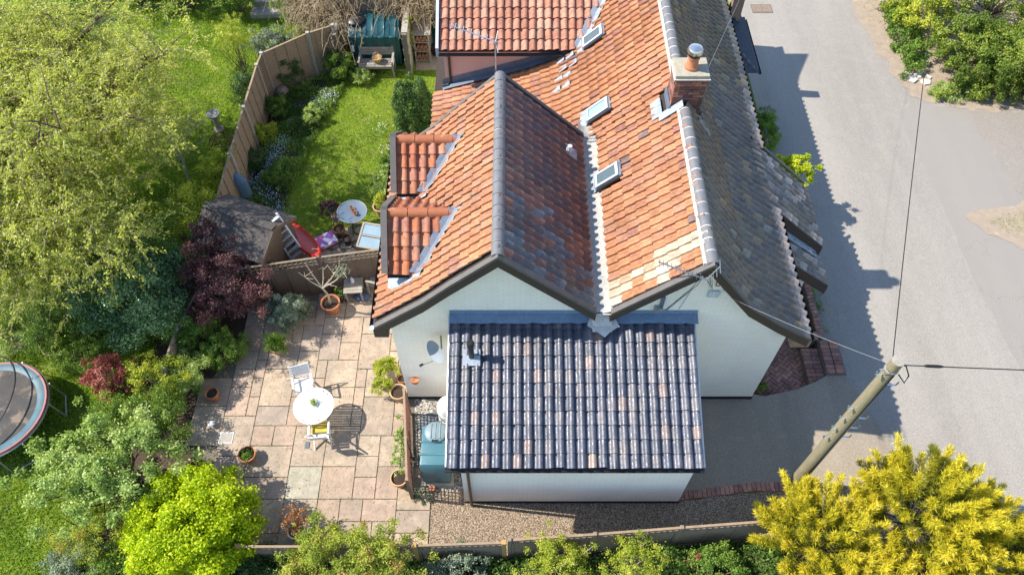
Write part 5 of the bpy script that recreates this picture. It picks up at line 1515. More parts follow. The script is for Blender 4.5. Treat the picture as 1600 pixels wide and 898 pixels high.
for k in range(5):
    a = .35 + 2 * math.pi * k / 5
    c, s = math.cos(a), math.sin(a)
    tgx, tgy = -s * .3, c * .3
    MB().tube([(TR * c + tgx, TR * s + tgy, tz - .05), (TR * 1.06 * c + tgx, TR * 1.06 * s + tgy, .03), (TR * 1.06 * c - tgx, TR * 1.06 * s - tgy, .03), (TR * c - tgx, TR * s - tgy, tz - .05)], .022, 6).build('leg', GREY_METAL, tr, local=True)
MB().tube([(TR * .6 * math.cos(t) - .2, TR * .95 * math.sin(t) + .1, tz + .03 + .25 * max(0, math.cos(t * .5))) for t in np.linspace(-1.2, 1.5, 14)], .02, 6).build('net_pole', BLACK_PLASTIC, tr, local=True)

# ------------------------------------------------------------------ telegraph pole and its cables
po = Vector((6.58, 6.36, 0)); PH = 6.0
pole = thing('telegraph_pole', 'leaning-looking wooden telegraph pole with climbing steps by the driveway', 'pole', po)
pole['label'] = 'wooden telegraph pole with metal climbing steps beside the driveway'
MB().tube([(0, 0, -.1), (0, 0, 1.5), (0, 0, 3.2), (0, 0, 4.8), (0, 0, PH)], [.142, .136, .128, .118, .108], 18).build('shaft', POLE_WOOD, pole, smooth=True, local=True)
MB().lathe([(.108, PH), (.108, PH + .008), (.0, PH + .02)], 18).build('cap', WOOD_GREY, pole, local=True)
MB().lathe([(.112, PH - .30), (.119, PH - .29), (.119, PH - .27), (.112, PH - .26)], 18).build('band', CABLE_GREY, pole, local=True)
for k, z in enumerate((2.9, 3.35, 3.8, 4.25, 5.2, 5.6)):
    for sg in (-1, 1):
        if (k + (sg > 0)) % 2 == 0 and z > 4: continue
        MB().tube([(sg * .10, -.03, z), (sg * .26, -.06, z + .02), (sg * .27, -.06, z + .13)], .016, 6).build('climbing_step', STEEL, pole, local=True)
MB().tube([(.10, -.10, PH - .3), (.22, -.2, PH - .42), (.30, -.1, PH - .35), (.22, .0, PH - .2), (.14, .02, PH - .16)], .012, 6).build('cable_loop', CABLE, pole, local=True)
MB().tube([(-.13, -.05, PH - .2), (-.2, -.1, PH - .1), (-.24, -.05, PH - .22), (-.13, -.02, PH - .3)], .008, 6).build('cable_loop', CABLE_GREY, pole, local=True)
MB().tube([(.0, -.138, .2), (.0, -.13, 3.2), (.02, -.122, PH - .3)], .012, 5).build('down_cable', CABLE, pole, local=True)
def cable(name, label, a, b, sag, r, m, extra=None):
    a, b = Vector(a), Vector(b)
    t = thing(name, label, 'cable', a)
    pts = [a.lerp(b, i / 24) - Vector((0, 0, 4 * sag * (i / 24) * (1 - i / 24))) for i in range(25)]
    MB().tube(pts, r, 5).build('wire', m, t)
    return t
wq = G(1443, 175, 6.3) - (po + Vector((0, .12, PH - .15))); WEND = po + Vector((0, .12, PH - .15)) + wq * 4.0
ptop = po + Vector((0, 0, PH - .15))
cable('overhead_cable', 'thin black cable running from the pole away over the road', ptop + Vector((0, .12, 0)), WEND, .3, .009, CABLE)
c_ = cable('overhead_cable', 'thin dark cable from the pole towards the photo edge over the road', ptop + Vector((.12, 0, 0)), (30, 5.6, 6.2), .25, .011, CABLE)
MB().tube([ptop + Vector((.5, -.01, -.01)), ptop + Vector((.56, -.01, -.01)), ptop + Vector((.78, -.02, -.015)), ptop + Vector((.85, -.02, -.02))], [.012, .028, .028, .012], 8).build('joint_sleeve', CABLE, c_)
cable('service_cable', 'pale service cable from the pole to the street-side gable', ptop + Vector((-.12, .05, 0)), (4.28, WALL_Y - .3, 5.0), .06, .0035, CABLE_GREY)
cable('rear_service_cable', 'faint thin cable crossing above the street-side roof to the far road', (4.16, 13.1, 6.5), (10.0, 26.5, 6.4), .3, .003, CABLE_GREY)

mh = thing('drain_cover', 'brownish rectangular iron cover in the road at the top of the photo', 'cover', G(1190, 14, 0))
MB().box((0, 0, .004), (.75, .5, .01)).build('frame', mat('rusty_iron', (0.22, 0.16, 0.12), (0.15, 0.11, 0.085), 9, .8, bump=.4), mh, local=True)
for k in range(2): MB().box((-.18 + .36 * k, 0, .011), (.33, .42, .008)).build('plate', mat('rusty_plate', (0.26, 0.2, 0.15), (0.18, 0.135, 0.10), 12, .8, bump=.5), mh, local=True)
# ------------------------------------------------------------------ aerials and dish
ae = Vector((3.42, 8.52, 0))
av = thing('television_aerial', 'large bent television aerial on a pole above the lean-to', 'aerial', (3.1, 8.45, 4.2))
pA, pB = Vector((3.02, 8.5, 4.3)), Vector((3.50, 8.25, 5.55))
MB().tube([pA + Vector((-.0, .1, 0)), pA, pA + Vector((.12, -.03, .02)), pB, pB + Vector((.05, 0, .25))], .022, 8).build('mast', GREY_METAL, av)
MB().box(pA + Vector((-.05, .06, -.08)), (.09, .14, .16)).build('bracket', GREY_METAL, av)
bA, bB = Vector((3.62, 8.2, 5.78)), Vector((2.72, 8.45, 6.0))
MB().tube([bA, bB], .014, 6).build('boom', GREY_METAL, av)
for k in range(11):
    c = bA.lerp(bB, .12 + .086 * k)
    MB().tube([c + Vector((.03, .02, -.14)), c + Vector((-.03, -.02, .14))], .007, 5).build('element', STEEL, av)
for sg in (-1, 1):
    f0 = bA + Vector((.05, .02, .12 * sg)); 
    MB().tube([bA, f0 + Vector((.14, .04, .22 * sg))], .009, 5).build('reflector_arm', GREY_METAL, av)
    for k in range(4):
        c = bA.lerp(f0 + Vector((.14, .04, .22 * sg)), .25 + .25 * k)
        MB().tube([c + Vector((-.02, -.16, .0)), c + Vector((.02, .16, .0))], .007, 5).build('reflector_rod', STEEL, av)
av2 = thing('television_aerial', 'slim television aerial rising behind the wing ridge', 'aerial', (-0.33, 13.4, 5.9))
mB = Vector((-0.36, 13.42, 7.05))
MB().tube([(-0.36, 13.42, 5.2), mB], .018, 7).build('mast', STEEL, av2)
e0, e1 = mB + Vector((.12, .02, -.05)), mB + Vector((-.95, .35, .16))
MB().tube([e0, e1], .012, 6).build('boom', STEEL, av2)
for k in range(11):
    c = e0.lerp(e1, .2 + .078 * k)
    MB().tube([c + Vector((-.02, -.09, -.03)), c + Vector((.02, .09, .03))], .006, 5).build('element', STEEL, av2)
for d_ in ((.05, .16, .16), (.05, -.16, -.16), (.05, .16, -.14), (.05, -.16, .14)):
    MB().tube([e0.lerp(e1, .1), e0.lerp(e1, .1) + Vector(d_)], .008, 5).build('reflector_rod', STEEL, av2)
sdh = thing('satellite_dish', 'grey oval satellite dish on the wall left of the black tiled roof', 'satellite dish', (-1.55, 8.5, 3.0))
nd = Vector((.25, -.62, .55)).normalized()
nd = Vector((-.66, -.62, .34)).normalized()
du = Vector((0, 0, 1)); dx_ = nd.cross(du).normalized(); dy_ = dx_.cross(nd)
dc = Vector((-1.60, 8.18, 3.15))
V, F = [], []
for i in range(6):
    r = .28 * i / 5
    for k in range(24):
        t = 2 * math.pi * k / 24
        V.append(dc + dx_ * r * math.cos(t) + dy_ * r * .9 * math.sin(t) + nd * (.06 * (i / 5) ** 2))
for i in range(5):
    for k in range(24): F.append((i * 24 + k, i * 24 + (k + 1) % 24, i * 24 + 24 + (k + 1) % 24, i * 24 + 24 + k))
MB().add(V, F).build('dish', mat('dish_grey', (0.27, 0.30, 0.33), (0.22, 0.245, 0.27), 5, .5), sdh, smooth=True)
arm = dc - dy_ * .3 + nd * .06
lnb = dc - dy_ * .22 + nd * .46
MB().tube([arm, lnb], .012, 6).build('arm', GREY_METAL, sdh)
MB().tube([lnb - nd * .02, lnb - nd * .1], .03, 8).build('receiver', BLACK_PLASTIC, sdh)
MB().tube([dc - nd * .01, dc - nd * .12, (-1.55, 8.55, 3.05), (-1.55, 8.62, 3.05)], .02, 6).build('bracket', GREY_METAL, sdh)

# ------------------------------------------------------------------ foliage
def unit(v):
    return v / np.maximum(np.linalg.norm(v, axis=1, keepdims=True), 1e-6)
def leaf_quads(P, Nn, A, size, width):
    """one pointed leaf for every row: base P, normal Nn, length direction A"""
    B = unit(np.cross(Nn, A))
    s, w = size[:, None], width[:, None]
    V = np.empty((len(P), 4, 3), np.float32)
    V[:, 0] = P
    V[:, 1] = P + A * s * 0.5 + B * w * 0.5
    V[:, 2] = P + A * s
    V[:, 3] = P + A * s * 0.5 - B * w * 0.5
    return V.reshape(-1, 3)
def needle_tris(P, Nn, A, size, width):
    B = unit(np.cross(Nn, A))
    V = np.empty((len(P), 3, 3), np.float32)
    V[:, 0] = P - B * width[:, None] * .5
    V[:, 1] = P + B * width[:, None] * .5
    V[:, 2] = P + A * size[:, None]
    return V.reshape(-1, 3)
def leaves(name, P, out, m, parent, size=0.06, width=0.035, rnd=None, tilt=0.8, droop=0.0, floor=0.02, along=None, tri=False):
    n = len(P)
    Nn = unit(out + rng.normal(0, tilt, (n, 3)))
    A = rng.normal(0, 1, (n, 3)) if along is None else along + rng.normal(0, 0.35, (n, 3))
    A[:, 2] -= droop
    A = unit(A - Nn * np.sum(A * Nn, axis=1, keepdims=True) * 0.85)
    keep = P[:, 2] > floor
    P, Nn, A = P[keep], Nn[keep], A[keep]
    rnd = (rng.random(n) if rnd is None else rnd)[keep]
    sz = size * rng.uniform(0.6, 1.3, len(P)); wd = width * rng.uniform(0.7, 1.2, len(P))
    k = 3 if tri else 4
    V = (needle_tris if tri else leaf_quads)(P, Nn, A, sz, wd)
    return fast_mesh(name, V, k, m, parent, {'rnd': (np.repeat(np.clip(rnd, 0, 1), k), 'FLOAT')})
def lobed(center, radii, n, lobes=36, lobe_r=0.34, zmin=-0.35, inner=0.15, rough=0.22, hue=0.55):
    """points on the skins of many small lobes that together make an uneven dome; -> points, outward normals, tint"""
    c, r = np.array(center), np.array(radii)
    lobes, lobe_r = int(lobes * 2.4), lobe_r * .62
    d = unit(rng.normal(0, 1, (lobes * 4, 3)))
    d = d[d[:, 2] > zmin][:lobes]
    k = rng.uniform(0.5, 0.97, len(d)) * (1 + rng.normal(0, rough, len(d)) * 0.5)
    L = c + d * r * k[:, None]
    lr = lobe_r * rng.uniform(0.6, 1.25, len(d)) * r.mean()
    tint = rng.random(len(d))
    wts = lr ** 2 / np.sum(lr ** 2)
    i = rng.choice(len(d), n, p=wts)
    e = unit(rng.normal(0, 1, (n, 3)) + d[i] * 0.55 + np.array([0, 0, .25]))
    rad = lr[i] * np.where(rng.random(n) < inner, rng.uniform(0.2, 0.8, n), np.abs(rng.normal(0.95, 0.22, n)))
    rad *= np.where(rng.random(n) < .05, 1.5, 1.0)
    P = L[i] + e * rad[:, None] * np.array([1, 1, .85])
    t = np.clip(tint[i] * hue + rng.random(n) * (1 - hue), 0, 1)
    return P, unit(e + d[i] * .4), t, L
def stems(parent, base, tops, r, m, name='stem', n=5, wob=0.12):
    b = MB()
    base = Vector(base)
    for t in tops:
        t = Vector(t)
        mid = base.lerp(t, .5) + Vector((random.gauss(0, wob), random.gauss(0, wob), random.uniform(0, wob)))
        q = base.lerp(t, .2) + Vector((random.gauss(0, wob * .3), random.gauss(0, wob * .3), 0))
        b.tube([base, q, mid, t], [r, r * .8, r * .55, r * .2], n, cap=False)
    return b.build(name, m, parent, smooth=True)
def bush(name, label, cat, base, radii, zc, n, m, size=.06, width=.035, lobes=36, lobe_r=.34, zmin=-.35, stem_m=None, stem_r=.03, nst=9, group=None, tilt=.8, hue=.55, droop=0.0, inner=.15, rough=.22, part='crown', floor=.02):
    t = thing(name, label, cat, (base[0], base[1], base[2] if len(base) > 2 else 0), group=group)
    z0 = t.location.z
    P, o, tt, L = lobed((base[0], base[1], z0 + zc), radii, n, lobes, lobe_r, zmin, inner, rough, hue)
    leaves(part, P, o, m, t, size, width, tt, tilt, droop, floor + min(z0, 0))
    if stem_m is not None:
        idx = rng.choice(len(L), min(nst, len(L)), replace=False)
        stems(t, (base[0], base[1], z0 - .02), [L[i] for i in idx], stem_r, stem_m)
    return t

LM = leaf_mat
W_LEAF = LM('willow_leaf', [(0.0, (0.17, 0.195, 0.045)), (0.35, (0.35, 0.38, 0.065)), (0.7, (0.48, 0.505, 0.085)), (1.0, (0.66, 0.64, 0.18))], .4)
LAUREL = LM('laurel_leaf', [(0.0, (0.05, 0.105, 0.035)), (0.5, (0.10, 0.19, 0.07)), (0.85, (0.18, 0.28, 0.12)), (1.0, (0.36, 0.44, 0.27))], .2, .35, .5)
PURPLE = LM('purple_leaf', [(0.0, (0.055, 0.022, 0.026)), (0.5, (0.12, 0.05, 0.053)), (0.85, (0.20, 0.10, 0.095)), (1.0, (0.36, 0.23, 0.2))], .25)
LIME = LM('lime_leaf', [(0.0, (0.18, 0.28, 0.008)), (0.3, (0.38, 0.50, 0.01)), (0.7, (0.60, 0.70, 0.018)), (1.0, (0.78, 0.78, 0.07))], .38, gain=1.0)
PALEGREEN = LM('pale_green_leaf', [(0.0, (0.12, 0.18, 0.045)), (0.4, (0.26, 0.36, 0.085)), (0.75, (0.40, 0.49, 0.16)), (1.0, (0.58, 0.62, 0.3))], .35)
MIDGREEN = LM('mid_green_leaf', [(0.0, (0.05, 0.10, 0.02)), (0.45, (0.125, 0.215, 0.035)), (0.8, (0.215, 0.32, 0.05)), (1.0, (0.38, 0.45, 0.11))], .35)
DARKGREEN = LM('dark_green_leaf', [(0.0, (0.025, 0.055, 0.018)), (0.5, (0.065, 0.12, 0.034)), (0.85, (0.12, 0.19, 0.05)), (1.0, (0.22, 0.28, 0.1))], .2)
YELLOWGREEN = LM('yellow_green_leaf', [(0.0, (0.14, 0.18, 0.02)), (0.4, (0.30, 0.36, 0.035)), (0.75, (0.46, 0.48, 0.06)), (1.0, (0.62, 0.55, 0.12))], .35)
REDTIP = LM('red_tipped_leaf', [(0.0, (0.12, 0.17, 0.025)), (0.35, (0.28, 0.34, 0.045)), (0.72, (0.42, 0.45, 0.07)), (0.86, (0.36, 0.20, 0.08)), (1.0, (0.40, 0.10, 0.07))], .35)
REDLEAF = LM('photinia_leaf', [(0.0, (0.10, 0.04, 0.03)), (0.45, (0.26, 0.07, 0.06)), (0.8, (0.42, 0.13, 0.11)), (1.0, (0.5, 0.36, 0.28))], .3)
SILVER = LM('silver_leaf', [(0.0, (0.09, 0.13, 0.075)), (0.5, (0.19, 0.24, 0.155)), (0.85, (0.31, 0.35, 0.25)), (1.0, (0.48, 0.5, 0.4))], .2)
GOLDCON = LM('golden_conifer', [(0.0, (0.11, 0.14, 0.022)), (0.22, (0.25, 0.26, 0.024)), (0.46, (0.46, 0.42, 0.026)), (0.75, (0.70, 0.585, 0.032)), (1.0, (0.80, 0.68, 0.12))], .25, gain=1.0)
YEW = LM('yew_needle', [(0.0, (0.02, 0.05, 0.014)), (0.5, (0.055, 0.11, 0.025)), (0.85, (0.115, 0.19, 0.04)), (1.0, (0.24, 0.3, 0.07))], .15)
COPPER = LM('copper_leaf', [(0.0, (0.2, 0.09, 0.04)), (0.5, (0.42, 0.21, 0.10)), (1.0, (0.62, 0.42, 0.25))], .35)
HEDGE = LM('hedge_leaf', [(0.0, (0.05, 0.085, 0.015)), (0.4, (0.14, 0.2, 0.028)), (0.75, (0.25, 0.31, 0.045)), (1.0, (0.46, 0.47, 0.09))], .3)
ACER = LM('acer_leaf', [(0.0, (0.25, 0.33, 0.02)), (0.6, (0.5, 0.56, 0.03)), (1.0, (0.7, 0.66, 0.1))], .4)
BLADE = LM('grass_blade', [(0.0, (0.13, 0.215, 0.02)), (0.45, (0.24, 0.35, 0.034)), (0.8, (0.36, 0.45, 0.05)), (1.0, (0.5, 0.48, 0.16))], .35)
FORGET = LM('blue_flower', [(0.0, (0.22, 0.30, 0.55)), (0.6, (0.42, 0.5, 0.75)), (1.0, (0.75, 0.78, 0.85))], .2)
WHITEFL = LM('white_flower', [(0.0, (0.6, 0.6, 0.55)), (1.0, (0.85, 0.84, 0.8))], .2)
PINKFL = LM('pink_flower', [(0.0, (0.6, 0.03, 0.2)), (1.0, (0.75, 0.12, 0.35))], .2)

# ---- the big willow over the neighbouring garden
wb_ = Vector((-13.2, 13.2, 0))
willow = thing('willow_tree', 'large yellow-green willow with fine grey twigs over the left garden', 'tree', wb_)
tr_ = MB()
tr_.tube([wb_, wb_ + Vector((.1, .2, .9)), wb_ + Vector((.25, .5, 1.9))], [.28, .23, .2], 12)
limbs, tw_start = [], []
wr = random.Random(21)
for k in range(15):
    a = 2 * math.pi * k / 15 + wr.uniform(-.2, .2)
    rr = wr.uniform(2.2, 4.2)
    s0_ = wb_ + Vector((.2, .4, wr.uniform(1.2, 1.9)))
    e_ = wb_ + Vector((.4 + rr * math.cos(a), 1.4 + rr * 1.05 * math.sin(a), wr.uniform(3.4, 5.2)))
    m1 = s0_.lerp(e_, .35) + Vector((0, 0, .7)); m2 = s0_.lerp(e_, .7) + Vector((wr.gauss(0, .2), wr.gauss(0, .2), .6))
    tr_.tube([s0_, m1, m2, e_], [.12, .085, .055, .02], 7, cap=False)
    for t in np.linspace(.3, 1.0, 9):
        p = s0_.lerp(m1, min(1, t / .35)) if t < .35 else (m1.lerp(m2, (t - .35) / .35) if t < .7 else m2.lerp(e_, (t - .7) / .3))
        tw_start.append(p)
        for q in range(3):
            d = Vector((wr.gauss(0, 1), wr.gauss(0, 1), wr.uniform(-.1, 1.0))).normalized() * wr.uniform(.5, 1.4)
            tr_.tube([p, p + d * .5 + Vector((0, 0, .1)), p + d], [.022, .015, .007], 4, cap=False)
            tw_start.append(p + d * .5); tw_start.append(p + d)
tr_.build('trunk', BARK, willow, smooth=True)
S0 = np.array([list(p) for p in tw_start])
ex = unit(rng.normal(0, 1, (900, 3))); ex = ex[ex[:, 2] > -.35] * rng.uniform(.55, 1.0, (int((ex[:, 2] > -.35).sum()), 1))
ex2 = unit(rng.normal(0, 1, (260, 3))) * rng.uniform(.4, 1.0, (260, 1))
S0 = np.concatenate([S0, np.array([-11.3, 11.0, 3.3]) + ex2 * np.array([2.7, 1.5, 1.2]), np.array([-13.0, 14.7, 2.9]) + ex * np.array([4.2, 4.5, 2.3])])
NT_ = 6500
i = rng.integers(0, len(S0), NT_)
st = S0[i] + rng.normal(0, .28, (NT_, 3))
dirs = rng.normal(0, 1, (NT_, 3)); dirs[:, 2] = rng.uniform(-.35, .75, NT_); dirs = unit(dirs)
ln = rng.uniform(.45, 1.15, NT_)
SEG = 5
T = np.linspace(0, 1, SEG)
path_ = st[:, None, :] + dirs[:, None, :] * (ln[:, None] * T[None, :])[:, :, None]
path_[:, :, 2] -= (T[None, :] ** 2) * ln[:, None] * .45
path_[:, :, 2] = np.maximum(path_[:, :, 2], .5)
# twigs as slim three-sided rods
side = unit(np.cross(dirs, rng.normal(0, 1, (NT_, 3)))); side2 = unit(np.cross(dirs, side))
rad_ = .0075 * (1 - .7 * T)
ring = np.stack([path_ + side[:, None, :] * rad_[None, :, None], path_ + (-.5 * side + .87 * side2)[:, None, :] * rad_[None, :, None], path_ + (-.5 * side - .87 * side2)[:, None, :] * rad_[None, :, None]], axis=2)
Vt = ring.reshape(-1, 3)
ft = []
bidx = (np.arange(NT_)[:, None] * SEG + np.arange(SEG - 1)[None, :]).ravel() * 3
for k in range(3):
    k2 = (k + 1) % 3
    ft.append(np.stack([bidx + k, bidx + k2, bidx + 3 + k2, bidx + 3 + k], axis=1))
fast_mesh('twigs', Vt, 4, BARK_GREY, willow, None, True, np.concatenate(ft))
NL = 255000
j = rng.integers(0, NT_, NL); tt_ = rng.uniform(.05, 1, NL)
Pl = st[j] + dirs[j] * (ln[j] * tt_)[:, None]; Pl[:, 2] -= tt_ ** 2 * ln[j] * .45
Pl += rng.normal(0, .035, (NL, 3))
Pl[:, 2] = np.maximum(Pl[:, 2], .4)
tint = rng.random(NT_)
leaves('crown', Pl, np.tile(np.array([0, 0, 1.0]), (NL, 1)), W_LEAF, willow, .086, .034, np.clip(tint[j] * .5 + rng.random(NL) * .5, 0, 1), 1.0, .35, .2, dirs[j] * .8)

# ---- shrubs of the left garden and the border
def gp_(u, v, z=0.0):
    p = G(u, v, z); return (p.x, p.y)
bush('laurel_bush', 'large dark glossy green laurel in the left border', 'shrub', gp_(222, 478, .6), (1.55, 1.35, 1.25), 1.15, 26000, LAUREL, .085, .036, 46, .30, stem_m=BARK)
bush('thicket_shrub', 'tangled olive-green shrub between willow and shed roof', 'shrub', gp_(262, 405, .6), (1.25, 1.0, 1.1), 1.2, 15000, MIDGREEN, .06, .03, 34, .32, stem_m=BARK_GREY)
bush('thicket_shrub', 'loose yellow-green shrub leaning on the left side of the shed', 'shrub', gp_(308, 360, .8), (.95, .9, 1.05), 1.3, 9000, YELLOWGREEN, .055, .03, 30, .32, stem_m=BARK_GREY, inner=.3)
bush('thicket_shrub', 'brownish green thicket under the willow at the left photo edge', 'shrub', gp_(60, 470, .3), (1.9, 1.5, .75), .45, 15000, MIDGREEN, .06, .03, 40, .3, stem_m=BARK_GREY, inner=.35, rough=.4)
bush('undergrowth_shrub', 'low olive undergrowth in front of the dark laurel', 'shrub', gp_(120, 440, .3), (1.5, 1.4, .8), .5, 11000, PALEGREEN, .055, .028, 36, .3, stem_m=BARK_GREY, inner=.35, rough=.4)
bush('thicket_shrub', 'grey twiggy shrub at the left photo edge above the trampoline', 'shrub', gp_(40, 525, .2), (1.5, 1.0, .5), .25, 7000, PALEGREEN, .05, .024, 34, .3, stem_m=BARK_GREY, nst=20, inner=.4, rough=.5)
bush('thicket_shrub', 'dense grey-green brambles at the left photo edge under the willow', 'shrub', gp_(20, 400, .5), (1.6, 1.3, .7), .5, 9000, MIDGREEN, .055, .028, 34, .3, stem_m=BARK_GREY, nst=20, inner=.4, rough=.5)
bush('fern_clump', 'low fern-like clump between the laurel and the trampoline', 'plants', gp_(130, 545, .2), (.9, .8, .35), .15, 7000, MIDGREEN, .07, .022, 34, .28, stem_m=BARK, inner=.3, rough=.4)
bush('purple_shrub', 'purple-leaved shrub in front of the shed and dark fence', 'shrub', gp_(368, 468, .6), (1.12, 1.0, 1.05), 1.15, 24000, PURPLE, .06, .034, 40, .27, stem_m=BARK_PALE, nst=22, stem_r=.022, inner=.3, rough=.35)
bush('green_shrub', 'mid green shrub between the laurel and the purple shrub', 'shrub', gp_(300, 520, .4), (.75, .7, .7), .65, 13000, MIDGREEN, .055, .03, 34, .3, stem_m=BARK)
bush('green_shrub', 'yellowish green sprawling plant hiding the old plank fence', 'shrub', gp_(296, 590, .4), (.5, .65, .5), .6, 7000, PALEGREEN, .05, .028, 28, .3, stem_m=BARK_PALE, rough=.4)
bush('purple_shrub', 'small reddish purple sapling against the shed roof', 'shrub', gp_(335, 408, .9), (.5, .55, .6), 1.75, 2800, PURPLE, .06, .034, 20, .3, stem_m=BARK_PALE, inner=.4)
bush('green_shrub', 'fresh green low shrub at the corner of the patio below the purple shrub', 'shrub', gp_(352, 552, .3), (.62, .55, .5), .4, 9000, MIDGREEN, .045, .026, 30, .3, stem_m=BARK)
bush('silver_shrub', 'rounded silver-green shrub at the patio edge by the dark fence', 'shrub', gp_(452, 492, .3), (.56, .5, .5), .5, 20000, SILVER, .05, .026, 34, .30, stem_m=BARK)
bush('photinia_shrub', 'small red-leaved shrub at the edge of the left border', 'shrub', gp_(182, 596, .5), (.72, .5, .55), .75, 4200, REDLEAF, .075, .035, 26, .3, stem_m=BARK, inner=.3)
yb = bush('yellow_spray_shrub', 'arching yellow-green sprays beside the red-leaved shrub', 'shrub', gp_(262, 600, .4), (.9, .55, .7), .75, 6500, YELLOWGREEN, .055, .03, 30, .26, stem_m=BARK_PALE, nst=14, inner=.35, rough=.5)
bush('green_shrub', 'dull green shrub between the yellow sprays and the pale green tree', 'shrub', gp_(235, 655, .3), (1.25, .75, .6), .6, 12000, MIDGREEN, .05, .028, 36, .28, stem_m=BARK)
bush('pale_green_tree', 'small tree with pale silvery green leaves reaching over the left lawn', 'tree', gp_(190, 752, .6), (1.7, 1.25, .85), 1.45, 21000, PALEGREEN, .075, .045, 60, .2, stem_m=BARK, stem_r=.05, nst=26, inner=.35, rough=.55)
bush('lime_shrub', 'bright lime green rounded shrub in full sun by the patio corner', 'shrub', gp_(314, 832, .5), (1.42, 1.32, 1.08), 1.0, 58000, LIME, .07, .045, 110, .24, stem_m=BARK, stem_r=.05, nst=20, rough=.06, hue=.35, zmin=-.5)
bush('golden_spirea', 'golden bronze low shrub left of the lime green dome', 'shrub', gp_(160, 838, .3), (.95, .8, .5), .4, 9500, REDTIP, .045, .022, 36, .26, stem_m=BARK, rough=.3)
bush('silver_shrub', 'grey-green low plant on the left lawn edge beneath the bronze shrub', 'shrub', gp_(120, 890, .2), (.8, .6, .4), .3, 5000, SILVER, .05, .024, 26, .28, stem_m=BARK)
bush('green_shrub', 'green shrub beneath the lime dome at the bottom of the photo', 'shrub', gp_(210, 905, .3), (1.1, .7, .5), .4, 7000, MIDGREEN, .05, .028, 30, .28, stem_m=BARK)
bush('green_shrub', 'dark leafy shrub behind the front fence near the lime dome', 'shrub', gp_(395, 892, .2), (1.0, .5, .45), .3, 7000, DARKGREEN, .06, .03, 26, .3, stem_m=BARK)
# hedge plants in front of the front fence
bush('red_tipped_shrub', 'big yellow-green shrub with reddish tips before the front fence', 'shrub', gp_(548, 885, .8), (1.55, .85, 1.0), 1.0, 26000, REDTIP, .052, .03, 62, .2, stem_m=BARK, stem_r=.03, nst=24, rough=.35, inner=.25)
bush('variegated_shrub', 'low cream-edged grey-green shrub at the foot of the fence', 'shrub', gp_(715, 893, .3), (.75, .5, .45), .4, 8000, SILVER, .05, .03, 30, .26, stem_m=BARK)
bush('privet_shrub', 'loose pale privet growing above the front fence below the lean-to', 'shrub', gp_(868, 890, .5), (.8, .65, .85), .75, 12000, YELLOWGREEN, .042, .022, 42, .22, stem_m=BARK_GREY, nst=22, rough=.5, inner=.35)
bush('privet_shrub', 'tall spindly privet with bare twigs at the fence joint', 'shrub', gp_(985, 890, .5), (.6, .6, .85), .8, 7000, YELLOWGREEN, .042, .022, 34, .22, stem_m=BARK_GREY, nst=26, rough=.55, inner=.4)
gc = thing('ground_cover', 'mixed green ground cover along the bottom photo edge before the fence', 'plants', (1.5, 3.8, 0)); gc['kind'] = 'stuff'
n = 42000
X = rng.uniform(-6.3, 6.2, n); Y = rng.uniform(2.6, 4.62, n) + (X > 0) * np.minimum(.4, X * .08)
hgt = .22 + .2 * np.sin(X * 2.1 + 1.0) * np.cos(Y * 2.7) + .12 * np.sin(X * 6.3 + Y * 5.1)
Z = np.maximum(.03, hgt) * rng.uniform(.35, 1.1, n)
leaves('leaves', np.stack([X, Y, Z], 1), np.tile([0, 0, 1.0], (n, 1)), MIDGREEN, gc, .07, .042, np.clip(.5 + .35 * np.sin(X * 1.3 + Y) + rng.normal(0, .22, n), 0, 1), .7)
bush('yellow_green_shrub', 'bright green young shrub at the fence end by the golden conifer', 'shrub', gp_(1118, 893, .3), (.8, .5, .45), .35, 9000, MIDGREEN, .05, .03, 34, .26, stem_m=BARK)
bush('privet_shrub', 'small red-tinted seedling bush in the ground cover before the fence', 'shrub', gp_(1090, 880, .3), (.22, .2, .25), .35, 500, REDLEAF, .05, .03, 8, .3, stem_m=BARK)

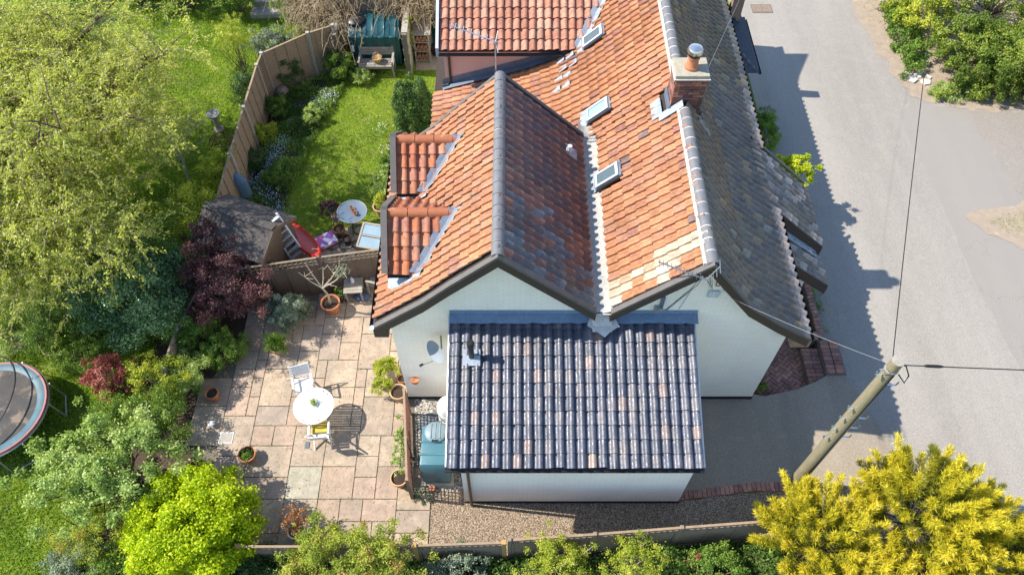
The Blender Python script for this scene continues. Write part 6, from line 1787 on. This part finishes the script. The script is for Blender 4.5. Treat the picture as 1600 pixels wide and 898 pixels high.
# ---- golden conifers at the corner of the drive
def conifer(label, base, radii, zc, fronds, lobes):
    t = thing('golden_conifer', label, 'conifer', (base[0], base[1], 0), group='golden conifers beside the driveway')
    c, r = np.array([base[0], base[1], zc]), np.array(radii)
    lobes = int(lobes * 2.6)
    d = unit(rng.normal(0, 1, (lobes * 3, 3))); d = d[d[:, 2] > -.25][:lobes]
    tipl = rng.uniform(.6, 1.3, len(d)) * np.where(rng.random(len(d)) < .2, 1.25, 1.0)
    # plumes: each lobe is a feathery plume that points outwards and up
    i = rng.integers(0, len(d), fronds)
    f = rng.random(fronds) ** .65
    axis = unit(d * np.array([1, 1, .75]) + np.array([0, 0, .45]))
    start = c + d * r * .42
    plen = (np.linalg.norm(d * r, axis=1) * .62 * tipl)
    q = start[i] + axis[i] * (plen[i] * f)[:, None]
    w = .12 * (1 - f * .95) * (r.mean() / 1.2) + .03
    off = rng.normal(0, 1, (fronds, 3)); off -= axis[i] * np.sum(off * axis[i], 1, keepdims=True)
    q = q + unit(off) * (w * np.sqrt(rng.random(fronds)))[:, None]
    fd = unit(axis[i] + unit(off) * .75)
    K = 5
    Pq = np.repeat(q, K, 0); D = np.repeat(fd, K, 0) + rng.normal(0, .28, (fronds * K, 3))
    Pq += unit(D) * (np.tile(np.arange(K), fronds) * .012)[:, None]
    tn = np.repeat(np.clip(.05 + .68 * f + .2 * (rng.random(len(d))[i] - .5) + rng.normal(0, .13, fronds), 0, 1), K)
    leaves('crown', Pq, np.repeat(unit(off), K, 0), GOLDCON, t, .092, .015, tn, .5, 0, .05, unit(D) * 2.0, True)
    b = MB(); b.tube([(base[0], base[1], -.05), (base[0], base[1], zc + r[2] * .5)], [.10, .02], 8)
    for k in range(0, len(d), 4):
        b.tube([(base[0], base[1], zc * .6 + .1), tuple(start[k]), tuple(start[k] + axis[k] * plen[k] * .8)], [.03, .018, .006], 4, cap=False)
    b.build('trunk', BARK, t, smooth=True)
    return t
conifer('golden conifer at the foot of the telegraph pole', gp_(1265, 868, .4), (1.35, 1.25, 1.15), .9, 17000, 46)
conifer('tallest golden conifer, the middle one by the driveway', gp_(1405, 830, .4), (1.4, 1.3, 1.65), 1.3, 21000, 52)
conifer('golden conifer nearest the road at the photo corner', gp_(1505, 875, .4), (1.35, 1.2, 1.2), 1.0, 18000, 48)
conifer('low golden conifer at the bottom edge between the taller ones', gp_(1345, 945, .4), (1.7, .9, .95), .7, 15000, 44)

# ---- hedge on the far corner of the road
def hedge(label, poly_c, radii, zc, n, lobes, m, group):
    return bush('hedge', label, 'hedge', poly_c, radii, zc, n, m, .075, .045, lobes, .17, zmin=-.15, stem_m=BARK, stem_r=.04, nst=16, group=group, rough=.25, hue=.6)
HG = 'hedge bushes on the far road corner'
hedge('dense green hedge mass over the stone kerb by the side road', (17.5, 20.55), (2.6, 2.1, 1.3), .75, 36000, 100, HEDGE, HG)
hedge('yellow-green hedge bush along the dirt verge of the road bend', (14.35, 24.2), (1.15, 2.3, 1.15), .7, 20000, 70, YELLOWGREEN, HG)
hedge('hedge bush at the top edge of the photo over the road bend', (17.4, 24.0), (2.9, 2.4, 1.5), .9, 26000, 80, HEDGE, HG)
hedge('hedge bush bulging towards the pale slab on the road corner', (15.3, 21.0), (1.4, 1.5, 1.1), .65, 22000, 60, HEDGE, HG)
hedge('hedge bush at the right photo edge above the stone kerb', (20.4, 20.7), (1.9, 2.0, 1.4), .8, 14000, 60, YELLOWGREEN, HG)
hedge('low dark green hedge skirt beside the dirt verge', (13.75, 22.6), (.6, 2.2, .5), .2, 10000, 50, MIDGREEN, HG)
hedge('low leafy skirt of the hedge above the side road', (16.6, 19.75), (2.4, .6, .45), .2, 14000, 60, HEDGE, HG)
bush('verge_weeds', 'grassy weeds at the tip of the road corner', 'weeds', (14.6, 19.85), (.8, .5, .25), .1, 6000, PALEGREEN, .06, .02, 40, .25, stem_m=BARK)
pr_ = thing('broken_slab', 'pale broken concrete slab on the verge at the road corner', 'slab', (13.75, 20.5, 0))
for P_ in ([(13.35, 20.38), (13.42, 20.62), (13.62, 20.68), (13.72, 20.45), (13.55, 20.3)], [(13.66, 20.72), (13.8, 20.92), (13.98, 20.8), (13.92, 20.6), (13.74, 20.55)], [(13.78, 20.42), (13.95, 20.52), (14.14, 20.42), (14.08, 20.24), (13.86, 20.2)], [(14.02, 20.62), (14.12, 20.72), (14.24, 20.6), (14.16, 20.5)], [(13.3, 20.75), (13.42, 20.86), (13.5, 20.74), (13.4, 20.68)]):
    MB().prism(P_, 0.0, random.uniform(.03, .09)).build('chunk', PALE_RUBBLE, pr_, bevel=.012)
bgx = thing('stone_kerb', 'pale stone edge under the hedge beside the side road', 'kerb', (17.5, 19.35, 0))
for k in range(4): MB().b2(17.0 + .75 * k, 17.0 + .75 * k + .72, 19.05, 19.25, 0, .24).build('kerb_stone', POST_CONC, bgx, bevel=.02)

# ---- street side of the cottage
bush('clipped_bush', 'rounded dark green bush between the cottage and the road', 'shrub', gp_(1192, 210, .7), (.5, .8, .6), .7, 14000, MIDGREEN, .05, .022, 46, .24, stem_m=BARK)
bush('dry_shrub', 'greyish dry shrub behind the rounded green bush', 'shrub', gp_(1196, 180, .6), (.3, .3, .35), .6, 1500, SILVER, .045, .02, 16, .3, stem_m=BARK_PALE, nst=14)
bush('acer_tree', 'small yellow-green acer beside the street porch', 'tree', gp_(1241, 270, 1.65), (.55, .5, .42), 1.65, 9000, ACER, .07, .04, 34, .24, stem_m=BARK, rough=.4)
bush('bed_plants', 'green leafy plants with pale flowers in the bed under the bay roof', 'plants', (7.65, 11.0, -.3), (.28, .55, .25), .2, 2600, MIDGREEN, .06, .03, 20, .3, floor=-.3)
bush('verge_weeds', 'weeds growing along the low wall by the road', 'weeds', (8.32, 12.3), (.12, 1.6, .12), .05, 1400, MIDGREEN, .05, .02, 40, .12)
bush('pot_plant', 'trailing green leaves in the pot by the gable corner', 'plant', (6.25, 8.98, -.1), (.2, .2, .14), .1, 900, MIDGREEN, .05, .03, 10, .35, floor=-.2)
polysheet('street_bed', [(6.02, 14.3), (8.0, 14.3), (8.0, 18.0), (6.02, 18.0)], -0.004, SOIL)
polysheet('sunken_bed', [(7.32, 10.42), (7.98, 10.42), (7.98, 14.2), (7.32, 14.2)], -0.30, SOIL)

# ---- garden: yew, bed, pots
yw = thing('yew', 'upright dark green yew beside the wing of the cottage', 'shrub', (-2.95, 17.5, 0))
n = 42000
lob = 110
a = rng.uniform(0, 2 * math.pi, lob); hz = rng.uniform(.1, 2.3, lob); rr = .60 * np.sqrt(np.clip(1 - (hz / 2.6) ** 3, .05, 1)) * rng.uniform(.8, 1.05, lob)
Lc = np.stack([-2.95 + rr * np.cos(a), 17.5 + rr * np.sin(a), hz], 1)
i = rng.integers(0, lob, n)
e = rng.normal(0, 1, (n, 3)); e = unit(e)
P = Lc[i] + e * np.array([.13, .13, .30]) * rng.uniform(.6, 1.1, n)[:, None]
leaves('crown', P, e, YEW, yw, .06, .026, np.clip(rng.random(lob)[i] * .5 + rng.random(n) * .5, 0, 1), .7, -.8, .02)
MB().tube([(-2.95, 17.5, -.05), (-2.95, 17.5, 2.0)], [.09, .03], 8).build('trunk', BARK, yw)
bed = thing('bed_ground_cover', 'low leafy ground cover filling the flower bed along the fence', 'plants', (-7.0, 17, 0)); bed['kind'] = 'stuff'
BEDP = [(-7.85, 13.75), (-6.85, 13.9), (-6.65, 15.5), (-6.35, 17.3), (-5.95, 19), (-5.55, 20.3), (-5.3, 21.0), (-6.5, 20.6), (-7.8, 19.6)]
n = 46000
X = rng.uniform(-7.9, -5.3, n); Y = rng.uniform(13.7, 21.0, n); k = inpoly_np(X, Y, BEDP); X, Y = X[k], Y[k]
hh = .16 + .14 * np.sin(X * 4.3) * np.cos(Y * 3.1) + .08 * np.sin(Y * 7.7)
Z = np.maximum(.02, hh) * rng.uniform(.3, 1.1, len(X))
leaves('leaves', np.stack([X, Y, Z], 1), np.tile([0, 0, 1.0], (len(X), 1)), MIDGREEN, bed, .065, .034, np.clip(.42 + .3 * np.sin(X * 2.1 + Y * 1.7) + rng.normal(0, .2, len(X)), 0, 1), .8)
def flowers(name, label, cs, m, n=160, r=.3, h=.3):
    t = thing(name, label, 'flowers', (cs[0][0], cs[0][1], 0)); t['kind'] = 'stuff'
    P = []
    for x, y in cs:
        P.append(np.stack([x + rng.normal(0, r * .6, n), y + rng.normal(0, r * .6, n), rng.uniform(.12, h, n)], 1))
    P = np.concatenate(P)
    leaves('petals', P, np.tile([0, 0, 1.0], (len(P), 1)), m, t, .035, .03, None, .5)
flowers('forget_me_nots', 'pale blue forget-me-nots scattered through the flower bed', [gp_(410, 285), gp_(425, 262), gp_(440, 230), gp_(500, 168), gp_(515, 155), gp_(540, 110), gp_(395, 300), gp_(430, 245), (-6.9, 14.6), (-7.2, 15.2)], FORGET, 150, .3)
flowers('white_flowers', 'small white flowers in the grass along the cottage wall and bed', [gp_(600, 205), gp_(607, 240), gp_(615, 255), gp_(418, 275), gp_(408, 290)], WHITEFL, 45, .25)
for lb_, u, v, rx, rz_, m, nn in (('dark green rounded shrub against the tan fence at the far bed end', 455, 128, .5, .62, DARKGREEN, 7000), ('leafy green shrub between the bench and the tan fence', 535, 118, .55, .55, MIDGREEN, 7000),
                        ('yellow-green shrub against the fence midway along the bed', 415, 222, .38, .4, YELLOWGREEN, 3500), ('strappy bright green clump in the middle of the flower bed', 490, 190, .38, .3, PALEGREEN, 3500),
                        ('dark leafy clump at the shed end of the flower bed', 398, 262, .45, .4, DARKGREEN, 4000), ('green clump beside the stone ornament in the bed', 436, 178, .4, .35, MIDGREEN, 3500), ('glossy green clump of strap leaves by the bench end', 565, 128, .35, .25, PALEGREEN, 2500),
                        ('leafy clump at the lawn edge of the flower bed by the shed', 432, 285, .38, .3, MIDGREEN, 3200)):
    bush('bed_shrub', lb_, 'shrub', gp_(u, v), (rx, rx, rz_), rz_ * .8, nn, m, .055, .028, 24, .32, stem_m=BARK, nst=6, stem_r=.012)
bush('corner_shrub', 'pale mixed shrub with dead leaves beside the dormer gable', 'shrub', gp_(607, 300), (.42, .55, .4), .4, 5000, PALEGREEN, .055, .03, 28, .28, stem_m=BARK_PALE, nst=10)
bush('corner_shrub', 'strappy green plant behind the wide clay pot', 'shrub', gp_(614, 268), (.3, .35, .35), .4, 2500, MIDGREEN, .09, .022, 18, .28, stem_m=BARK)
bush('pot_plant', 'yellow-green shrub growing in the wide clay pot', 'plant', gp_(596, 322, .4), (.26, .26, .34), .6, 2600, YELLOWGREEN, .05, .025, 18, .3, stem_m=BARK, nst=6, stem_r=.01)
bush('pot_plant', 'dark purple plant with pink flowers beside the wire chair', 'plant', gp_(518, 335), (.3, .25, .25), .3, 1500, PURPLE, .06, .03, 16, .3, stem_m=BARK)
bush('pot_plant', 'upper of two bright lime pot plants against the cream wall', 'plant', gp_(604, 578, .2), (.36, .28, .2), .4, 3200, YELLOWGREEN, .075, .02, 22, .28, stem_m=BARK, nst=6, stem_r=.01)
bush('pot_plant', 'lower of two bright lime pot plants beside the large round pot', 'plant', gp_(597, 606, .2), (.27, .22, .18), .35, 2200, YELLOWGREEN, .075, .02, 18, .28, stem_m=BARK, nst=6, stem_r=.01)
bush('pot_plant', 'clipped round green leaves in the pot by the lime shrub', 'plant', (-6.28, 7.02, .25), (.16, .16, .08), .02, 900, MIDGREEN, .04, .025, 12, .35)
bush('pot_plant', 'spiky fresh green grass in the round patio pot', 'plant', (-6.1, 9.95, .25), (.24, .24, .24), .15, 1400, MIDGREEN, .16, .016, 14, .35, droop=-.6)
bush('pot_plant', 'coppery leaved shrub in the white pot by the front fence', 'plant', (-4.82, 5.3, .3), (.34, .3, .32), .42, 1300, COPPER, .055, .03, 26, .24, stem_m=BARK_PALE, nst=16, stem_r=.008, inner=.4, rough=.5)
bush('climber', 'green climber with pink flowers on the patio side of the trellis screen', 'climber', (-2.62, 7.05), (.16, .7, .45), .5, 1600, PALEGREEN, .05, .028, 34, .12, stem_m=BARK_PALE, nst=10, stem_r=.008, inner=.4, rough=.5)
bush('low_shrub', 'small silver shrub at the foot of the trellis screen', 'shrub', (-2.1, 6.1), (.25, .2, .14), .08, 1100, SILVER, .04, .02, 14, .3)
bush('patio_weeds', 'spindly green shoots growing up at the patio edge before the fence', 'weeds', (-4.0, 5.0), (.7, .25, .5), .55, 1500, YELLOWGREEN, .045, .02, 40, .1, stem_m=BARK_GREY, nst=26, stem_r=.008, inner=.5, rough=.6)
flowers('pink_flower_pot', 'bright pink flowers in the wooden trough', [(-3.4, 16.2)], PINKFL, 60, .1, .5)
t = thing('table_plant', 'small green plant in the middle of the white patio table', 'plant', (tc_.x, tc_.y + .05, .75))
MB().lathe([(.03, 0), (.045, .06), (.05, .06), (0, .05)], 10).build('pot', MORTAR_W, t, local=True)
Pp = np.array([tc_.x, tc_.y + .05, .83]) + rng.normal(0, .04, (140, 3)); leaves('leaves', Pp, unit(rng.normal(0, 1, (140, 3))), PALEGREEN, t, .05, .03)
# small bare tree in the clay pot
tt2 = thing('potted_tree', 'small pale-stemmed bare tree in the large clay pot by the fence', 'tree', (-4.84, 11.22, .36))
b = MB(); o_ = Vector((-4.84, 11.22, .36))
fork = o_ + Vector((-.06, -.02, .75))
b.tube([o_, o_ + Vector((.02, 0, .4)), fork], [.03, .027, .025], 8)
for d_ in ((-.5, .1, .55), (-.32, .25, .75), (.12, .2, .65), (.55, .15, .75), (.75, -.1, .85), (.3, -.2, .6)):
    m_ = fork + Vector(d_) * .5 + Vector((0, 0, -.06)); e_ = fork + Vector(d_)
    b.tube([fork, m_, e_], [.021, .015, .008], 6)
    for _ in range(3):
        q = m_.lerp(e_, random.random()); b.tube([q, q + Vector((random.gauss(0, .12), random.gauss(0, .12), random.uniform(.05, .2)))], [.008, .004], 4)
b.build('trunk', BARK_PALE, tt2, smooth=True)
P = np.array(list(fork + Vector((.62, 0, .78)))) + rng.normal(0, .1, (160, 3)); leaves('leaves', P, unit(rng.normal(0, 1, (160, 3))), SILVER, tt2, .06, .02)
bush('fence_plant', 'small green seedling at the foot of the dark fence behind the potted tree', 'plant', (-4.62, 11.55), (.16, .12, .25), .35, 350, MIDGREEN, .05, .028, 10, .3, stem_m=BARK)

# ---- dry climber over the block enclosure
dc_ = thing('dry_climber', 'tangled straw-coloured dry climber hanging over the block walls', 'climber', (-5.6, 22.5, 0))
NT2 = 3400
cl = np.array([(-6.1, 22.2, 1.75), (-6.7, 22.4, 1.5), (-5.4, 22.9, 2.2), (-4.5, 23.0, 2.3), (-3.5, 22.9, 2.2), (-5.95, 21.6, 1.35), (-7.0, 22.9, 1.7), (-3.45, 22.3, 1.8), (-2.9, 22.8, 1.9)])
ci = rng.integers(0, len(cl), NT2)
st2 = cl[ci] + rng.normal(0, 1, (NT2, 3)) * np.array([.42, .35, .22])
dd = unit(rng.normal(0, 1, (NT2, 3)) + np.array([.1, -.5, 0])); l2 = rng.uniform(.25, .7, NT2)
sg = np.linspace(0, 1, 4)
pth = st2[:, None, :] + dd[:, None, :] * (l2[:, None] * sg[None, :])[:, :, None]
pth[:, :, 2] -= sg[None, :] ** 2 * l2[:, None] * .7
s1_ = unit(np.cross(dd, rng.normal(0, 1, (NT2, 3)))); s2_ = unit(np.cross(dd, s1_))
rd = .009
ring = np.stack([pth + s1_[:, None] * rd, pth + (-.5 * s1_ + .87 * s2_)[:, None] * rd, pth + (-.5 * s1_ - .87 * s2_)[:, None] * rd], axis=2)
bi = (np.arange(NT2)[:, None] * 4 + np.arange(3)[None, :]).ravel() * 3
ft = [np.stack([bi + k, bi + (k + 1) % 3, bi + 3 + (k + 1) % 3, bi + 3 + k], 1) for k in range(3)]
fast_mesh('stems', ring.reshape(-1, 3), 4, STRAW, dc_, None, True, np.concatenate(ft))
DRY = LM('dry_leaf', [(0, (0.2, 0.14, 0.08)), (.6, (0.42, 0.32, 0.19)), (1, (0.6, 0.5, 0.3))], .25)
n = 16000; i = rng.integers(0, NT2, n); f = rng.random(n)
P = st2[i] + dd[i] * (l2[i] * f)[:, None]; P[:, 2] -= f ** 2 * l2[i] * .7
leaves('dry_leaves', P + rng.normal(0, .03, (n, 3)), unit(rng.normal(0, 1, (n, 3)) + [0, 0, .6]), DRY, dc_, .06, .018)
bush('wall_ivy', 'yellow-green climber on the pale end of the block wall', 'climber', (-3.45, 21.6), (.16, .6, .8), 1.0, 3000, REDTIP, .045, .025, 40, .1, stem_m=BARK_GREY, inner=.3)

# ---- far left garden
for lb_, c, rad, zc, nn, m in (('leafy green shrub at the far end of the neighbouring lawn', (-11.7, 24.4), (1.0, .7, .9), .8, 9000, MIDGREEN), ('green shrub beside the far stone steps', (-9.85, 24.0), (.8, .6, .75), .7, 8000, MIDGREEN),
                        ('rounded green shrub right of the far stone steps', (-7.6, 24.0), (.95, .9, .8), .7, 10000, MIDGREEN), ('dark variegated shrub beyond the tan fence corner', (-8.25, 21.7), (.75, .55, .5), .5, 6500, SILVER),
                        ('bright green shrub behind the willow top', (-13.7, 24.6), (1.3, .8, 1.0), .9, 10000, YELLOWGREEN), ('pale shrub behind the dry climber', (-6.6, 23.6), (.7, .6, .7), .7, 6000, PALEGREEN),
                        ('grey leafy shrub at the top corner of the photo behind the willow', (-17.0, 24.0), (1.8, .9, 1.1), .9, 11000, PALEGREEN), ('green leafy shrub on the fence side of the far lawn', (-8.6, 19.4), (.42, .7, .6), .6, 5000, DARKGREEN),
                        ('yellowish shrub leaning over the fence beside the willow', (-8.5, 15.3), (.6, .8, .6), 1.0, 5000, YELLOWGREEN)):
    bush('far_shrub', lb_, 'shrub', c, rad, zc, nn, m, .06, .034, 34, .3, stem_m=BARK, rough=.35)
fu = bush('upright_shrub', 'upright feathery yellow-green shrub on the neighbouring lawn', 'shrub', (-9.05, 20.7), (.62, .55, 1.0), 1.35, 5200, YELLOWGREEN, .05, .018, 46, .2, stem_m=BARK, nst=34, stem_r=.012, inner=.5, rough=.5)
bt2 = thing('bare_tree', 'leafless pale branched sapling beside the willow', 'tree', (-9.7, 15.6, 0))
b = MB(); o_ = Vector((-9.7, 15.6, 0)); top = o_ + Vector((-.25, .5, 1.9))
b.tube([o_, o_ + Vector((.05, .2, 1.0)), top], [.05, .04, .028], 8)
for _ in range(14):
    q = o_.lerp(top, random.uniform(.45, 1)); d_ = Vector((random.gauss(.15, .5), random.gauss(.2, .5), random.uniform(.2, .8)))
    b.tube([q, q + d_ * .5 + Vector((0, 0, .05)), q + d_], [.02, .013, .006], 5)
    for _ in range(4):
        s_ = q + d_ * random.uniform(.4, 1); b.tube([s_, s_ + Vector((random.gauss(0, .2), random.gauss(0, .2), random.uniform(.05, .25)))], [.007, .003], 4)
b.build('trunk', BARK_PALE, bt2, smooth=True)

# ---- grass
def grass(name, label, poly, n, h=.06, w=.02, m=BLADE):
    t = thing(name, label, 'grass', (poly[0][0], poly[0][1], 0)); t['kind'] = 'stuff'
    xs_, ys_ = [p[0] for p in poly], [p[1] for p in poly]
    X = rng.uniform(min(xs_), max(xs_), n); Y = rng.uniform(min(ys_), max(ys_), n)
    k = inpoly_np(X, Y, poly); X, Y = X[k], Y[k]
    P = np.stack([X, Y, np.full(len(X), -.015)], 1)
    A = np.tile([0, 0, 1.0], (len(X), 1)) + rng.normal(0, .55, (len(X), 3)); A[:, 2] = np.abs(A[:, 2]) * .7 + .25; A = unit(A)
    Nn = unit(np.cross(A, rng.normal(0, 1, (len(X), 3))))
    tone = np.clip(.5 + .28 * np.sin(X * 3.1 + 1.3 * np.sin(Y * 2.3)) * np.cos(Y * 2.7 + X) + rng.normal(0, .2, len(X)), 0, 1)
    V = needle_tris(P, Nn, A, h * rng.uniform(.5, 1.4, len(X)), np.full(len(X), w))
    fast_mesh('blades', V, 3, m, t, {'rnd': (np.repeat(tone, 3), 'FLOAT')})
grass('lawn_grass', 'mown green grass of the back lawn in dappled shade', LAWN, 62000)
grass('left_grass', 'rough grass of the left garden around the trampoline', [(-15.5, 3.5), (-9.2, 3.5), (-9.3, 8), (-9.3, 11.5), (-15.5, 12)], 80000, .09, .024)
grass('far_grass', 'sunlit grass of the neighbouring garden beyond the fence', [(-13, 14.5), (-8.1, 14.5), (-8.1, 19.6), (-6.7, 21), (-6.7, 24.3), (-14, 24.3)], 80000, .08, .026)
grass('island_grass', 'patchy grass on the dirt island beside the side road', [(13.9, 14.3), (14.5, 14.6), (17, 15.0), (17, 13.2), (15.3, 13.3), (14.5, 13.8)], 3800, .07, .024)

# ---- litter of small dry leaves and moss in the joints of the paving
def scatter(name, label, poly, n, m, size, width, z, snap=None):
    t = thing(name, label, 'leaves', (poly[0][0], poly[0][1], 0)); t['kind'] = 'stuff'
    xs_, ys_ = [p[0] for p in poly], [p[1] for p in poly]
    X = rng.uniform(min(xs_), max(xs_), n); Y = rng.uniform(min(ys_), max(ys_), n)
    if snap:
        h = rng.random(n) < .5
        X = np.where(h, x00 + np.round((X - x00) / snap) * snap + rng.normal(0, .008, n), X)
        Y = np.where(h, Y, y00 + np.round((Y - y00) / snap) * snap + rng.normal(0, .008, n))
    k = inpoly_np(X, Y, poly); X, Y = X[k], Y[k]
    leaves('pieces', np.stack([X, Y, np.full(len(X), z)], 1), np.tile([0, 0, 1.0], (len(X), 1)), m, t, size, width, None, .35, 0, -1)
scatter('leaf_litter', 'scattered dry brown leaves and blossom on the patio paving', PATIO, 2600, DRY, .035, .02, .036)
scatter('joint_moss', 'moss and small weeds along the joints of the patio slabs', PATIO, 9000, MIDGREEN, .022, .014, .026, CELL)
scatter('gravel_litter', 'dry leaf litter on the gravel strip and driveway edge', [(-2.1, 4.8), (5.6, 5.2), (9.2, 5.6), (9.0, 6.6), (3.9, 6.3), (-2.1, 5.95)], 900, DRY, .035, .02, .012)
scatter('road_grit', 'loose dry leaves and grit along the road verge and wall foot', [(8.1, 9.4), (8.6, 9.4), (8.5, 14), (8.6, 20), (8.1, 20)], 1500, DRY, .03, .02, .008)
scatter('verge_litter', 'dry stems and leaves on the dirt verge under the hedge', [(12.6, 26), (12.8, 22.6), (13.2, 19.9), (14.2, 19.3), (17, 19.1), (17, 20.5), (14.6, 20.6), (13.9, 22), (13.6, 26)], 2600, DRY, .05, .02, .016)
